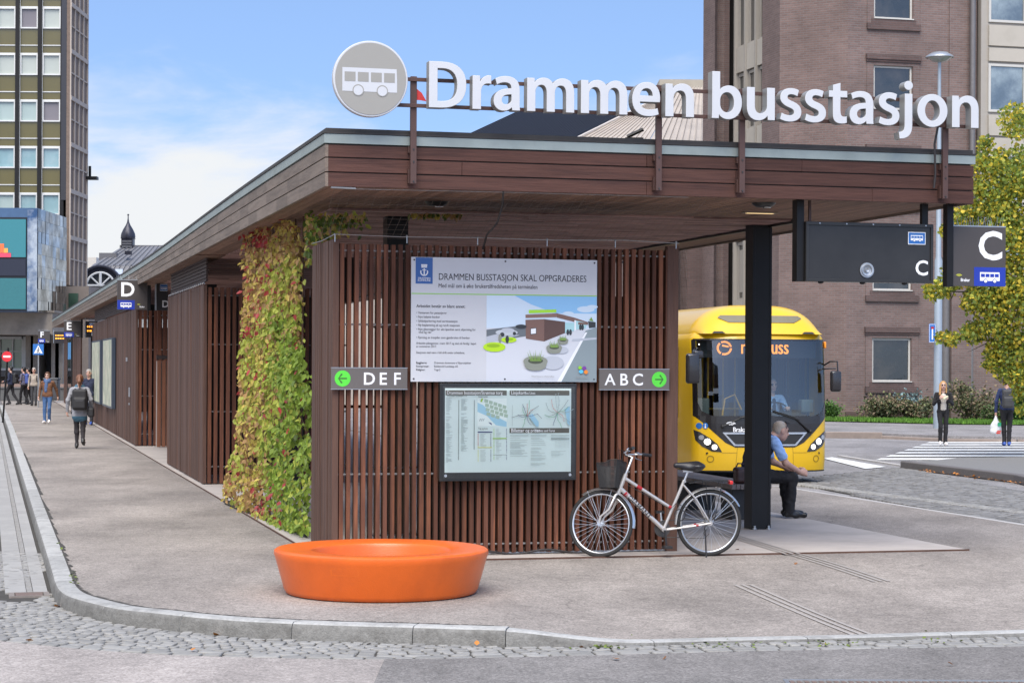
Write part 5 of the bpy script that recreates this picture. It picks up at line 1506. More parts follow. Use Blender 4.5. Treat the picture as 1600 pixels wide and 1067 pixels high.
guard(BK, rh, RW+.016, R(-2), R(152)); guard(BK, fh, RW+.016, R(55), R(188), Rm)
# rear rack with lamp
mb = MB(); zr = RW*2+.05
for y in (-.06, .06): mb.tube([V3(.24, y, zr+.02), V3(.1, y, zr+.035), V3(-.20, y, zr+.035)], .005, 6)
for x in (.16, .06, -.04, -.14, -.20): mb.cyl((x, -.06, zr+.033), (x, .06, zr+.033), .0045, n=6)
for s in (-1, 1):
    for x in (.06, -.12): mb.tube([V3(x, s*.06, zr+.03), V3(x*.3, s*.068, RW+.02)], .0042, 6)
mb.build('rack', pm('rack_black', (.02, .02, .02), .45, .3), BK)
mb = MB(); mb.rbox((-.225, 0, zr+.02), (.02, .045, .02), .01); mb.build('rear_light', pm('red_lens', (.55, .02, .02), .25, var=0, coat=.5), BK)
# kickstand
mb = MB(); mb.tube([V3(.06, .07, RW-.06), V3(.06, .13, .0), V3(.05, .135, -.02)], .0085, 7); mb.build('kickstand', RUBB, BK)
# handlebar turned with the wheel
mb = MB(); mb.M = Rm
stem = ht_t+axis*.20; bar = stem+V3(.075, 0, .02)
mb.tube([ht_t, stem, bar], .0135, 10)
mb.tube([bar+V3(-.16, -.28, .035), bar+V3(-.10, -.2, .035), bar+V3(-.015, -.09, .02), bar, bar+V3(-.015, .09, .02), bar+V3(-.10, .2, .035), bar+V3(-.16, .28, .035)], .0115, 10)
hb = mb.build('handlebar', ALU, BK, angle=50)
for s in (-1, 1):
    mb = MB(); mb.M = Rm; mb.tube([bar+V3(-.18, s*.31, .035), bar+V3(-.115, s*.21, .036)], .0185, 10); mb.build('grip', RUBB, hb)
    mb = MB(); mb.M = Rm; mb.cyl(bar+V3(-.085, s*.17, .035), bar+V3(-.07, s*.145, .035), .02, n=8); mb.tube([bar+V3(-.06, s*.16, .02), bar+V3(-.04, s*.2, -.005), bar+V3(-.09, s*.28, -.02)], .006, 6); mb.build('brake_lever', CHROME, hb)
mb = MB(); mb.M = Rm
for s in (-1, 1): mb.tube([bar+V3(-.06, s*.15, .02), bar+V3(.05, s*.08, .05), bar+V3(.05, s*.02, -.08), ht_t+V3(.03, 0, -.04)], .0035, 5)
mb.M = Matrix.Identity(4)
mb.tube([ht_t+V3(-.02, .02, -.1), ht_t.lerp(seat_j, .5)+V3(0, .02, -.05), seat_j+V3(.03, .03, -.0), seat_j+V3(-.03, .04, .06), V3(.26, .06, .52)], .004, 5)
mb.tube([V3(.33, .04, .44)+V3(.06*math.cos(t), .01, .06*math.sin(t)) for t in frange(0, 5.2, 18)], .0055, 5)
mb.build('cable', RUBB, BK)
# wire basket on the bar
mb = MB(); mb.M = Rm
bc = bar+V3(.16, 0, -.22)
def bk(x, y, t):   # t 0 bottom, 1 rim
    s = .74+.26*t; return bc+V3(x*s, y*s, -.125+.25*t+(.03 if x < 0 else 0)*t)
ring_ = [(.13, .08), (.10, .16), (0, .18), (-.12, .17), (-.14, .1), (-.14, -.1), (-.12, -.17), (0, -.18), (.10, -.16), (.13, -.08)]
def rp(u):
    u = u % len(ring_); i = int(u); f = u-i; a = ring_[i]; b = ring_[(i+1) % len(ring_)]; return a[0]+(b[0]-a[0])*f, a[1]+(b[1]-a[1])*f
for t in (0, .25, .5, .75, 1): mb.tube([bk(*rp(u*.5), t) for u in range(20)], .0055 if t == 1 else .0022, 5, closed=True)
for u in range(100): x, y = rp(u*.1); mb.cyl(bk(x, y, 0), bk(x, y, 1), .0027, n=3, caps=False)
for t in frange(.05, .95, 22): mb.tube([bk(*rp(u*.5), t) for u in range(20)], .0022, 3, closed=True)
for y in frange(-.13, .13, 14): mb.cyl(bk(.12, y, 0), bk(-.13, y, 0), .0018, n=3)
for x in frange(-.13, .12, 10): mb.cyl(bk(x, -.16, 0), bk(x, .16, 0), .0018, n=3)
mb.build('basket', pm('basket_black', (.016, .015, .015), .5), BK, angle=0)

# ------------------------------------------------------------------ wooden bench under the roof
BN = thing('bench', 'low timber bench with dark slab legs behind the black column', 'bench', loc(5.80, 3.83, .012), SROT)
mb = MB(); rnd = random.Random(2)
for k in range(9): mb.box(.0+k*.061, .055+k*.061, 0, 4.6, .40, .462)
mb.build('seat', wood('bench_wood', (.26, .215, .19), (.20, .16, .14), (6, .6, 3)), BN, bevel=.004)
for y in (.15, 1.9, 3.9):
    mb = MB(); mb.box(.06, .48, y, y+.42, 0, .398); mb.build('leg', pm('bench_leg', (.03, .028, .027), .6), BN, bevel=.005)

# ------------------------------------------------------------------ bus
BUSC = Vector((4.58, 36.4, ROAD)); BRZ = R(11.3)
BUS = thing('bus', 'yellow city bus with lit orange destination display waiting at the platform', 'bus', BUSC, BRZ)
HWB = 1.275
def ys(x, z):
    t = min(.9999, abs(x)/HWB); y = .55*(1-(1-t**3.3)**(1/3.3))
    if z > 1.1: y += .13*((z-1.1)/1.5)**1.6
    if z < .55: y += .10*((.55-z)/.35)**2*.5
    return y
BBLK = pm('bus_black', (.018, .016, .017), .25, var=.05, coat=.4)
LED = pm('led', (1.0, .30, .02), .5, var=0, emit=1.1)
RUBD = pm('rubber_dark', (.012, .012, .012), .6)
LAMPG = pm('lamp_lit', (1, .97, .90), .3, var=0, emit=5.0)
xs_f = [-1.274, -1.262, -1.235, -1.2, -1.17]+frange(-1.1, 1.1, 22)+[1.17, 1.2, 1.235, 1.262, 1.274]
zl = [.20, .26, .40, .6, .8, 1.0, 1.2, 1.5, 1.8, 2.1, 2.4, 2.585, 2.66, 2.72]
def loop(z):
    q = 1-max(0, (z-2.58)/.14)**2*.07; pts = []
    for y in (12, 9, 6, 3, 1.4): pts.append((-HWB*q, y, z))
    for x in xs_f: pts.append((x*q, ys(x, min(z, 2.66))+max(0, z-2.62)*.5, z))
    for y in (1.4, 3, 6, 9, 12): pts.append((HWB*q, y, z))
    return pts
mb = MB(); LP = [loop(z) for z in zl]; n = len(LP[0]); vs = [p for l in LP for p in l]; fs = []
for i in range(len(zl)-1):
    for j in range(n-1):
        front = 5 <= j < n-6; xm = (LP[i][j][0]+LP[i][j+1][0])/2
        if front and 1.2 <= (zl[i]+zl[i+1])/2 < 2.585 and abs(xm) < 1.2: continue
        if not front and 1.2 <= (zl[i]+zl[i+1])/2 < 2.4 and 1 <= j < n-2 and (j < 4 or j > n-6): continue
        fs.append((i*n+j, i*n+j+1, (i+1)*n+j+1, (i+1)*n+j))
top = len(vs)-n
fs.append(tuple(top+j for j in range(n)))
mb.add(vs, fs); mb.build('body', YEL, BUS, angle=40)
mb = MB(); mb.box(-1.2, 1.2, .35, 11.9, .28, .42); mb.box(-1.22, 1.22, 11.9, 12.0, .28, 2.7); mb.box(-1.15, 1.15, 1.6, 11.8, .42, .46); mb.build('chassis', RUBD, BUS)
def on_front(mb, pts, off, mat=0, f=None, nx=.09, nz=.12):
    f = f or ys
    x0, x1 = min(p[0] for p in pts), max(p[0] for p in pts); z0, z1 = min(p[1] for p in pts), max(p[1] for p in pts)
    ar = sum(pts[i-1][0]*pts[i][1]-pts[i][0]*pts[i-1][1] for i in range(len(pts)))
    if ar < 0: pts = pts[::-1]
    xs = sorted(set(frange(x0, x1, max(1, int((x1-x0)/nx)))+[x for x in (-1.26, -1.235, -1.2, 1.2, 1.235, 1.26) if x0 < x < x1]))
    for c in cells(pts, xs, frange(z0, z1, max(1, int((z1-z0)/nz)))): mb.poly([(x, f(x, z)-off, z) for x, z in c], mat)
MIR = lambda p: [(-x, z) for x, z in p]
mb = MB(); mask = [(-1.262, 1.30), (-1.262, 1.20), (-1.12, 1.08), (-.93, .90), (-.74, .73), (-.56, .645), (.56, .645), (.74, .73), (.93, .90), (1.12, 1.08), (1.262, 1.20), (1.262, 1.30), (1.15, 1.235), (.95, 1.20), (-.95, 1.20), (-1.15, 1.235)]
on_front(mb, [(-1.262, 1.21), (-1.12, 1.08), (-.93, .90), (-.74, .73), (-.56, .645), (.56, .645), (.74, .73), (.93, .90), (1.12, 1.08), (1.262, 1.21)], .006)
for s in (-1, 1):
    f_ = lambda p: [(s*x, z) for x, z in p]
    on_front(mb, f_([(1.262, 1.21), (1.262, 2.58), (1.215, 2.58), (1.205, 1.45), (1.15, 1.30), (1.0, 1.22), (.93, 1.21)]), .007)
on_front(mb, [(-1.262, 2.57), (1.262, 2.57), (1.24, 2.60), (-1.24, 2.60)], .007)
mb.build('front_mask', BBLK, BUS, angle=30)
mb = MB(); on_front(mb, [(-1.225, 1.2), (1.225, 1.2), (1.225, 2.59), (-1.225, 2.59)], .003); mb.build('windscreen', glass('bus_glass', (.70, .77, .75), .12, .015, .2), BUS, angle=30)
# chrome grille frame and badge
mb = MB()
go = [(-.80, .915), (.80, .915), (.585, .672), (-.585, .672)]; gi = [(-.735, .882), (.735, .882), (.56, .70), (-.56, .70)]
for i in range(4): j = (i+1) % 4; on_front(mb, [go[i], go[j], gi[j], gi[i]], .02)
mb.build('grille_frame', CHROME, BUS, angle=30)
mb = MB(); on_front(mb, gi, .012); o = mb.build('grille', pm('grille_dark', (.02, .02, .021), .5), BUS)
mb = MB(); on_front(mb, [(.02, .70), (.12, .745), (.12, .735), (.06, .70)], .03); mb.build('emblem_bar', CHROME, BUS)
# headlights
hp = [(-1.255, .955), (-1.17, .915), (-1.0, .80), (-.88, .70), (-.80, .56), (-.98, .575), (-1.14, .66), (-1.235, .77)]
for s in (-1, 1):
    p = hp if s < 0 else MIR(hp)
    mb = MB(); on_front(mb, p, .008); hl = mb.build('headlight', pm('lamp_housing', (.03, .03, .032), .12, coat=.8), BUS, angle=30)
    for x, z, r, m, nm in ((1.055, .745, .052, LAMPG, 'main_lamp'), (.935, .65, .045, pm('lamp_dim', (1, .85, .65), .3, var=0, emit=1.2), 'side_lamp'), (1.15, .82, .035, CHROME, 'indicator')):
        mb = MB(); x *= s; pts = [(x+r*math.cos(2*PI*i/20), z+r*math.sin(2*PI*i/20)) for i in range(20)]; on_front(mb, pts, .015, nx=.03); mb.build(nm, m, hl)
        mb = MB(); 
        for i in range(20):
            a, b = 2*PI*i/20, 2*PI*(i+1)/20; on_front(mb, [(x+r*math.cos(a), z+r*math.sin(a)), (x+r*math.cos(b), z+r*math.sin(b)), (x+r*1.25*math.cos(b), z+r*1.25*math.sin(b)), (x+r*1.25*math.cos(a), z+r*1.25*math.sin(a))], .012)
        mb.build('lamp_ring', ALU, hl)
    mb = MB(); x, z = s*1.0, .435
    for i in range(20):
        a, b = 2*PI*i/20, 2*PI*(i+1)/20; on_front(mb, [(x+.05*math.cos(a), z+.05*math.sin(a)), (x+.05*math.cos(b), z+.05*math.sin(b)), (x+.062*math.cos(b), z+.062*math.sin(b)), (x+.062*math.cos(a), z+.062*math.sin(a))], .006)
    mb.build('fog_cover', pm('bus_seam', (.20, .12, .01), .5, var=0), BUS)
    mb = MB(); on_front(mb, [(s*1.04, .535), (s*1.08, .515), (s*1.08, .545), (s*1.05, .56)], .012); mb.build('washer', BBLK, BUS)
mb = MB()
for s in (-1, 1):
    on_front(mb, [(s*.55, .2), (s*.556, .2), (s*.526, .64), (s*.52, .64)], .004)
    on_front(mb, [(s*.53, .545), (s*.80, .545), (s*.80, .551), (s*.53, .551)], .004)
on_front(mb, [(-.5, .35), (.5, .35), (.5, .354), (-.5, .354)], .004)
mb.build('seam', MATS['bus_seam'], BUS)
mb = MB(); on_front(mb, [(-1.24, .2), (1.24, .2), (1.24, .225), (-1.24, .225)], .006); mb.build('bumper_lip', RUBD, BUS)
# wipers
for s, p, q in ((1, (-.80, 1.02), (.10, 1.235)), (-1, (.86, .93), (.15, 1.30))):
    mb = MB(); a = V3(p[0], ys(*p)-.05, p[1]); b = V3(q[0], ys(*q)-.04, q[1]); m_ = a.lerp(b, .45)+V3(0, 0, .09)
    mb.tube([a, m_, b], [.02, .015, .011], 6); mb.ell(a, (.035, .03, .035), 8, 6); d = (b-m_).normalized(); mb.tube([m_+V3(0, -.01, -.02)-d*.1, b+V3(0, -.01, -.02)], .012, 5); mb.build('wiper', RUBD, BUS)
# marks on the black panel
mb = MB(); yb_ = ys(-.15, 1.0)-.03
brakar(mb, -.66, 1.06, .14, yb_, 0); txt(mb, 'Brakar', .125, -.62, yb_, .925, offset=.03, sx=.85); mb.build('operator_mark', LWHITE, BUS, angle=0)
mb = MB()
for x in (-1.185, -1.09): pts = [(x+.045*math.cos(2*PI*i/18), 1.03+.055*math.sin(2*PI*i/18)) for i in range(18)]; on_front(mb, pts, .011, nx=.03)
o = mb.build('blue_badge', TBLUE, BUS)
mb = MB(); on_front(mb, [(-1.105, .99), (-1.075, .99), (-1.085, 1.035), (-1.095, 1.035)], .014); on_front(mb, [(-1.1, 1.045), (-1.08, 1.045), (-1.08, 1.062), (-1.1, 1.062)], .014); mb.build('badge_figure', LWHITE, BUS)
# destination display
mb = MB(); mb.box(-1.1, 1.1, .42, .75, 2.26, 2.62); mb.build('display_box', pm('display_inner', (.012, .012, .014), .5), BUS)
mb = MB(); yd = .415; cx, cz = -.65, 2.435
for i in range(30):
    if i % 10 in (0,): continue
    a, b = 2*PI*i/30, 2*PI*(i+.8)/30; mb.poly([(cx+r*math.cos(t), yd, cz+r*.9*math.sin(t)) for r, t in ((.105, a), (.105, b), (.145, b), (.145, a))])
for s in (-1, 1):
    mb.poly([(cx-.06+s*.02, yd, cz+s*.03), (cx+.06+s*.02, yd, cz+s*.03-.02), (cx+.06+s*.02, yd, cz+s*.03+.01), (cx-.06+s*.02, yd, cz+s*.03+.03)]) if s > 0 else None
txt(mb, 'nettbuss', .37, -.34, yd, 2.335, offset=.018, sx=.73); mb.build('led_text', LED, BUS, angle=0)
# cab and saloon
mb = MB(); mb.box(-1.15, 1.15, .35, .85, .95, 1.17); mb.rbox((.5, .62, 1.2), (.34, .2, .07), .05); mb.build('dashboard', pm('dash', (.035, .035, .037), .6), BUS)
mb = MB(); mb.tube([V3(.5+.22*math.cos(2*PI*i/24), .88+.1*math.sin(2*PI*i/24), 1.32+.12*math.sin(2*PI*i/24)) for i in range(24)], .015, 6, closed=True); mb.build('steering_wheel', RUBD, BUS)
mb = MB(); mb.rbox((.5, 1.45, 1.25), (.24, .1, .45), .06); mb.rbox((.5, 1.25, .95), (.24, .25, .08), .05)
for yy_ in frange(2.6, 11, 9):
    for x in (-.9, -.45, .45, .9): mb.rbox((x, yy_, 1.05), (.2, .07, .42), .05); mb.rbox((x, yy_-.2, .8), (.2, .22, .06), .04)
mb.build('seat', pm('seat_fabric', (.035, .04, .055), .8), BUS)
mb = MB()
for x, y in ((-.72, 1.2), (-.62, 1.9), (-.15, 2.1), (.12, 2.2), (-.3, 4.2), (.3, 4.2), (-.3, 7), (.3, 7)): mb.cyl((x, y, .46), (x, y, 2.5), .02, n=8)
mb.cyl((-.62, 1.9, 1.3), (.12, 1.9, 1.3), .018, n=8); mb.tube([V3(-.5, 1.0, 1.2), V3(-.45, 1.0, 1.5), V3(-.25, 1.05, 1.58), V3(-.1, 1.1, 1.3)], .016, 6)
mb.build('grab_pole', pm('pole_yellow', (.75, .40, .02), .4), BUS)
mb = MB(); mb.rbox((-1.0, .7, 1.3), (.12, .15, .22), .03); mb.rbox((.98, .6, 1.38), (.12, .1, .12), .03); mb.build('console', pm('console_grey', (.16, .18, .17), .6), BUS)
mb = MB(); mb.box(-1.19, 1.19, .8, 11.8, 2.5, 2.54); mb.build('inner_ceiling', pm('bus_lining', (.22, .24, .24), .6), BUS)
# side glazing and the second mirror side
for s in (-1, 1):
    mb = MB(); xx = s*(HWB+.002); mb.poly([(xx, 1.3, 1.18), (xx, 11.6, 1.18), (xx, 11.6, 2.42), (xx, 1.3, 2.42)] if s > 0 else [(xx, 11.6, 1.18), (xx, 1.3, 1.18), (xx, 1.3, 2.42), (xx, 11.6, 2.42)])
    mb.build('side_window', glass('bus_side_glass', (.25, .29, .29), .25, .02, .35), BUS)
    mb = MB()
    for y in (1.3, 2.6, 4.2, 5.8, 7.4, 9.0, 10.6): mb.box(s*HWB-.012, s*HWB+.012, y-.05, y+.05, 1.15, 2.45)
    mb.build('window_pillar', BBLK, BUS)
    for y in (2.6, 8.6):
        mb = MB(); mb.cyl((s*1.10, y, .48), (s*1.285, y, .48), .48, n=28); o = mb.build('wheel', TYRE, BUS); mb = MB(); mb.cyl((s*1.286, y, .48), (s*1.295, y, .48), .28, n=20); mb.build('rim', ALU, o)
mb = MB(); mb.box(-HWB-.005, -HWB+.03, 1.42, 2.55, .35, 2.4); mb.build('door', BBLK, BUS, bevel=.01)
# mirrors
mb = MB(); mb.tube([V3(-1.2, .35, 2.42), V3(-1.32, .05, 2.38), V3(-1.36, -.05, 2.25)], .03, 8); o = mb.build('mirror', BBLK, BUS)
mb = MB(); mb.rbox((-1.385, -.05, 2.06), (.12, .07, .27), .05); mb.rbox((-1.27, .0, 2.31), (.09, .05, .07), .03); mb.build('mirror_head', BBLK, o)
mb = MB(); mb.tube([V3(1.24, .4, 2.12), V3(1.30, .2, 2.2), V3(1.40, .1, 2.2), V3(1.41, .1, 2.0)], .016, 8); mb.tube([V3(1.24, .4, 2.06), V3(1.30, .2, 2.07), V3(1.38, .12, 2.07)], .012, 8); o = mb.build('mirror', BBLK, BUS)
mb = MB(); mb.rbox((1.37, .1, 1.84), (.10, .06, .19), .045); mb.build('mirror_head', BBLK, o)
# roof pod
def dome(x, y):
    fx = (max(0, 1-abs(x/1.215)**3.4))**.65; t = min(1, max(0, (y-.12)/.75)); fy = (1-(1-t)**2.6)
    return 2.69+.54*fx*fy
mb = MB(); xs2 = [-1.215, -1.205, -1.18]+frange(-1.12, 1.12, 28)+[1.18, 1.205, 1.215]; ys2 = frange(.12, .9, 16)+[1.5, 3, 6, 8]
hwd = lambda y: (.93+.07*smooth(y, .12, .8))
vs = [(x*hwd(y), y, dome(x, y)) for y in ys2 for x in xs2]+[(x, 8.01, 2.7) for x in xs2]; m_ = len(xs2); fs = []
for i in range(len(ys2)):
    for j in range(m_-1): fs.append((i*m_+j, i*m_+j+1, (i+1)*m_+j+1, (i+1)*m_+j))
mb.add(vs, fs); mb.build('roof_pod', YEL, BUS, angle=50)
def ydome(x, z):
    lo, hi = .12, .88
    for _ in range(30):
        m = (lo+hi)/2
        if dome(x, m) < z: lo = m
        else: hi = m
    return lo
mb = MB(); on_front(mb, [(-.62, 2.90), (.62, 2.90), (.80, 2.985), (.74, 3.03), (-.74, 3.03), (-.80, 2.985)], .012, f=ydome, nz=.03); mb.build('vent_slit', pm('vent_grey', (.16, .14, .09), .5), BUS, angle=30)
mb = MB()
for s in (-1, 1): on_front(mb, [(s*.72, 2.70), (s*.98, 2.70), (s*.93, 2.735), (s*.78, 2.735)], .02, f=ydome, nz=.03)
mb.build('vent', RUBD, BUS)
mb = MB(); mb.rbox((1.28, .45, 2.50), (.02, .05, .06), .015); mb.build('marker_light', pm('amber', (.9, .3, .02), .3), BUS)
mb = MB()
for s in (-1, 1): mb.ell((s*1.08, .50, 2.5), (.03, .02, .02), 10, 6)
mb.build('marker_lamp', LAMPG, BUS)
# ------------------------------------------------------------------ brick office building on the right
def brick(name, c1, c2, mortar):
    m = bpy.data.materials.new(name); m.use_nodes = True; MATS[name] = m
    nt = m.node_tree; N = nt.nodes; L = nt.links; b = N['Principled BSDF']; b.inputs['Roughness'].default_value = .85
    g = N.new('ShaderNodeNewGeometry'); tc = N.new('ShaderNodeTexCoord')
    # run the courses along the wall whichever way it faces
    cr = N.new('ShaderNodeVectorMath'); cr.operation = 'CROSS_PRODUCT'; cr.inputs[0].default_value = (0, 0, 1); L.new(g.outputs['True Normal'], cr.inputs[1])
    dt = N.new('ShaderNodeVectorMath'); dt.operation = 'DOT_PRODUCT'; L.new(g.outputs['Position'], dt.inputs[0]); L.new(cr.outputs[0], dt.inputs[1])
    sp = N.new('ShaderNodeSeparateXYZ'); L.new(g.outputs['Position'], sp.inputs[0])
    cb = N.new('ShaderNodeCombineXYZ'); L.new(dt.outputs['Value'], cb.inputs[0]); L.new(sp.outputs[2], cb.inputs[1])
    t = N.new('ShaderNodeTexBrick'); t.inputs['Scale'].default_value = 1; t.inputs['Brick Width'].default_value = .26; t.inputs['Row Height'].default_value = .085
    t.inputs['Mortar Size'].default_value = .012; t.inputs['Color1'].default_value = (*c1, 1); t.inputs['Color2'].default_value = (*c2, 1); t.inputs['Mortar'].default_value = (*mortar, 1)
    t.inputs['Bias'].default_value = -.2
    L.new(cb.outputs[0], t.inputs['Vector'])
    n = N.new('ShaderNodeTexNoise'); n.inputs['Scale'].default_value = .45; n.inputs['Detail'].default_value = 8; n.inputs['Roughness'].default_value = .7; L.new(g.outputs['Position'], n.inputs['Vector'])
    mr = N.new('ShaderNodeMapRange'); mr.inputs['From Min'].default_value = .3; mr.inputs['From Max'].default_value = .7; mr.inputs['To Min'].default_value = .74; mr.inputs['To Max'].default_value = 1.22
    L.new(n.outputs['Fac'], mr.inputs['Value'])
    n2 = N.new('ShaderNodeTexNoise'); n2.inputs['Scale'].default_value = 1.0; n2.inputs['Detail'].default_value = 4
    mp2 = N.new('ShaderNodeMapping'); mp2.inputs['Scale'].default_value = (.5, 11, 1); L.new(cb.outputs[0], mp2.inputs[0]); L.new(mp2.outputs[0], n2.inputs['Vector'])
    m2 = N.new('ShaderNodeMapRange'); m2.inputs['To Min'].default_value = .8; m2.inputs['To Max'].default_value = 1.2; L.new(n2.outputs['Fac'], m2.inputs['Value'])
    mu = N.new('ShaderNodeMath'); mu.operation = 'MULTIPLY'; L.new(mr.outputs[0], mu.inputs[0]); L.new(m2.outputs[0], mu.inputs[1])
    vm = N.new('ShaderNodeVectorMath'); vm.operation = 'SCALE'; L.new(t.outputs['Color'], vm.inputs[0]); L.new(mu.outputs[0], vm.inputs['Scale'])
    L.new(vm.outputs[0], b.inputs['Base Color'])
    bp = N.new('ShaderNodeBump'); bp.inputs['Strength'].default_value = .5; bp.inputs['Distance'].default_value = .02; bp.invert = True; L.new(t.outputs['Fac'], bp.inputs['Height']); L.new(bp.outputs[0], b.inputs['Normal'])
    return m
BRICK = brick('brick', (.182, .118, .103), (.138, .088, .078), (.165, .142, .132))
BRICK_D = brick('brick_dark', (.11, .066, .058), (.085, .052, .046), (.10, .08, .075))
PANEL = pm('beige_panel', (.42, .38, .32), .6, var=.05, scale=2, c2=(.36, .325, .27), c2scale=1)
PANEL_G = pm('beige_frame', (.33, .30, .26), .6, var=.05)
WFR = pm('window_frame_pale', (.50, .48, .44), .5, var=.05)
def room_glass(name, base, tone): return pm(name, base, .06, var=.5, scale=.35, c2=tone, c2scale=.6, c2amt=.7, coat=.4, spec=.7)
WG = room_glass('window_glass', (.02, .025, .028), (.06, .055, .05))
F0 = Vector((12.43, 75.0, 0))
def fq(t): return F0+Q*t
ch = Vector((-.8626, .506, 0)); pdir = P.copy()
c1 = F0+ch*2.72; c2_ = c1+pdir*1.8; c3 = c2_+pdir*3.56; c4 = c3-Q*.52; c5 = c4+pdir*1.66; c6 = c5-Q*.95; c7 = c6+pdir*1.9; c8 = c7-Q*1.0; c9 = c8+pdir*14
BB = thing('brick_building', 'tall brown brick office building with beige window bays behind the road', 'building', (F0.x, F0.y, 0), 0)
def bpart(mb, name, mat, bevel=0, angle=0, parent=None, fix=True):
    mb.v = [(x-F0.x, y-F0.y, z) for x, y, z in mb.v]
    return mb.build(name, mat, parent or BB, bevel=bevel, angle=angle, fix=fix)
def wall_mb(mb, p, q, z0, z1, th=.3):
    d = (q-p).normalized(); n = Vector((d.y, -d.x, 0)); 
    mb.prism([(p.x, p.y, z0), (q.x, q.y, z0), (q.x-n.x*th, q.y-n.y*th, z0), (p.x-n.x*th, p.y-n.y*th, z0)], (0, 0, z1-z0))
TOP = 30; LOW = 9.6
ft = 6.6          # front facet runs to the down pipe
zwin = [(-.25+2.0, 1.0), ]
bots = [1.42, 4.83, 8.22, 11.6, 14.98, 18.4]; WH = 1.62
wx0, wx1 = 1.05, 2.62
mb = MB()
zc = ROAD
for zb_ in bots:
    wall_mb(mb, fq(wx0), fq(wx1), zc, zb_); zc = zb_+WH
wall_mb(mb, fq(wx0), fq(wx1), zc, TOP)
wall_mb(mb, fq(0), fq(wx0), ROAD, TOP); wall_mb(mb, fq(wx1), fq(4.12), ROAD, TOP)
wall_mb(mb, fq(4.12)-P*.35, fq(9.4)-P*.35, ROAD, 6.2)
wall_mb(mb, fq(9.4)-P*.35, fq(30)-P*.35, ROAD, 6.2)
wall_mb(mb, fq(4.12)-P*.05, fq(5.25)-P*.05, ROAD, TOP) 
wall_mb(mb, c1, F0, ROAD, TOP); wall_mb(mb, c2_, c1, ROAD, TOP)
wall_mb(mb, c5, c4, ROAD, TOP); wall_mb(mb, c7, c6, ROAD, LOW); wall_mb(mb, c9, c8, ROAD, LOW)
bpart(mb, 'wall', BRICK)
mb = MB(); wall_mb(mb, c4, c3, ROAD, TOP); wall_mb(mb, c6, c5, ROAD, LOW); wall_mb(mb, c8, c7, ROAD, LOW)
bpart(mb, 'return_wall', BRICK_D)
# core so that nothing shows through
mb = MB(); pts = [F0+P*.6+Q*.3, fq(30)+P*.6, fq(30)+P*8.8, c5+Q*1.0, c5-P*.15+Q*.4, c3+Q*.5+P*.0, c2_+Q*.7, c1+Q*.5+P*.3]
mb.prism([(p.x, p.y, ROAD) for p in pts], (0, 0, TOP)); bpart(mb, 'core', pm('dark_inside', (.025, .022, .02), .9))
# windows of the front facet
def front_window(z0, i):
    fx = MB(); a, b = wx0, wx1; z1 = z0+WH
    def bxx(a0, a1, d0, d1, za, zb_, m): 
        p = [fq(a0)-P*d1, fq(a1)-P*d1, fq(a1)-P*d0, fq(a0)-P*d0]
        m.prism([(q.x, q.y, za) for q in p], (0, 0, zb_-za))
    for a0, a1, za, zb_ in ((a, a+.07, z0, z1), (b-.07, b, z0, z1), (a+.07, b-.07, z0, z0+.07), (a+.07, b-.07, z1-.07, z1)): bxx(a0, a1, -.12, -.06, za, zb_, fx)
    w = bpart(fx, 'window', WFR)
    g = MB(); bxx(a+.07, b-.07, -.11, -.10, z0+.07, z1-.07, g); bpart(g, 'pane', WG, parent=w)
    s = MB()
    bxx(a-.30, b+.30, -.002, .10, z0-.42, z0-.20, s); bxx(a-.12, b+.12, -.002, .06, z0-.198, z0-.02, s); bpart(s, 'sill', BRICK_D, parent=w)
    s = MB(); bxx(a-.02, b+.02, .0, .09, z0-.018, z0+.02, s); bpart(s, 'ledge', WFR, parent=w)
    s = MB(); bxx(a-.33, b+.33, -.002, .13, z1+.22, z1+.42, s); bxx(a-.32, b+.32, -.002, .09, z1+.14, z1+.218, s); bpart(s, 'lintel', BRICK_D, parent=w)
    s = MB(); bxx(a-.28, a-.02, -.001, .035, z0-.19, z1+.14, s); bxx(b+.02, b+.28, -.001, .035, z0-.19, z1+.14, s); bxx(a-.02, b+.02, -.001, .035, z1+.01, z1+.14, s); bpart(s, 'surround', BRICK, parent=w)
for i, z in enumerate(bots): front_window(z, i)
# beige window strip in the side wall
e = (c2_-c3).normalized(); nn = Vector((e.y, -e.x, 0))
def strip_box(t0, t1, d0, d1, z0, z1, m):
    p = [c3+e*t0+nn*d1, c3+e*t1+nn*d1, c3+e*t1+nn*d0, c3+e*t0+nn*d0]; m.prism([(q.x, q.y, z0) for q in p], (0, 0, z1-z0))
LW = 3.56
for k in range(8):
    zb_ = bots[0]-1.2+k*3.39
    for j in range(3): t0 = .16+j*1.13; mb = MB(); strip_box(t0, t0+1.03, -.35, -.24, zb_, zb_+1.02, mb); bpart(mb, 'spandrel_panel', PANEL)
mb = MB()
for t in (0, 1.13, 2.26, 3.42): strip_box(t, t+.12, -.4, -.18, ROAD, TOP, mb)
bpart(mb, 'mullion', PANEL_G)
for k in range(8):
    zb_ = bots[0]-1.2+k*3.39+1.03
    for j in range(3):
        t0 = .16+j*1.13; mb = MB()
        for a0, a1, za, zz in ((t0, t0+.07, zb_, zb_+2.3), (t0+.90, t0+1.03, zb_, zb_+2.3), (t0+.07, t0+.90, zb_, zb_+.07), (t0+.07, t0+.90, zb_+2.2, zb_+2.33)): strip_box(a0, a1, -.42, -.34, za, zz, mb)
        w = bpart(mb, 'window', PANEL_G); mb = MB(); strip_box(t0+.07, t0+.9, -.41, -.40, zb_+.07, zb_+2.2, mb); bpart(mb, 'pane', WG, parent=w)
        if k in (1, 5): mb = MB(); strip_box(t0+.25, t0+.55, -.38, -.33, zb_+.3, zb_+2.0, mb); bpart(mb, 'casement', PANEL_G, parent=w)
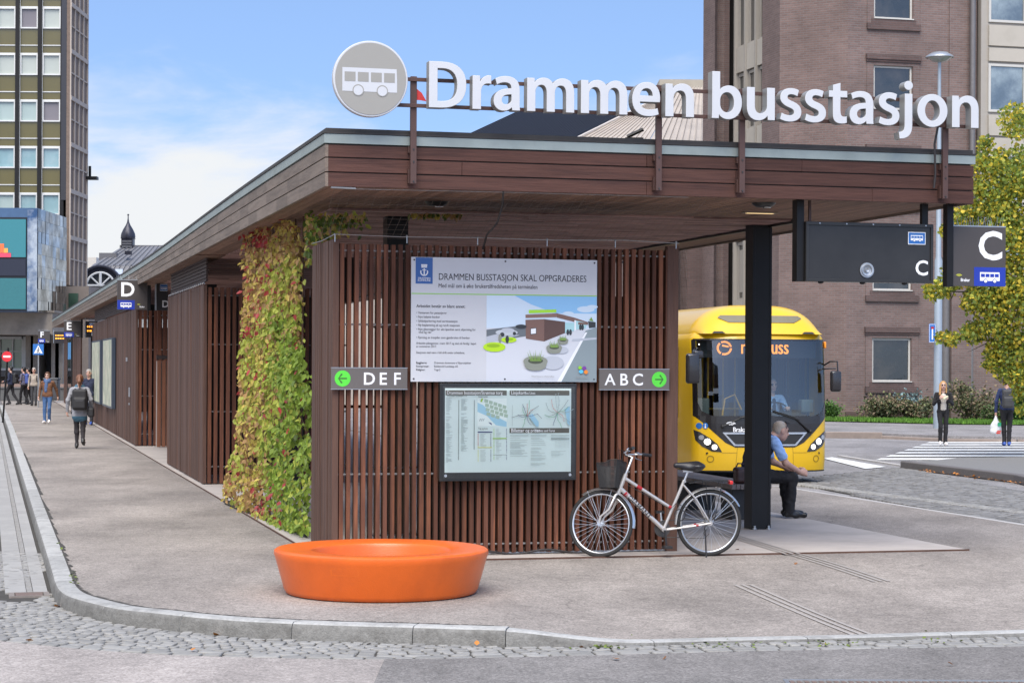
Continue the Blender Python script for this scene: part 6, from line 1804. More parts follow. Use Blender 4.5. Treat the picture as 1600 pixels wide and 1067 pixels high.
# beige bays to the right of the down pipe
def bay_box(a0, a1, d0, d1, z0, z1, m):
    p = [fq(a0)-P*d1, fq(a1)-P*d1, fq(a1)-P*d0, fq(a0)-P*d0]; m.prism([(q.x, q.y, z0) for q in p], (0, 0, z1-z0))
A0 = 5.30; 
mb = MB(); bay_box(A0, 30, .0, .30, 6.22, TOP, mb); bpart(mb, 'bay_wall', PANEL_G)
for j in range(3):
    a0 = A0+.28+j*1.92
    for k in range(6):
        for d0, d1 in ((1.92, 2.42), (2.50, 3.28)): zb_ = bots[1]+k*3.39; mb = MB(); bay_box(a0, a0+1.55, .302, .40, zb_+d0, zb_+d1, mb); bpart(mb, 'spandrel_panel', PANEL)
for j in range(3):
    a0 = A0+.28+j*1.92
    for k in range(6):
        zb_ = bots[1]+k*3.39; mb = MB()
        for x0, x1, za, zz in ((a0, a0+.09, zb_, zb_+1.82), (a0+1.46, a0+1.55, zb_, zb_+1.82), (a0+.09, a0+1.46, zb_, zb_+.09), (a0+.09, a0+1.46, zb_+1.73, zb_+1.82)): bay_box(x0, x1, .303, .38, za, zz, mb)
        w = bpart(mb, 'window', WFR); mb = MB(); bay_box(a0+.09, a0+1.46, .304, .315, zb_+.09, zb_+1.73, mb); bpart(mb, 'pane', pm('bay_glass', (.10, .13, .15), .05, var=.5, scale=.5, c2=(.24, .28, .28), c2scale=.5, c2amt=.8, coat=1, spec=.9), parent=w)
mb = MB()
p = fq(4.98)-P*.25; mb.cyl((p.x, p.y, ROAD), (p.x, p.y, TOP), .11, n=10); p = fq(3.98)-P*.12; mb.cyl((p.x, p.y, ROAD+.5), (p.x, p.y, 6.1), .17, n=12)
bpart(mb, 'down_pipe', pm('pipe_grey', (.16, .15, .15), .5, .3), angle=40, fix=False)
mb = MB(); bay_box(3.7, 4.0, .0, .05, 1.4, 6.0, mb); bpart(mb, 'slit_window', pm('slit_glass', (.10, .105, .10), .1, var=.3), angle=0)
mb = MB(); bay_box(-.02, 30, .001, .08, ROAD, .30, mb); bpart(mb, 'plinth', BRICK_D)

# ------------------------------------------------------------------ metal-roofed hall between
HB = thing('metal_roof_hall', 'low hall with dark ribbed roof and beige hipped metal roof behind the sign', 'building', at(900, 300, 95), 0)
hp0 = HB.location.copy()
def hpart(mb, name, mat, angle=0, fix=False):
    mb.v = [(x-hp0.x, y-hp0.y, z-hp0.z) for x, y, z in mb.v]; return mb.build(name, mat, HB, angle=angle, fix=fix)
def ribbed(mb, A, B, C_, D_, n, h=.07, w=.3):
    """sloping sheet A(bottom left) B(bottom right) C(top right) D(top left) with ribs running up it"""
    A, B, C_, D_ = (Vector(q) for q in (A, B, C_, D_)); nr = (B-A).cross(D_-A).normalized()
    if nr.z < 0: nr = -nr
    vs = []; fs = []
    ts = []
    for i in range(n): ts += [(i/n, 0), ((i+1-w)/n, 0), ((i+1-w*.75)/n, h), ((i+1-w*.25)/n, h)]
    ts.append((1, 0))
    for t, o_ in ts: vs += [A.lerp(B, t)+nr*o_, D_.lerp(C_, t)+nr*o_]
    for i in range(len(ts)-1): fs.append((2*i, 2*i+2, 2*i+3, 2*i+1))
    mb.add(vs, fs)
DK = pm('ribbed_dark', (.045, .045, .055), .45, .4, var=.1, scale=1)
BG = pm('ribbed_beige', (.46, .40, .34), .55, .1, var=.08, scale=1, c2=(.40, .35, .30), c2scale=.6)
Y0, Y1 = 95, 106
mb = MB(); ribbed(mb, at(700, 226, Y0), at(925, 226, Y0), at(1000, 182, Y1), at(812, 174, Y1), 46, .10, .45); hpart(mb, 'dark_roof', DK)
mb = MB(); ribbed(mb, at(880, 228, Y0-1), at(1010, 228, Y0-1), at(1062, 137, Y1), at(1058, 136, Y1), 15, .05, .12); hpart(mb, 'beige_roof', BG)
mb = MB(); ribbed(mb, at(1010, 229, Y0-1), at(1150, 229, Y0+1), at(1120, 137, Y1), at(1063, 137, Y1), 13, .09, .2); hpart(mb, 'beige_roof', BG)
mb = MB()
a, b, c_ = at(880, 227, Y0-1.1), at(1062, 137, Y1-.1), at(1120, 137, Y1)
mb.tube([a, b], .07, 6); hpart(mb, 'ridge', pm('ridge_pale', (.55, .50, .45), .5), angle=40)
mb = MB(); p, q = at(700, 226, Y0), at(1150, 228, Y0); mb.box(p.x, q.x, Y0-.6, Y0+.2, 0, p.z); mb.box(p.x, q.x, Y0+.2, Y1+8, 0, p.z-.2); r_ = at(470, 440, Y0+2); mb.box(r_.x, p.x-.05, Y0+2, Y1+8, 0, r_.z); hpart(mb, 'wall', pm('hall_wall', (.36, .32, .28), .8))
mb = MB(); p, q = at(1030, 134, Y1+.5), at(1100, 150, Y1+.5); mb.box(p.x, q.x, Y1+.3, Y1+6, q.z, p.z+.3); p, q = at(1066, 140, Y1), at(1097, 146, Y1); mb.box(p.x, q.x, Y1-.1, Y1+.28, q.z, p.z); hpart(mb, 'roof_hatch', PANEL)
mb = MB(); p = at(980, 214, Y0-.5); mb.box(p.x-.1, p.x+.75, Y0-.7, Y0-.3, p.z-.3, p.z-.05); mb.cyl(p, p+Vector((.75, 0, .35)), .09, n=8); hpart(mb, 'roof_hook', BLK)

# ------------------------------------------------------------------ tower block on the left
TY = 150.0
TW = thing('tower_block', 'tall office tower with olive glass bands and brown panelled end at the left edge', 'building', at(105, 600, TY), 0)
tp = TW.location.copy(); tp.z = 0; TW.location = tp
k_ = TY/FPX
def tpart(mb, name, mat, parent=None, angle=0, fix=False):
    mb.v = [(x-tp.x, y-tp.y, z-tp.z) for x, y, z in mb.v]; return mb.build(name, mat, parent or TW, angle=angle, fix=fix)
def tx(px): return at(px, 300, TY).x
def tz(py): return at(60, py, TY).z
XR = tx(105); 
OLIVE = pm('olive_glass', (.115, .095, .028), .15, var=.1, scale=.3, coat=.5); ALUF = pm('curtain_frame', (.62, .62, .60), .45, .2, var=.04)
TG = [pm('blind_white', (.40, .43, .39), .25, var=.06, scale=.5, coat=.3), pm('blind_grey', (.17, .155, .17), .4, var=.06, scale=.5, coat=.3), pm('tower_glass_blue', (.20, .33, .36), .06, var=.15, scale=.4, coat=1.0, c2=(.32, .42, .44), c2scale=.3), pm('blind_mint', (.33, .41, .39), .2, var=.06, scale=.5, coat=.7)]
mb = MB(); mb.box(tx(-700), XR-.02, TY+.35, TY+5, 0, 70); tpart(mb, 'core', pm('tower_core', (.05, .045, .04), .8))
xcols = [tx(-5-36*k) for k in range(8)]
cols = [(tx(66), tx(94.5)), (tx(31), tx(59)), (tx(-5), tx(24))]+[(tx(-5-35.5*k), tx(24-35.5*k)) for k in range(1, 7)]
stor = 72.6*k_; z_head = tz(12)   # head of the window row near the top of the picture
pattern = {0: [0, 1, 0], 1: [0, 0, 0], 2: [1, 3, 3], 3: [2, 2, 2], 4: [2, 2, 3]}
fr_ = MB(); ol = MB(); blk = MB(); 
for ci, (x0, x1) in enumerate(cols):
    blk.box(x1+.02, x1+6.3*k_, TY-.35, TY+.34, 11.5, 70)
    for r in range(-2, 6):
        zh = z_head-r*stor; zs_ = zh-33.5*k_
        if zh < 11.5: continue
        row = (r % 5) if r < 0 else r
        g = TG[pattern.get(row, [2, 2, 3])[min(ci, 2) if ci < 3 else (ci*7+r) % 3]]
        w = MB(); t = .10
        for a, b, c, d in ((x0, x0+t, zs_, zh), (x1-t*1.2, x1, zs_, zh), (x0+t, x1-t*1.2, zs_, zs_+t), (x0+t, x1-t*1.2, zh-t*1.3, zh)): w.box(a, b, TY-.12, TY+.2, c, d)
        wo = tpart(w, 'window', ALUF); p = MB(); p.box(x0+t, x1-t*1.2, TY+.05, TY+.1, zs_+t, zh-t*1.3); tpart(p, 'pane', g, parent=wo)
        # olive bands under the window: a deep one, a rail, a shallow one
        a = zs_; 
        for q0, q1 in ((25.2*k_, .02), (38*k_, 26.6*k_)): ol = MB(); ol.box(x0, x1, TY, TY+.1, a-q0, a-q1); tpart(ol, 'spandrel', OLIVE)
        fr_.box(x0, x1, TY-.06, TY+.12, a-26.6*k_, a-25.2*k_); fr_.box(x0, x1, TY-.09, TY+.12, a-39.1*k_, a-38*k_)
    fr_.box(x0-.07, x0, TY-.1, TY+.2, 11.5, 70); fr_.box(x1, x1+.06, TY-.1, TY+.2, 11.5, 70)
tpart(fr_, 'facade_rail', ALUF); tpart(blk, 'fin', BLK)
mb = MB(); mb.box(tx(96.8), XR-.01, TY-.4, TY+.3, 14, 70); tpart(mb, 'corner_column', pm('corner_black', (.02, .018, .022), .35, coat=.4))
AGG = pm('aggregate_panel', (.17, .125, .098), .9, var=.25, scale=6, bump=.4, bscale=20); AGF = pm('aggregate_frame', (.40, .34, .29), .85, var=.1, scale=3)
Y2 = 155.6
mb = MB(); mb.box(XR, XR+.25, TY-.4, Y2, 7.7, 70); tpart(mb, 'end_wall', AGG)
mb = MB()
for j in range(5): y = TY-.4+j*(Y2-TY+.4)/4.0-.12; mb.box(XR+.251, XR+.34, max(y, TY-.4), y+.22, 7.7, 70)
for r in range(-9, 7):
    z = tz(5)-r*stor
    if z > 8.5: mb.box(XR+.251, XR+.37, TY-.39, Y2-.01, z-.32, z); mb.box(XR+.252, XR+.33, TY-.39, Y2-.01, z-stor*.5-.06, z-stor*.5+.03)
tpart(mb, 'panel_joint', AGF)
mb = MB(); mb.box(XR+.1, XR+1.1, Y2-.3, Y2+.4, tz(270), tz(265)); mb.cyl((XR+.5, Y2, tz(265)), (XR+.5, Y2, tz(248)), .12, n=6); tpart(mb, 'roof_bracket', BLK)
# glazed box with giant advertising screen
BX = thing('billboard_box', 'mirror clad corner box with huge teal advertising screen below the tower', 'billboard', (tp.x, 138, 0), 0)
xr = at(58, 400, 138).x; zt_, zb_ = at(30, 325, 138).z, at(30, 487, 138).z
def zpart(mb, name, mat, parent=None, angle=0): mb.v = [(x-tp.x, y-138, z) for x, y, z in mb.v]; return mb.build(name, mat, parent or BX, angle=angle)
mb = MB(); mb.box(xr-40, xr, 138.02, 147, zb_, zt_); zpart(mb, 'box', pm('box_blue', (.05, .10, .19), .3, var=.3, scale=.6))
def scr(px0, py0, px1, py1, m, name, y=137.9, parent=None):
    p, q = at(px0, py0, y), at(px1, py1, y); mb = MB(); mb.box(p.x, q.x, y, y+.09, q.z, p.z); return zpart(mb, name, m, parent)
scr(-300, 338, 41.5, 486, pm('screen_frame', (.01, .012, .018), .3), 'screen_frame', 137.95)
TEAL = pm('screen_teal', (.025, .16, .19), .5, var=.05, emit=.15)
so = scr(-300, 341, 40, 402, TEAL, 'screen', 137.85); scr(-300, 403, 40, 431, pm('screen_dark', (.008, .012, .028), .5, emit=.1), 'dark_band', 137.85, so); scr(-300, 433, 40, 483, pm('screen_teal_low', (.02, .12, .135), .5, var=.1, emit=.15), 'screen', 137.85)
for px0, py0, px1, c in ((-10, 381, -2, '#e8443c'), (-2, 381, 6, '#f2693a'), (6, 388, 12, '#f79a45'), (12, 395, 17, '#f8c27a')):
    scr(px0, py0, px1, 395, pm('pixel_'+c[1:], hx(c)[:3], .5, var=0, emit=.1), 'pixel_block', 137.8, so)
scr(-10, 395.5, 17, 402, pm('pixel_pink', hx('#d8435c')[:3], .5, var=0, emit=.1), 'pixel_block', 137.8, so)
mir = pm('mirror_glass', (.42, .46, .50), .06, .95, var=.3, scale=.25, bump=.35, bscale=.8, c2=(.03, .04, .05), c2scale=.7, c2amt=1.0)
def m_pts(y): return xr+.03
mb = MB(); nY, nZ = 8, 9
for i in range(nY):
    for j in range(nZ):
        y0, y1 = 138.1+8.8*i/nY, 138.1+8.8*(i+.985)/nY; z0, z1 = zb_+(zt_-zb_)*j/nZ, zb_+(zt_-zb_)*(j+.985)/nZ
        d = random.Random(i*31+j).uniform(-.02, .02)
        mb.add([(xr+.04+d, y0, z0), (xr+.04-d, y1, z0), (xr+.04-d, y1, z1), (xr+.04+d, y0, z1)], [(0, 1, 2, 3)])
zpart(mb, 'mirror_panel', mir)
scr(43, 328, 57.5, 486, pm('mirror_front', (.5, .55, .62), .12, .7, var=.4, scale=.5, c2=(.06, .12, .25), c2scale=.7, c2amt=.8), 'mirror_front', 137.97)
# podium of the tower: concrete band, shop fronts
PD = thing('podium', 'two storey concrete podium with shop windows under the tower', 'building', (tp.x, 141, 0), 0)
def ppart(mb, name, mat, parent=None, angle=0): mb.v = [(x-tp.x, y-141, z) for x, y, z in mb.v]; return mb.build(name, mat, parent or PD, angle=angle)
PCON = pm('podium_concrete', (.30, .26, .215), .9, var=.2, scale=.8, c2=(.20, .175, .15), c2scale=.5, bump=.3, bscale=6)
def pz(py, y=141): return at(40, py, y).z
xr2 = at(82, 500, 141).x
mb = MB(); mb.box(xr2-45, xr2, 141, 148.9, pz(523), pz(488)); mb.box(xr2-45, xr2+.15, 140.9, 149, pz(488), pz(485)); ppart(mb, 'concrete_band', PCON)
xr3 = at(130, 500, 149).x
mb = MB(); mb.box(xr2-45, xr3+.4, 149, 156, 0, pz(440)); ppart(mb, 'rear_wall', pm('podium_rear', (.23, .19, .16), .9, var=.15, scale=1))
mb = MB()
for px in (44, 52, 84, 90): a = at(px, 560, 147).x; mb.box(a, a+.55, 146.2, 148.9, 0, pz(523))
ppart(mb, 'pier', PCON)
for p0, p1 in ((-60, -22), (-20, 41)):
    a, b = at(p0, 560, 148).x, at(p1, 560, 148).x; z0, z1 = at(40, 579, 148).z, at(40, 526, 148).z; mb = MB(); t = .18
    for q in ((a, a+t, z0, z1), (b-t*1.6, b, z0, z1), (a+t, b-t, z0, z0+t), (a+t, b-t, z1-t, z1)): mb.box(q[0], q[1], 147.8, 148.2, q[2], q[3])
    for f in (.33, .66): mb.box(a+(b-a)*f-.04, a+(b-a)*f+.04, 147.9, 148.1, z0, z1)
    mb.box(a, b, 147.9, 148.1, z0+(z1-z0)*.55, z0+(z1-z0)*.55+.06)
    w = ppart(mb, 'shop_window', ALUF); mb = MB(); mb.box(a, b, 148.1, 148.15, z0, z1); ppart(mb, 'pane', pm('shop_glass', (.22, .29, .22), .1, var=.2, scale=.4, coat=.8), w)
    mb = MB(); mb.box(a, b, 147.85, 148.15, .9, z0); ppart(mb, 'apron', pm('apron_grey', (.17, .16, .155), .7), None)
for p0, p1, m, n in ((95, 112, pm('door_mint', (.33, .45, .42), .2, coat=.6), 'shop_door'), (62, 80, pm('dark_recess', (.06, .055, .05), .6), 'recess'), (107, 122, pm('foliage_glass', (.05, .09, .06), .12, var=.6, scale=.8, coat=.8), 'corner_window')):
    a, b = at(p0, 560, 148.9).x, at(p1, 560, 148.9).x; mb = MB(); mb.box(a, b, 148.8, 148.98, .3 if n != 'corner_window' else pz(483), pz(527) if n != 'corner_window' else pz(452)); ppart(mb, n, m)
mb = MB(); mb.box(xr2-45, xr3+40, 139.5, 141.5, -.12, .45); ppart(mb, 'step', pm('step_brick', (.25, .17, .14), .9, var=.15))
# old house with mansard roof and cupola
OY = 195.0
OH = thing('old_house', 'old town house with grey sheet metal mansard, arched dormers and onion cupola', 'house', (at(200, 560, OY).x, OY, 0), 0)
oo = OH.location.copy()
def opart(mb, name, mat, parent=None, angle=0, fix=False): mb.v = [(x-oo.x, y-oo.y, z) for x, y, z in mb.v]; return mb.build(name, mat, parent or OH, angle=angle, fix=fix)
def op(px, py, dy=0): return at(px, py, OY+dy)
SLATE = pm('zinc_grey', (.21, .205, .21), .5, .05, var=.1, scale=.4); SLD = pm('zinc_dark', (.05, .05, .065), .4, .4, var=.1)
mb = MB()
a, b, c_, d_ = op(112, 452), op(330, 452), op(318, 384, 6), op(196, 386, 6)
ribbed(mb, op(112, 450), op(330, 450), op(325, 415, 2), op(144, 416, 2), 24, .12, .18)
ribbed(mb, op(142, 415.5, 2), op(325, 415.5, 2), op(320, 383, 9), op(190, 386, 9), 20, .12, .18)
opart(mb, 'roof', SLATE)
mb = MB(); p, q = op(158, 396, 6), op(185, 416, 6); mb.box(p.x, q.x, OY+5, OY+9, q.z, p.z); p, q = op(187, 383, 9), op(330, 388, 9); mb.box(p.x, q.x, OY+9, OY+16, q.z-6, p.z); opart(mb, 'roof_block', SLATE)
for pxx in (157, 262):
    mb = MB(); cc = op(pxx, 447, -1.2)
    arc = [cc+Vector((1.95*math.cos(t), 0, 1.9*math.sin(t))) for t in frange(0, PI, 18)]; mb.prism([tuple(q) for q in arc], (0, 3.2, 0)); mb.tube([q+Vector((0, -.1, 0)) for q in arc], .16, 6)
    opart(mb, 'dormer', SLD, angle=30, fix=True)
for pxx in (157, 262):
    mb = MB(); cc = op(pxx, 447, -1.45); mb.poly([tuple(cc+Vector((1.5*math.cos(t), .1, 1.5*math.sin(t)*.95))) for t in frange(0, PI, 14)]); dk = opart(mb, 'arched_window', pm('dormer_glass', (.05, .055, .06), .1, coat=.8))
    mb = MB(); mb.tube([cc+Vector((1.35*math.cos(t), -.05, 1.3*math.sin(t))) for t in frange(0, PI, 14)], .10, 6); mb.box(cc.x-1.4, cc.x+1.4, cc.y-.1, cc.y, cc.z, cc.z+.16)
    for t in (PI/4, PI/2, 3*PI/4): mb.cyl(cc+Vector((0, -.05, 0)), cc+Vector((1.35*math.cos(t), -.05, 1.3*math.sin(t))), .08 if t != PI/2 else .14, n=5)
    opart(mb, 'glazing_bar', pm('white_wood', (.72, .72, .70), .5, var=.03), dk)
for p0, p1 in ((160, 175), (178.5, 192)):
    mb = MB(); a, b, c_, d_ = op(p0, 428.5, .2), op(p1-1, 428.5, .2), op(p1, 420.5, .9), op(p0+2, 420.5, .9); mb.poly([tuple(a), tuple(b), tuple(c_), tuple(d_)]); opart(mb, 'skylight', pm('skylight_glass', (.72, .75, .78), .08, .3, var=.05, coat=1))
mb = MB(); a = op(196, 398, 4); mb.box(a.x, a.x+.6, a.y-.4, a.y+.3, a.z, a.z+.35); opart(mb, 'roof_hatch', SLD)
cc = op(200, 390, 9); mb = MB()
for x0, x1, z0, z1 in ((-.66, .66, -1.2, -.02), (-.58, .58, 0, 1.05), (-.64, .64, 1.07, 1.14)): mb.box(cc.x+x0, cc.x+x1, cc.y+x0, cc.y+x1, cc.z+z0, cc.z+z1)
o = opart(mb, 'cupola', SLD)
mb = MB()
for k in range(3): mb.box(cc.x-.48, cc.x+.48, cc.y-.64, cc.y-.585, cc.z+.2+k*.26, cc.z+.36+k*.26)
opart(mb, 'louvre', pm('louvre_grey', (.14, .14, .15), .5), o)
mb = MB(); mb.lathe([(.72, 1.14), (.75, 1.3), (.70, 1.62), (.5, 2.05), (.25, 2.45), (.12, 2.75), (.06, 3.1), (.045, 3.45), (.001, 3.5)], 12, cc); mb.ell(cc+Vector((0, 0, 3.5)), (.10, .10, .10), 8, 6); opart(mb, 'onion_roof', SLD, o, angle=30)
mb = MB(); p, q = op(100, 453), op(340, 470); mb.box(p.x, q.x, OY-.6, OY+.3, q.z, p.z); p2 = op(100, 450); mb.box(p.x, q.x, OY-.9, OY+.2, p.z+.02, p.z+.3); mb.box(p.x+.3, q.x, OY+.31, OY+16, 0, p.z); opart(mb, 'wall', pm('old_wall', (.55, .54, .50), .8, var=.06))
mb = MB(); p, q = op(120, 402, 30), op(150, 470, 30); mb.box(p.x, q.x, OY+30, OY+40, 0, p.z)
o = mb.build('rear_building', pm('cream_wall', (.60, .56, .50), .8, var=.05)); tag(o, 'plain cream house corner peeping out between the tower and the grey roof', 'house')

# ------------------------------------------------------------------ street lamp, traffic signs, bin, far benches
lp = ground(1465, 669, ROAD+.13)
q = at(1476, 88, lp.y)
SL = thing('street_lamp', 'tall tapering pale grey street lamp with a disc shaped head on the far pavement', 'street lamp', lp, 0)
hgt = q.z-lp.z
mb = MB(); mb.tube([(0, 0, 0), (0, 0, hgt*.45), (0, 0, hgt*.46), (0, 0, hgt)], [.14, .125, .09, .05], 14); o = mb.build('pole', pm('lamp_pole', (.30, .35, .40), .45, .2, var=.06), SL, angle=60)
mb = MB(); mb.lathe([(.001, .16), (.25, .11), (.43, .0), (.46, -.05), (.42, -.06)], 28, (0, 0, hgt)); mb.build('lamp_head', GALV, SL, angle=60)
mb = MB(); mb.lathe([(.001, -.22), (.22, -.18), (.36, -.08), (.40, -.055)], 24, (0, 0, hgt)); mb.build('lamp_bowl', pm('lamp_bowl', (.30, .31, .30), .15, coat=.8), SL, angle=60)
zz = at(1462, 520, lp.y).z
mb = MB(); mb.box(-.36, -.14, -.32, -.30, zz-lp.z-.32, zz-lp.z+.28); o = mb.build('sign_plate', TBLUE, SL, bevel=.01)
mb = MB()
for x0, x1, z0, z1 in ((-.35, -.15, .255, .265), (-.35, -.15, -.305, -.295), (-.35, -.342, -.295, .255), (-.158, -.15, -.295, .255)): mb.box(x0, x1, -.325, -.321, zz-lp.z+z0, zz-lp.z+z1)
mb.box(-.27, -.23, -.326, -.321, zz-lp.z-.22, zz-lp.z+.12); mb.build('sign_border', LWHITE, o)
mb = MB(); mb.box(-.30, -.20, -.33, -.321, zz-lp.z+.12, zz-lp.z+.19); mb.build('sign_bar', REDP, o)
mb = MB(); mb.cyl((-.28, -.29, zz-lp.z+.1), (0, 0, zz-lp.z+.1), .03, n=6); mb.build('clamp', GALV, SL)
# crossing sign and no-entry sign far left
cs = ground(60, 634, ROAD)
cs = Vector((at(60, 546, 88).x, 88, ROAD)); q = at(60, 546, 88)
t = thing('crossing_sign', 'square blue pedestrian crossing sign with white triangle on a thin post', 'road sign', cs, 0)
s_ = .235; hz = q.z-cs.z
mb = MB(); mb.box(-s_, s_, -.02, .0, hz-s_, hz+s_); o = mb.build('sign_plate', TBLUE, t, bevel=.008)
mb = MB(); mb.poly([(-s_*.8, -.022, hz-s_*.7), (s_*.8, -.022, hz-s_*.7), (0, -.022, hz+s_*.8)]); o2 = mb.build('triangle', LWHITE, o)
mb = MB(); y = -.0245; disc(mb, .0, hz+.06, .028, y, 0, 12); mb.tube([(0, y, hz+.03), (-.01, y, hz-.05)], .02, 4); mb.tube([(-.01, y, hz-.05), (-.06, y, hz-.15)], .014, 4); mb.tube([(-.01, y, hz-.05), (.055, y, hz-.15)], .014, 4); mb.tube([(-.07, y, hz-.03), (.06, y, hz+.0)], .011, 4)
for k in range(4): rect(mb, -.13+k*.07, -.09+k*.07, hz-.165, hz-.155, y)
mb.build('walker', INK, o)
mb = MB(); mb.cyl((0, .03, 0), (0, .03, hz+.3), .03, n=8); mb.build('post', GALV, t)
q = at(11, 557, 70); g0 = Vector((at(4, 640, 70).x, 70, ROAD))
t = thing('no_entry_sign', 'red and white no entry disc on a leaning dark post at the left edge', 'road sign', g0, 0)
mb = MB(); c_ = q-g0; mb.cyl((c_.x, -.02, c_.z), (c_.x, .0, c_.z), .18, n=28); o = mb.build('sign_disc', pm('sign_red', (.62, .02, .03), .4, var=.03), t)
mb = MB(); rect(mb, c_.x-.125, c_.x+.125, c_.z-.033, c_.z+.033, -.022); mb.build('white_bar', LWHITE, o)
mb = MB(); mb.cyl((0, .04, 0), (c_.x+.03, .04, c_.z+.3), .035, n=8); mb.cyl((-.14, 0, 0), (c_.x-.22, 0, c_.z+.0), .03, n=8); mb.build('post', BLK, t)
bp_ = Vector((at(81, 600, 100).x, 100, 0))
t = thing('litter_bin', 'dark grey upright litter bin far down the platform', 'litter bin', bp_, 0)
mb = MB(); mb.rbox((0, 0, .62), (.36, .3, .5), .06); mb.build('body', pm('bin_grey', (.07, .07, .075), .5), t); mb = MB(); mb.box(-.25, .25, -.31, -.295, .80, .98); mb.build('opening', INK, t); mb = MB(); mb.rbox((0, 0, 1.16), (.38, .32, .045), .03); mb.build('lid', pm('bin_lid', (.10, .10, .105), .5), t)
t = thing('planter', 'long low dark concrete planter behind the group of walkers', 'planter', (at(60, 622, 103).x, 103, 0), 0)
mb = MB(); mb.box(-3.4, 2.2, -.4, .4, 0, .62); mb.box(-3.45, 2.25, -.45, .45, .621, .70); mb.build('trough', pm('planter_dark', (.10, .10, .10), .85, var=.2), t, bevel=.02)
mb = MB(); mb.box(-3.3, 2.1, -.3, .3, .69, .705); mb.build('soil', JOINT, t)

# ------------------------------------------------------------------ trees, shrubs, creeper
LF = [pm('leaf_green', (.20, .27, .045), .6, var=.25, scale=2, island=.35, trans=.42), pm('leaf_yellow', (.66, .50, .05), .6, var=.2, scale=2, island=.3, trans=.42), pm('leaf_olive', (.40, .40, .05), .6, var=.2, scale=2, island=.3, trans=.42), pm('leaf_dark', (.10, .15, .025), .6, var=.2, scale=2, island=.3, trans=.3)]
BARK = pm('bark', (.05, .04, .03), .9, var=.3, scale=10, stretch=(1, 1, .2))
TRY = 47.0
tb = at(1690, 640, TRY); tb.z = ROAD
TR = thing('street_tree', 'maple tree turning yellow and green, overhanging from the right edge', 'tree', tb, 0)
def trel(px, py, dy=0): p = at(px, py, TRY+dy)-tb; return p
rnd = random.Random(14)
blobs = [(1545, 255, 26, 1.0), (1590, 190, 30, 1.0), (1555, 310, 40, 1), (1600, 270, 50, 1), (1510, 335, 26, .8), (1525, 385, 36, 1), (1590, 370, 55, 1.2), (1490, 352, 14, .4), (1498, 385, 14, .4), (1477, 362, 10, .35),
         (1500, 425, 26, .7), (1560, 440, 44, 1.1), (1600, 470, 45, 1), (1475, 450, 18, .5), (1455, 458, 12, .4), (1530, 470, 28, .8), (1560, 510, 32, .8), (1520, 520, 20, .5), (1485, 530, 13, .35), (1468, 527, 8, .25), (1450, 450, 8, .25), (1590, 545, 30, .7), (1555, 552, 18, .5),
         (1575, 580, 22, .5), (1545, 570, 10, .3), (1600, 590, 26, .6), (1592, 618, 10, .3), (1598, 640, 9, .25), (1540, 225, 12, .4), (1562, 340, 30, 1.3), (1530, 290, 18, .7)]
pts = []
for bx, by, br, dep_ in blobs:
    n = int(11*(br/10)**2*9)+40
    for _ in range(n):
        u = Vector((rnd.gauss(0, 1), rnd.gauss(0, 1), rnd.gauss(0, 1))).normalized()*rnd.random()**.45
        p = trel(bx+u.x*br*1.15, by+u.z*br, u.y*br/67*1.6+rnd.gauss(0, dep_*.5))
        r = rnd.random(); top_ = max(0, min(1, (520-by)/350)) ; outer = u.length
        yl = .20+.28*outer*(.6+.4*math.sin(bx*.07+by*.045))
        mi = 1 if r < yl*.62 else 2 if r < yl+.22 else 0 if r < .88 else 3
        pts.append((p, mi))
for _ in range(9000):     # the rest of the crown, beyond the frame
    u = Vector((rnd.gauss(0, 1), rnd.gauss(0, 1), rnd.gauss(0, 1))).normalized()*rnd.random()**.4
    p = Vector((u.x*2.6+1.1, u.y*2.6, 4.9+u.z*3.4))
    if p.x < trel(1590, 300).x-.2: continue
    r = rnd.random(); pts.append((p, 1 if r < .25 else 2 if r < .45 else 0 if r < .85 else 3))
leaf_cloud('crown', pts, .082, LF, TR, seed=5, up=.2)
mb = MB(); mb.tube([(0, 0, 0), (.05, .05, 1.5), (.0, .1, 3.2), (.1, 0, 5.5), (0, 0, 7.6)], [.16, .13, .11, .07, .02], 10)
def branch(pts_, r0):
    n = len(pts_); mb.tube(pts_, [r0*(1-.85*i/(n-1)) for i in range(n)], 6)
for tgt, z0, r in (((1470, 528), 1.9, .035), ((1445, 455), 3.0, .04), ((1490, 360), 4.2, .04), ((1540, 255), 4.6, .05), ((1590, 185), 5.5, .045), ((1590, 640), 2.3, .03), ((1560, 575), 2.6, .035), ((1510, 430), 3.4, .04)):
    e_ = trel(*tgt); s0 = Vector((.02, .05, z0)); m1 = s0.lerp(e_, .4)+Vector((0, rnd.uniform(-.3, .3), .35)); m2 = s0.lerp(e_, .75)+Vector((0, rnd.uniform(-.2, .2), .2)); branch([s0, m1, m2, e_], r)
    for k in range(3): b0 = m1.lerp(e_, .2+.25*k); branch([b0, b0+Vector((rnd.uniform(-.5, .3), rnd.uniform(-.4, .4), rnd.uniform(-.3, .5)))], r*.4)
for k in range(6): a = k*1.05; branch([Vector((0, 0, 3+k*.5)), Vector((1.0*math.cos(a)+.6, 1.2*math.sin(a), 4+k*.6)), Vector((1.8*math.cos(a)+1, 2*math.sin(a), 5+k*.5))], .06)
mb.build('trunk', BARK, TR, angle=60)
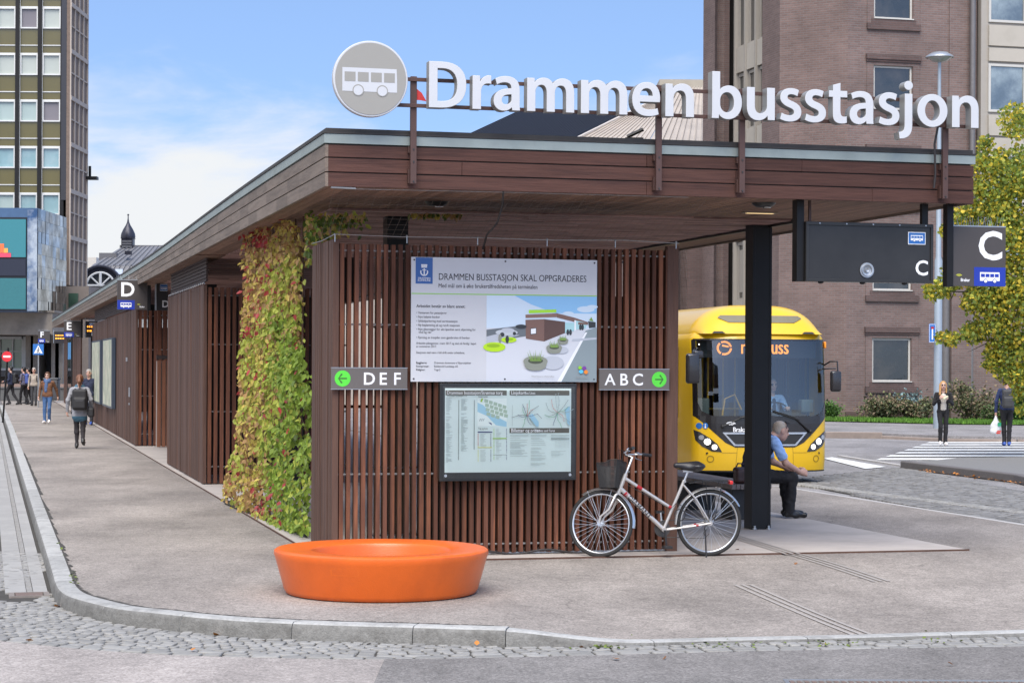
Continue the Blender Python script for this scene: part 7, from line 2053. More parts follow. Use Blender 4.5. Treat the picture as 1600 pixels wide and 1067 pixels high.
# second tree far behind filling the lower right
def shrub(label, px, py, Y, w, h, mats, n, size, name='shrub', spiky=0, seed=1, group=None, d=None):
    b0 = at(px, py, Y); b0.z = ROAD+.15; t = thing(name, label, 'shrub', b0, 0, group); r = random.Random(seed); pts = []; stems = MB()
    d = d or w*.6
    for k in range(14+int(w*6)):
        a = r.uniform(0, 2*PI); l = r.uniform(.4, 1.0); tip = Vector((math.cos(a)*w*.5*l*r.uniform(.6, 1.05), math.sin(a)*d*.5*l, h*r.uniform(.45, 1.0)*(1.1-.45*l)))
        base_ = Vector((tip.x*.15, tip.y*.15, 0)); m1 = base_.lerp(tip, .55)+Vector((0, 0, .12*h)); stems.tube([base_, m1, tip], [.022, .014, .004], 4)
        for q in range(n):
            f = r.random()**.6; p = (base_.lerp(m1, f*2) if f < .5 else m1.lerp(tip, f*2-1))
            s_ = .05+.11*h*(1-abs(f-.6)); p = p+Vector((r.gauss(0, s_), r.gauss(0, s_), r.gauss(0, s_)*.7)); p.z = max(.02, p.z); pts.append((p, r.choice(range(len(mats)))))
    leaf_cloud('foliage', pts, size, mats, t, seed=seed, up=.5); stems.build('stems', BARK, t, angle=60); return t
JU = [pm('juniper', (0.115, 0.125, 0.05), .8, var=.3, island=.4), pm('juniper_brown', (0.21, 0.155, 0.095), .8, var=.3, island=.4), pm('juniper_dark', (0.06, 0.075, 0.035), .8, var=.3, island=.4)]
BS = [pm('blue_needle', (0.16, 0.24, 0.24), .8, var=.2, island=.35), pm('blue_needle_dark', (0.09, 0.14, 0.14), .8, var=.2, island=.3)]
GS = [pm('box_green', (0.09, 0.19, 0.03), .6, var=.3, island=.4, trans=.15), pm('box_dark', (0.05, 0.11, 0.022), .6, var=.3, island=.3)]
shrub('brownish spreading juniper under the ground floor window', 1378, 657, 73.6, 2.9, 1.05, JU, 80, .085, seed=3)
shrub('green brown juniper just left of the blond walker', 1432, 657, 73.6, 2.0, .95, JU, 80, .085, seed=4)
shrub('small blue spruce poking out above the junipers', 1424, 655, 74.5, 1.3, 1.32, BS, 70, .08, seed=5)
shrub('tall brown feathery juniper between the two walkers', 1520, 658, 73.8, 2.5, 1.6, JU, 80, .085, seed=6)
shrub('low green juniper at the right walker', 1555, 662, 72, 1.6, .7, [JU[0], JU[2], GS[1]], 90, .085, seed=7)
shrub('bright green bush at the right edge behind the man', 1596, 664, 71, 1.9, 1.35, GS, 140, .09, seed=8)
shrub('tiny green bush at the foot of the brick wall beside the bus', 1296, 659, 74.2, .8, .75, GS, 60, .08, seed=9)
# Virginia creeper hanging from the eave
VC = [pm('creeper_green', (.24, .345, .045), .55, var=.25, island=.3, trans=.38), pm('creeper_lime', (.42, .46, .075), .55, var=.2, island=.28, trans=.38), pm('creeper_yellow', (.58, .46, .11), .55, var=.2, island=.25, trans=.38),
      pm('creeper_red', (.42, .06, .06), .55, var=.25, island=.35, trans=.35), pm('creeper_bronze', (.42, .25, .10), .55, var=.25, island=.3, trans=.35), pm('creeper_dark', (.11, .165, .028), .55, var=.2, island=.3, trans=.25)]
VP = thing('climbing_plant', 'virginia creeper in green, yellow and red hanging from the eave to the ground', 'climbing plant', loc(.0, 5, 0), SROT)
rnd = random.Random(42); pts = []; stems = MB()
def tone(px, py, r):
    """leaf colour by place: bronze and red high on the left, fresh green low on the right, in drifts"""
    n1 = mnoise.noise(Vector((px*.022, py*.016, 7.7))); n2 = mnoise.noise(Vector((px*.05, py*.04, 1.3)))
    left = smooth(px, 460, 375); up_ = smooth(py, 600, 380)
    red = .02+.26*left*up_+max(0, n2-.18)*(.5*left+.25)+(.42 if (335 < py < 385 and px < 425) else 0)+(.38 if (755 < py < 812 and 395 < px < 440) else 0)
    if r < red: return 3 if r < red*.62 else 4
    low = smooth(px, 415, 445)*smooth(py, 525, 570)        # the fresh green mass low on the right
    r = (r-red)/(1-red); v = .33+up_*.48+n1*.7+(r-.5)*.6+left*.28-low*.62
    if v > .78: return 4 if r > .45 else 2
    if v > .45: return 2 if r < .42 else 1 if r < .85 else 4
    if v > .12: return 1 if r < .62 else 0
    return 0 if r < .68 else 5 if r > .86 else 1
tiers = []
def bounds(py):
    L_ = [(335, 402), (360, 388), (420, 393), (470, 388), (520, 388), (560, 382), (620, 376), (660, 376), (720, 362), (770, 352), (800, 362), (825, 405)]
    R_ = [(335, 440), (350, 468), (400, 464), (460, 462), (530, 466), (555, 476), (600, 486), (700, 487), (780, 486), (828, 478)]
    def f(T):
        for (y0, a), (y1, b) in zip(T, T[1:]):
            if y0 <= py <= y1: return a+(b-a)*(py-y0)/(y1-y0)
        return T[0][1] if py < T[0][0] else T[-1][1]
    return f(L_), f(R_)
def vloc(px, py, da=0.0):
    # the curtain hangs in the vertical plane from (a=.2, b=3.3) to (a=-.2, b=8.6); find where the sight line meets it
    A_, B_ = loc(.18, 3.2), loc(-.16, 8.4); u = (px-PX)/FPX
    d = B_-A_; t = (u*A_.y-A_.x)/(d.x-u*d.y); p = A_+d*t; q = at(px, py, p.y+da*2.2-.45*smooth(px, 415, 445)*smooth(py, 525, 570))
    a, b = toab(q); return Vector((a, b-5, q.z))
nst = 190
for s in range(nst):
    py = rnd.uniform(333, 560); l, r_ = bounds(py); px = rnd.uniform(l-4, r_+2); x = px; y = py; da0 = rnd.gauss(0, .16); L = rnd.uniform(60, 240); n = 0; path = []
    while y < min(827, py+L):
        l, r_ = bounds(y); x += rnd.gauss(0, 1.3); x = min(r_+2, max(l-3, x)); y += rnd.uniform(2.0, 4.4); path.append(vloc(x, y, da0))
        if rnd.random() < .95: pts.append((vloc(x+rnd.gauss(0, 4.5), y+rnd.gauss(0, 3), da0-abs(rnd.gauss(0, .07))), tone(x, y, rnd.random())))
    if len(path) > 3: stems.tube(path[::3] if len(path) > 6 else path, .004, 4)
for _ in range(8200):
    y = 333+495*rnd.random()**.9; l, r_ = bounds(y); x = l+(r_-l)*(rnd.betavariate(1.1, 1.05)); 
    dens = mnoise.noise(Vector((x*.045, y*.03, 3)))
    d3 = mnoise.noise(Vector((x*.10, y*.065, 9)))
    if dens+.55*d3 < -.05 and rnd.random() < .9: continue
    pts.append((vloc(x+rnd.gauss(0, 2), y, -.05-dens*.38-d3*.18+rnd.gauss(0, .07)), tone(x, y, rnd.random())))
for s in range(34):      # loose shoots at the edges
    y = rnd.uniform(345, 760); l, r_ = bounds(y); lft = rnd.random() < .72; x = l+2 if lft else r_-2; dx = rnd.uniform(.4, 1.5)*(-1 if lft else .6); path = []
    for k in range(rnd.randrange(6, 15)):
        x += dx+rnd.gauss(0, .8); y += rnd.uniform(.5, 3.2); dx *= .86; path.append(vloc(x, y, .05)); pts.append((vloc(x+rnd.gauss(0, 2), y+rnd.gauss(0, 2), .03), tone(x, y, rnd.random()*.8)))
    stems.tube(path, .0035, 4)
for _ in range(900):     # foot of the plant
    x = 352+rnd.random()*130; y = 828-(x-352)*-.0-rnd.random()**1.5*90; yb = 790+(x-352)*.32
    if y > yb+4: continue
    pts.append((vloc(x, y, rnd.gauss(-.1, .15)), tone(x, y, rnd.random()*.9+.1)))
# runners under the roof towards the inner ceiling
for _ in range(520):
    t = rnd.random(); px = 478+95*t**1.2; py = 362-38*t+rnd.gauss(0, 10+10*(1-t)); q = at(px, max(322, py), 22.6+rnd.gauss(0, .25)); a, b = toab(q)
    if q.z > 3.68: continue
    pts.append((Vector((a, b-5, q.z)), rnd.choice((0, 1, 2, 4, 5, 5))))
for _ in range(60): px = 640+80*rnd.random(); q = at(px, 324+rnd.random()*6, 22.7); a, b = toab(q); pts.append((Vector((a, b-5, min(3.69, q.z))), rnd.choice((4, 5, 2))))
leaf_cloud('foliage', pts, .072, VC, VP, seed=9, up=0, droop=(-.25, -.85, .25), leafw=.30)
for px in (392, 408, 426, 444, 462, 474): stems.tube([vloc(px, 338), vloc(px+rnd.uniform(-4, 4), 560, .03), vloc(px+rnd.uniform(-8, 8), 815)], .012, 5)
stems.build('stems', pm('vine_stem', (.11, .06, .035), .8, var=.3), VP, angle=60)
mb = MB(); p = [vloc(350, 792, -.12), vloc(480, 834, -.12), vloc(480, 834, .3), vloc(350, 792, .3)]
mb.poly([(q.x, q.y, .021) for q in p][::-1]); mb.build('soil_strip', JOINT, VP)
# ------------------------------------------------------------------ people
SKIN = pm('skin', (.58, .34, .255), .55, var=.05, scale=8); SKIN2 = pm('skin_light', (.60, .38, .30), .55, var=.05, scale=8)
EYEM = pm('eye_dark', (.03, .02, .018), .3, var=0); LIP = pm('lip', (.36, .13, .11), .5, var=0)
def cloth(n, c, r=.85): return pm('cloth_'+n, c, r, var=.16, scale=7, bump=.3, bscale=25)
def hand_prims(w, d, palm_n, side, skin, s=1.0, curl=.5):
    """palm and five bent fingers at wrist w; d = direction of the hand, palm_n = palm normal, side = +1/-1 which edge carries the thumb"""
    w = Vector(w); d = Vector(d).normalized(); n = Vector(palm_n); n = (n-d*n.dot(d)).normalized(); e = d.cross(n)*side
    P_ = []; pc = w+d*.045*s
    P_.append(('c', w, w+d*.05*s, .024*s, .026*s, skin)); 
    for k, (off, L) in enumerate(((.030, .065), (.010, .075), (-.010, .070), (-.029, .055))):
        k0 = w+d*.085*s+e*off*s; m = k0+(d*math.cos(curl)+n*math.sin(curl))*L*.55*s; t = m+(d*math.cos(curl*2.3)+n*math.sin(curl*2.3))*L*.5*s
        P_ += [('c', w+d*.035*s+e*off*.75*s, k0, .013*s, .0105*s, skin), ('c', k0, m, .0105*s, .0095*s, skin), ('c', m, t, .0095*s, .008*s, skin)]
    t0 = w+d*.025*s+e*.026*s; t1 = t0+(d*.65+e*.7+n*.25).normalized()*.042*s; t2 = t1+(d*.95+e*.15+n*.35).normalized()*.035*s
    P_ += [('c', t0, t1, .013*s, .011*s, skin), ('c', t1, t2, .011*s, .009*s, skin)]
    return P_
def head_prims(c, fwd, up, skin, eye=3, lip=4, s=1.0):
    """head centre c; fwd where the face looks"""
    f = Vector(fwd).normalized(); u = Vector(up); u = (u-f*u.dot(f)).normalized(); r = f.cross(u); c = Vector(c)
    M = [[r.x, f.x, u.x], [r.y, f.y, u.y], [r.z, f.z, u.z]]
    def g(x, y, z): return c+(r*x+f*y+u*z)*s
    return [('e', g(0, -.008, .025), (.076*s, .095*s, .095*s), skin, M), ('e', g(0, .022, -.045), (.060*s, .072*s, .072*s), skin, M), ('c', g(0, .055, -.098), g(0, .068, -.09), .022*s, .02*s, skin),
            ('c', g(0, .088, .012), g(0, .108, -.022), .011*s, .015*s, skin), ('e', g(.077, -.004, -.008), (.012*s, .022*s, .032*s), skin, M), ('e', g(-.077, -.004, -.008), (.012*s, .022*s, .032*s), skin, M),
            ('e', g(.032, .083, .012), (.014*s, .008*s, .007*s), eye, M), ('e', g(-.032, .083, .012), (.014*s, .008*s, .007*s), eye, M), ('c', g(-.05, .082, .032), g(-.018, .09, .036), .006*s, .006*s, eye), ('c', g(.05, .082, .032), g(.018, .09, .036), .006*s, .006*s, eye),
            ('c', g(-.02, .087, -.06), g(.02, .087, -.06), .008*s, .008*s, lip)], g, M
def person(label, pos, face, H, top, trousers, shoes, hair, hair_style='short', skin=None, lk=None, rk=None, arms=None, lean=0.0, hem=.90, sleeve=None, shirt=None, head_yaw=0, h=.013, skirt=None, build=1.0, open_front=None, scarf=None):
    """face: heading of the body, radians from +y (away from the camera) counter-clockwise; legs lk/rk = (knee, ankle) and arms = {side: (elbow, wrist)} in body metres for H=1.75"""
    t = thing('person', label, 'person', pos, face); k = H/1.75; B = build
    skin = skin or SKIN; mats = [skin, top, trousers, EYEM, LIP, shoes, sleeve or top, shirt or top, scarf or top]
    V = lambda *p: Vector(p)*k
    L = lambda y, z: y+lean*(z-.95)
    pr = [('c', V(-.065, 0, .94), V(.065, 0, .94), .105*k*B, .105*k*B, 2), ('c', V(0, L(.0, .99), .99), V(0, L(.0, 1.2), 1.2), .125*k*B, .135*k*B, 1), ('c', V(-.045, L(0, 1.0), 1.0), V(-.075, L(0, 1.30), 1.30), .10*k*B, .105*k*B, 1), ('c', V(.045, L(0, 1.0), 1.0), V(.075, L(0, 1.30), 1.30), .10*k*B, .105*k*B, 1),
          ('c', V(-.15, L(0, 1.405), 1.405), V(.15, L(0, 1.405), 1.405), .062*k*B, .062*k*B, 1), ('c', V(0, L(0, 1.42), 1.42), V(0, L(.02, 1.55), 1.55), .052*k, .048*k, 0)]
    if hem < .95: pr += [('c', V(-.06, 0, hem+.09), V(.06, 0, hem+.09), .118*k*B, .118*k*B, 1), ('c', V(-.06, 0, .98), V(.06, 0, .98), .12*k*B, .12*k*B, 1)]
    if open_front is not None: pr += [('c', V(0, L(.075, hem+.03), hem+.03), V(0, L(.075, 1.35), 1.35), .075*k, .068*k, 7)]
    if scarf: pr += [('c', V(-.05, L(.04, 1.46), 1.46), V(.05, L(.04, 1.46), 1.46), .075*k, .075*k, 8), ('c', V(.02, L(.10, 1.42), 1.42), V(.03, L(.11, 1.12), 1.12), .05*k, .05*k, 8)]
    if skirt: pr += [('c', V(-.05, 0, .93), V(.05, 0, .93), .125*k, .125*k, 1), ('c', V(-.06, 0, .82), V(.06, 0, .82), .125*k, .125*k, 1), ('c', V(-.06, 0, .76), V(.06, 0, .76), .118*k, .118*k, 8)]
    legs = {-1: lk or ((-.10, .02, .50), (-.10, 0, .09)), 1: rk or ((.10, .02, .50), (.10, 0, .09))}
    for s, (kn, an) in legs.items():
        hip = V(s*.085, 0, .92); kn = V(*kn); an = V(*an); sh = (an-kn).normalized()
        pr += [('c', hip, kn, .088*k*B, .060*k, 2), ('c', kn, an, .060*k, .042*k if skirt else .052*k, 2)]
        calf = kn.lerp(an, .3)+Vector((0, -.015*k, 0)); pr.append(('c', kn.lerp(an, .12), calf, .05*k, .058*k, 2))
        fd = Vector((s*.12, 1, 0)); tilt = sh.y     # heel lifts when the shin leans forward
        fd.z = -.15-max(0, -sh.y)*1.2; fd.normalize(); toe = an+fd*.175*k
        if toe.z < .03*k: toe.z = .03*k
        heel = an+Vector((0, -.045*k, -.045*k)); pr += [('c', heel, an.lerp(toe, .55)+Vector((0, 0, -.02*k)), .036*k, .040*k, 5), ('c', an.lerp(toe, .5), toe, .040*k, .033*k, 5), ('c', an, heel, .045*k, .036*k, 5)]
    arms = arms or {}
    for s in (-1, 1):
        e_, w_ = arms.get(s, ((s*.24, -.03, 1.14), (s*.25, .04, .89)))
        sh = V(s*.185, L(0, 1.40), 1.40); e_ = V(*e_); w_ = V(*w_)
        pr += [('c', sh, e_, .057*k*B, .046*k*B, 6), ('c', e_, w_, .046*k*B, .036*k, 6)]
        d = (w_-e_).normalized(); n = Vector((-s, .3, 0)) if abs(d.z) > .7 else Vector((0, 0, -1)) if abs(d.z) < .3 else Vector((-s, 0, .3))
        pr += hand_prims(w_, d, n, 1 if s > 0 else -1, 0, k*1.02, .45)
    fw = Vector((-math.sin(head_yaw), math.cos(head_yaw), 0)); hc = V(0, L(.03, 1.635), 1.635)
    hp, g, M = head_prims(hc, fw, (0, 0, 1), 0, s=k); pr += hp
    o = sdf_mesh('body', pr, mats, h*k, .022, t, folds=.009)
    # hair, a thing's child of its own
    hs = [('e', g(0, -.022, .045), (.086*k, .098*k, .090*k), 0, M)]
    if hair_style in ('short', 'bob'): hs += [('e', g(0, -.045, .0), (.083*k, .070*k, .085*k), 0, M), ('e', g(0, .03, .095), (.06*k, .055*k, .032*k), 0, M)]
    if hair_style == 'bob': hs += [('e', g(.07, -.02, -.02), (.028*k, .06*k, .08*k), 0, M), ('e', g(-.07, -.02, -.02), (.028*k, .06*k, .08*k), 0, M)]
    if hair_style == 'pony': hs += [('e', g(0, -.04, .01), (.083*k, .08*k, .08*k), 0, M), ('c', g(0, -.12, .06), g(0, -.16, -.04), .04*k, .045*k, 0), ('c', g(0, -.16, -.04), g(.01, -.14, -.20), .042*k, .018*k, 0)]
    if hair_style == 'long': hs += [('e', g(0, -.05, .0), (.085*k, .07*k, .10*k), 0, M), ('c', g(.075, .0, .03), g(.095, .045, -.24), .035*k, .03*k, 0), ('c', g(-.072, -.01, .03), g(-.085, .0, -.20), .032*k, .022*k, 0), ('c', g(0, -.08, 0), g(0, -.09, -.2), .06*k, .05*k, 0)]
    sdf_mesh('hair', hs, [hair], .011*k, .025, t)
    return t
def backpack(label, par_pos, face, H, mat, off=(0, -.21, 1.20), half=(.15, .085, .23), straps=True):
    k = H/1.75; t = thing('backpack', label, 'backpack', Vector(par_pos)+Matrix.Rotation(face, 3, 'Z') @ (Vector(off)*k), face)
    sdf_mesh('bag', [('b', (0, 0, 0), (half[0]*k, half[1]*k, half[2]*k), .06*k, 0), ('b', (0, -half[1]*k*.95, -half[2]*.35*k), (half[0]*.8*k, .04*k, half[2]*.5*k), .03*k, 0)], [mat], .014*k, .02, t)
    mb = MB()
    for s in (-1, 1): mb.tube([(s*.10*k, .05*k, .17*k), (s*.125*k, .17*k, .255*k), (s*.14*k, .325*k, .17*k), (s*.15*k, .325*k, 0), (s*.15*k, .12*k, -.17*k)], .020*k, 6, flat=.5)
    mb.build('strap', mat, t, angle=60)
    mb = MB(); mb.tube([(-.09*k, -(half[1]+.036)*k, -.02*k), (.09*k, -(half[1]+.036)*k, -.02*k)], .004, 4); mb.tube([(-.03*k, 0, half[2]*k), (0, -.0, half[2]*k+.04*k), (.03*k, 0, half[2]*k)], .008*k, 5); mb.build('zip', pm('zip_grey', (.16, .16, .17), .5), t)
    return t
NAVY = cloth('navy', (.018, .024, .055)); BLKC = cloth('black', (.014, .013, .015)); GREYH = cloth('heather_grey', (.27, .27, .285)); BROWNJ = cloth('rust_brown', (.14, .06, .028)); DEN = cloth('denim', (.045, .10, .22))
BEIGE = cloth('beige', (.33, .28, .23)); CREAM = cloth('cream', (.58, .53, .46)); DKG = cloth('charcoal', (.045, .045, .05)); LBL = cloth('light_blue', (.33, .51, .85)); SCB = cloth('scarf_blue', (.07, .12, .24)); NAV2 = cloth('navy_bright', (.022, .035, .105)); PURP = cloth('grey_violet', (.12, .11, .15))
TIGHT = cloth('tights', (.022, .018, .02)); TEALC = cloth('hem_blue', (.05, .12, .17)); SHW = pm('shoe_white', (.66, .62, .60), .6, var=.08); SHB = pm('shoe_black', (.016, .015, .015), .35, var=.1); SHBL = pm('shoe_blue', (.05, .11, .42), .6, var=.1)
HBR = pm('hair_brown', (.10, .045, .022), .55, var=.35, scale=18, stretch=(6, 6, 1)); HBK = pm('hair_black', (.012, .010, .010), .45, var=.3, scale=18, stretch=(6, 6, 1)); HBL = pm('hair_blond', (.50, .27, .10), .5, var=.35, scale=18, stretch=(6, 6, 1)); HGR = pm('hair_grey', (.42, .39, .36), .6, var=.3, scale=18, stretch=(6, 6, 1)); HRB = pm('hair_auburn', (.16, .065, .03), .5, var=.35, scale=18, stretch=(6, 6, 1)); HSD = pm('hair_sandy', (.42, .35, .28), .55, var=.35, scale=18, stretch=(6, 6, 1))
BAGK = pm('bag_black', (.017, .016, .017), .6, var=.2, scale=9); BAGG = pm('bag_grey', (.05, .05, .052), .6, var=.2, scale=9); BAGB = pm('bag_blue', (.06, .09, .30), .6, var=.2, scale=9)
ZP = .0
# woman with the black backpack, walking away
g = ground(124, 701); g.z = 0
f = R(8)
person('woman walking away in a grey hooded jacket, dark tights and auburn ponytail', g, f, 1.70, GREYH, TIGHT, SHB, HRB, 'pony', lk=((-.07, .10, .50), (-.065, .06, .10)), rk=((.08, .0, .51), (.10, -.22, .22)), arms={-1: ((-.27, -.05, 1.15), (-.29, .03, .90)), 1: ((.27, -.09, 1.16), (.30, .07, .95))}, skirt=True, scarf=TEALC, hem=.80)
backpack('plump black backpack on the woman in the grey jacket', g, f, 1.70, BAGK, half=(.175, .10, .25), off=(.02, -.225, 1.17))
hb = thing('handbag', 'dark bag at the right hip of the woman in grey', 'bag', g+Vector((.27, -.02, .84)), f); sdf_mesh('bag', [('b', (0, 0, 0), (.07, .14, .11), .04, 0)], [BAGK], .015, .02, hb)
# woman in jeans walking towards the camera
g = ground(74, 662); g.z = 0; f = R(180)
person('woman in blue jeans, brown jacket and blue scarf walking this way', g, f, 1.66, BROWNJ, DEN, SHW, HBR, 'bob', SKIN2, lk=((-.09, .13, .52), (-.07, .02, .14)), rk=((.08, .06, .50), (.07, .08, .09)), arms={-1: ((-.27, -.14, 1.15), (-.30, -.20, .93)), 1: ((.27, -.04, 1.14), (.28, .06, .92))}, scarf=SCB, hem=.93)
# group in the distance
for px, py, f, H, args, lab in ((17, 632.5, R(75), 1.78, dict(top=NAVY, trousers=BLKC, shoes=SHB, hair=HBK, lk=((-.10, .18, .52), (-.09, .02, .12)), rk=((.09, -.06, .50), (.09, -.34, .14)), arms={-1: ((-.24, -.02, 1.14), (-.20, .22, 1.08)), 1: ((.24, -.06, 1.14), (.24, .10, .95))}), 'dark bearded man striding left in a navy jacket'),
                                (37, 632, R(70), 1.74, dict(top=PURP, trousers=BLKC, shoes=SHB, hair=HBK, lk=((-.10, .10, .50), (-.09, .12, .09)), rk=((.09, .0, .50), (.09, -.2, .11)), arms={-1: ((-.24, .02, 1.14), (-.16, .24, 1.12)), 1: ((.24, -.02, 1.14), (.2, .2, 1.08))}), 'dark haired person in a grey violet top carrying a blue bag'),
                                (53, 634, R(178), 1.72, dict(top=BEIGE, trousers=DKG, shoes=SHB, hair=HGR, lk=((-.10, .08, .5), (-.09, .03, .09)), rk=((.09, .0, .5), (.09, -.05, .09))), 'white haired person in a beige jacket facing the camera'),
                                (45, 631, R(80), 1.70, dict(top=DKG, trousers=BLKC, shoes=SHB, hair=HBK, lk=((-.10, .06, .5), (-.09, .10, .09)), rk=((.09, .0, .5), (.09, -.12, .1))), 'person in black half hidden behind the grey violet walker')):
    g = ground(px, py); g.z = 0; person(lab, g, f, H, **args)
    if px == 17: backpack('black backpack on the man striding left', g, f, H, BAGK)
    if px == 37: backpack('blue backpack on the grey violet walker', g, f, H, BAGB)
    if px == 53: backpack('dark backpack straps on the white haired person', g, f, H, BAGG)
# man half hidden by the second block
q = at(139, 600, 64); g = Vector((q.x, 64, 0)); person('balding man in a dark coat half hidden behind the boarded wall', g, R(178), 1.76, NAVY, DKG, SHBL, HGR, lk=((-.1, .08, .5), (-.09, .05, .09)))
# blond woman on the crossing
g = ground(1473, 696.5, ROAD); f = R(176)
person('blond woman in a black leather jacket and leggings eating on the crossing', g, f, 1.72, BLKC, BLKC, SHW, HBL, 'long', SKIN2, lk=((-.075, .05, .50), (-.065, .02, .09)), rk=((.075, .12, .52), (.07, .02, .13)), arms={-1: ((-.25, .04, 1.14), (-.09, .22, 1.27)), 1: ((.25, .04, 1.14), (.12, .22, 1.28))}, hem=1.0, shirt=CREAM, open_front=True, build=.93)
sw = thing('snack', 'pale wrapped snack held by the blond woman', 'snack', g+Vector((-.0, -.30, 1.30)), 0); sdf_mesh('wrap', [('c', (-.03, 0, -.03), (.05, 0, .02), .035, .03, 0)], [pm('wrap_paper', (.66, .62, .42), .7)], .012, .02, sw)
# man with carrier bag
g = ground(1573, 696, ROAD); f = R(-6)
person('dark haired man in a navy sweater seen from behind, pointing right', g, f, 1.84, NAV2, BLKC, SHBL, HBK, 'short', lk=((-.075, .03, .50), (-.06, -.02, .09)), rk=((.065, -.02, .50), (.04, -.10, .10)), arms={-1: ((-.265, -.02, 1.13), (-.275, .02, .87)), 1: ((.42, .05, 1.33), (.66, .12, 1.28))}, head_yaw=R(-60), hem=.92)
backpack('grey backpack on the man in the navy sweater', g, f, 1.84, BAGG, half=(.15, .09, .24), off=(0, -.215, 1.20))
cb = thing('carrier_bag', 'white plastic carrier bag hanging from the left hand of the man in navy', 'bag', g+Matrix.Rotation(f, 3, 'Z') @ Vector((-.29, .02, .46)), 0)
o = sdf_mesh('bag', [('e', (0, 0, .02), (.15, .09, .19), 0), ('c', (0, 0, .14), (0, 0, .34), .09, .02, 0), ('e', (-.03, 0, -.08), (.13, .1, .1), 0)], [pm('carrier_white', (.70, .70, .70), .45, var=.06, scale=6, bump=.5, bscale=9)], .014, .03, cb)
mb = MB(); mb.box(-.01, .10, -.118, -.112, -.14, -.10); mb.box(.01, .115, -.118, -.112, -.09, -.055); mb.build('print_red', pm('bag_red', (.6, .05, .03), .5, var=0), o)
mb = MB(); mb.box(.03, .12, -.105, -.10, .06, .16); mb.build('print_green', pm('bag_green', (.02, .3, .15), .5, var=0), o)
# seated man on the bench
sm = loc(6.265, 4.22, .012); f = SROT-PI/2
t = thing('person', 'grey haired man in a navy vest and light blue shirt sitting hunched on the bench', 'person', sm, f)
mats = [SKIN, NAVY, BLKC, EYEM, LIP, SHB, LBL]
pr = [('c', (-.08, -.02, .58), (.08, -.02, .58), .125, .125, 2), ('c', (0, -.03, .66), (0, .02, .80), .155, .16, 1), ('c', (0, .02, .80), (0, .16, .98), .16, .13, 1), ('c', (-.07, .12, .95), (.07, .12, .95), .12, .12, 1), ('c', (-.15, .20, 1.01), (.15, .20, 1.01), .065, .065, 6),
      ('c', (0, .20, 1.03), (0, .30, 1.10), .06, .055, 0), ('c', (-.05, .16, 1.05), (.05, .16, 1.05), .065, .065, 1)]
for s in (-1, 1):
    kn = (s*.15, .46, .53); an = (s*.14, .43, .10) if s > 0 else (s*.15, .52, .10)
    pr += [('c', (s*.10, 0, .56), kn, .10, .072, 2), ('c', kn, an, .075, .062, 2), ('c', (an[0], an[1]-.04, .055), (an[0]+s*.02, an[1]+.10, .05), .043, .045, 5), ('c', (an[0], an[1]+.08, .05), (an[0]+s*.025, an[1]+.20, .042), .045, .036, 5)]
    sh = (s*.20, .20, .99); el_ = (s*.23, .34, .72); wr = (s*.075, .60, .60)
    mid = tuple(a+(b-a)*.62 for a, b in zip(sh, el_))
    pr += [('c', sh, mid, .072, .066, 6), ('c', mid, el_, .046, .043, 0), ('c', el_, wr, .043, .030, 0)]
    d = Vector(wr)-Vector(el_); d = Vector((-s*.12, .9, -.12))
    pr += hand_prims(wr, d, (-s, 0, -.25), 1 if s > 0 else -1, 0, 1.02, .75)
hp_, g_, M_ = head_prims((0, .36, 1.135), (0, .93, -.22), (0, .25, .97), 0, s=1.03); pr += hp_
sdf_mesh('body', pr, mats, .0095, .022, t, folds=.011)
sdf_mesh('hair', [('e', g_(0, -.025, .045), (.083, .094, .082), 0, M_), ('e', g_(0, -.05, -.005), (.081, .062, .07), 0, M_)], [HSD], .009, .02, t)
mb = MB(); mb.tube([g_(.088*math.cos(a), .02+.0*a, .05+.085*math.sin(a)) if False else g_(.092*math.cos(a), .035, .03+.10*math.sin(a)) for a in frange(.1, PI-.1, 14)], .007, 5); mb.tube([g_(-.06, .06, .115), g_(0, .075, .118), g_(.06, .06, .115)], .011, 5); mb.build('glasses', INK, t, angle=60)
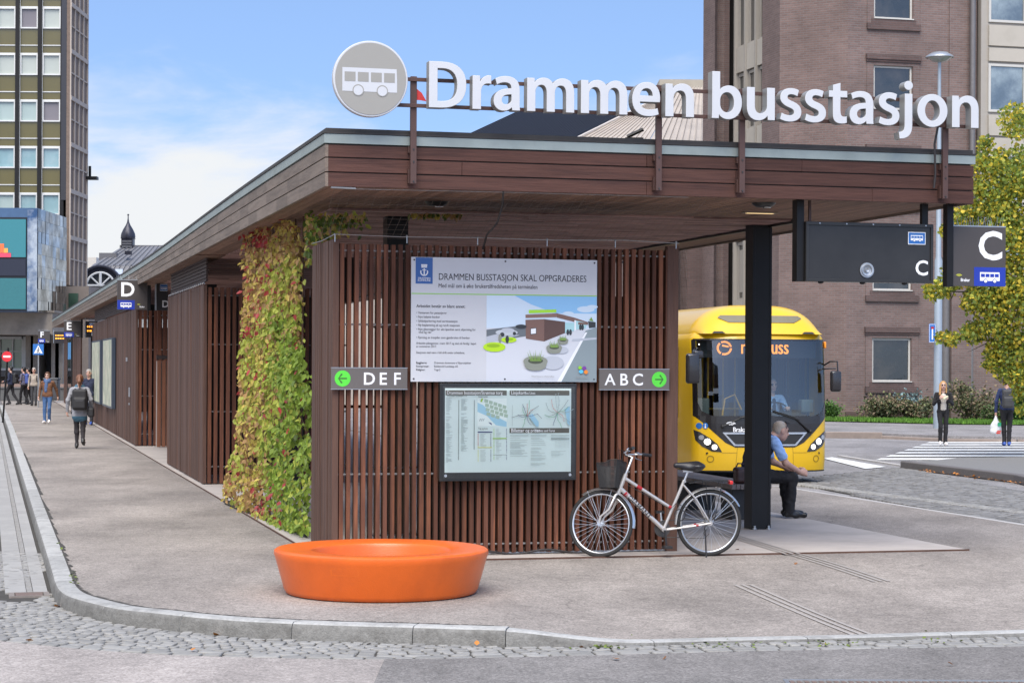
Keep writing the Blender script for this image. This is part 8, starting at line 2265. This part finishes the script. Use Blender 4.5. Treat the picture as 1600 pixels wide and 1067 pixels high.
sb = thing('shoulder_bag', 'small dark brown leather bag on the bench beside the seated man', 'bag', loc(6.02, 4.02, .475), f)
sdf_mesh('bag', [('b', (0, 0, .10), (.07, .12, .10), .045, 0), ('c', (-.02, -.09, .18), (-.02, .09, .18), .035, .035, 0)], [pm('leather_brown', (.055, .022, .016), .45, var=.4, scale=14, bump=.5, bscale=18)], .011, .03, sb)
mb = MB(); mb.tube([(-.06, -.10, .15), (-.07, -.04, .26), (-.07, .05, .25), (-.06, .11, .14)], .010, 5); mb.build('strap', MATS['leather_brown'], sb, angle=60)
# bus driver
M = Matrix.Translation(BUSC) @ Matrix.Rotation(BRZ, 4, 'Z')
t = thing('person', 'bus driver in a light blue shirt and dark tie behind the windscreen', 'person', M @ Vector((.5, 1.18, .46)), BRZ+PI)
pr = [('c', (-.1, 0, .55), (.1, 0, .55), .13, .13, 2), ('c', (0, 0, .62), (0, .05, .95), .15, .15, 1), ('c', (-.17, .05, 1.05), (.17, .05, 1.05), .07, .07, 1), ('c', (0, .06, 1.05), (0, .08, 1.2), .055, .05, 0), ('c', (0, .19, 1.03), (0, .18, .75), .028, .03, 5)]
for s in (-1, 1): pr += [('c', (s*.2, .05, 1.03), (s*.27, .16, .80), .06, .05, 1), ('c', (s*.27, .16, .80), (s*.2, .36, .86), .045, .035, 0), ('c', (s*.1, .05, .55), (s*.15, .45, .56), .09, .07, 2), ('c', (s*.15, .45, .56), (s*.15, .5, .1), .065, .05, 2)]+hand_prims((s*.2, .36, .86), (-.2*s, .8, .3), (0, 0, -1), 1 if s > 0 else -1, 0, 1, .8)
hp_, g_, M_ = head_prims((0, .1, 1.29), (0, 1, -.05), (0, 0, 1), 0); pr += hp_
sdf_mesh('body', pr, [SKIN2, LBL, BLKC, EYEM, LIP, NAVY], .013, .022, t)
sdf_mesh('hair', [('e', g_(0, -.025, .045), (.084, .096, .085), 0, M_), ('e', g_(0, -.045, .0), (.082, .066, .08), 0, M_)], [HGR], .012, .02, t)
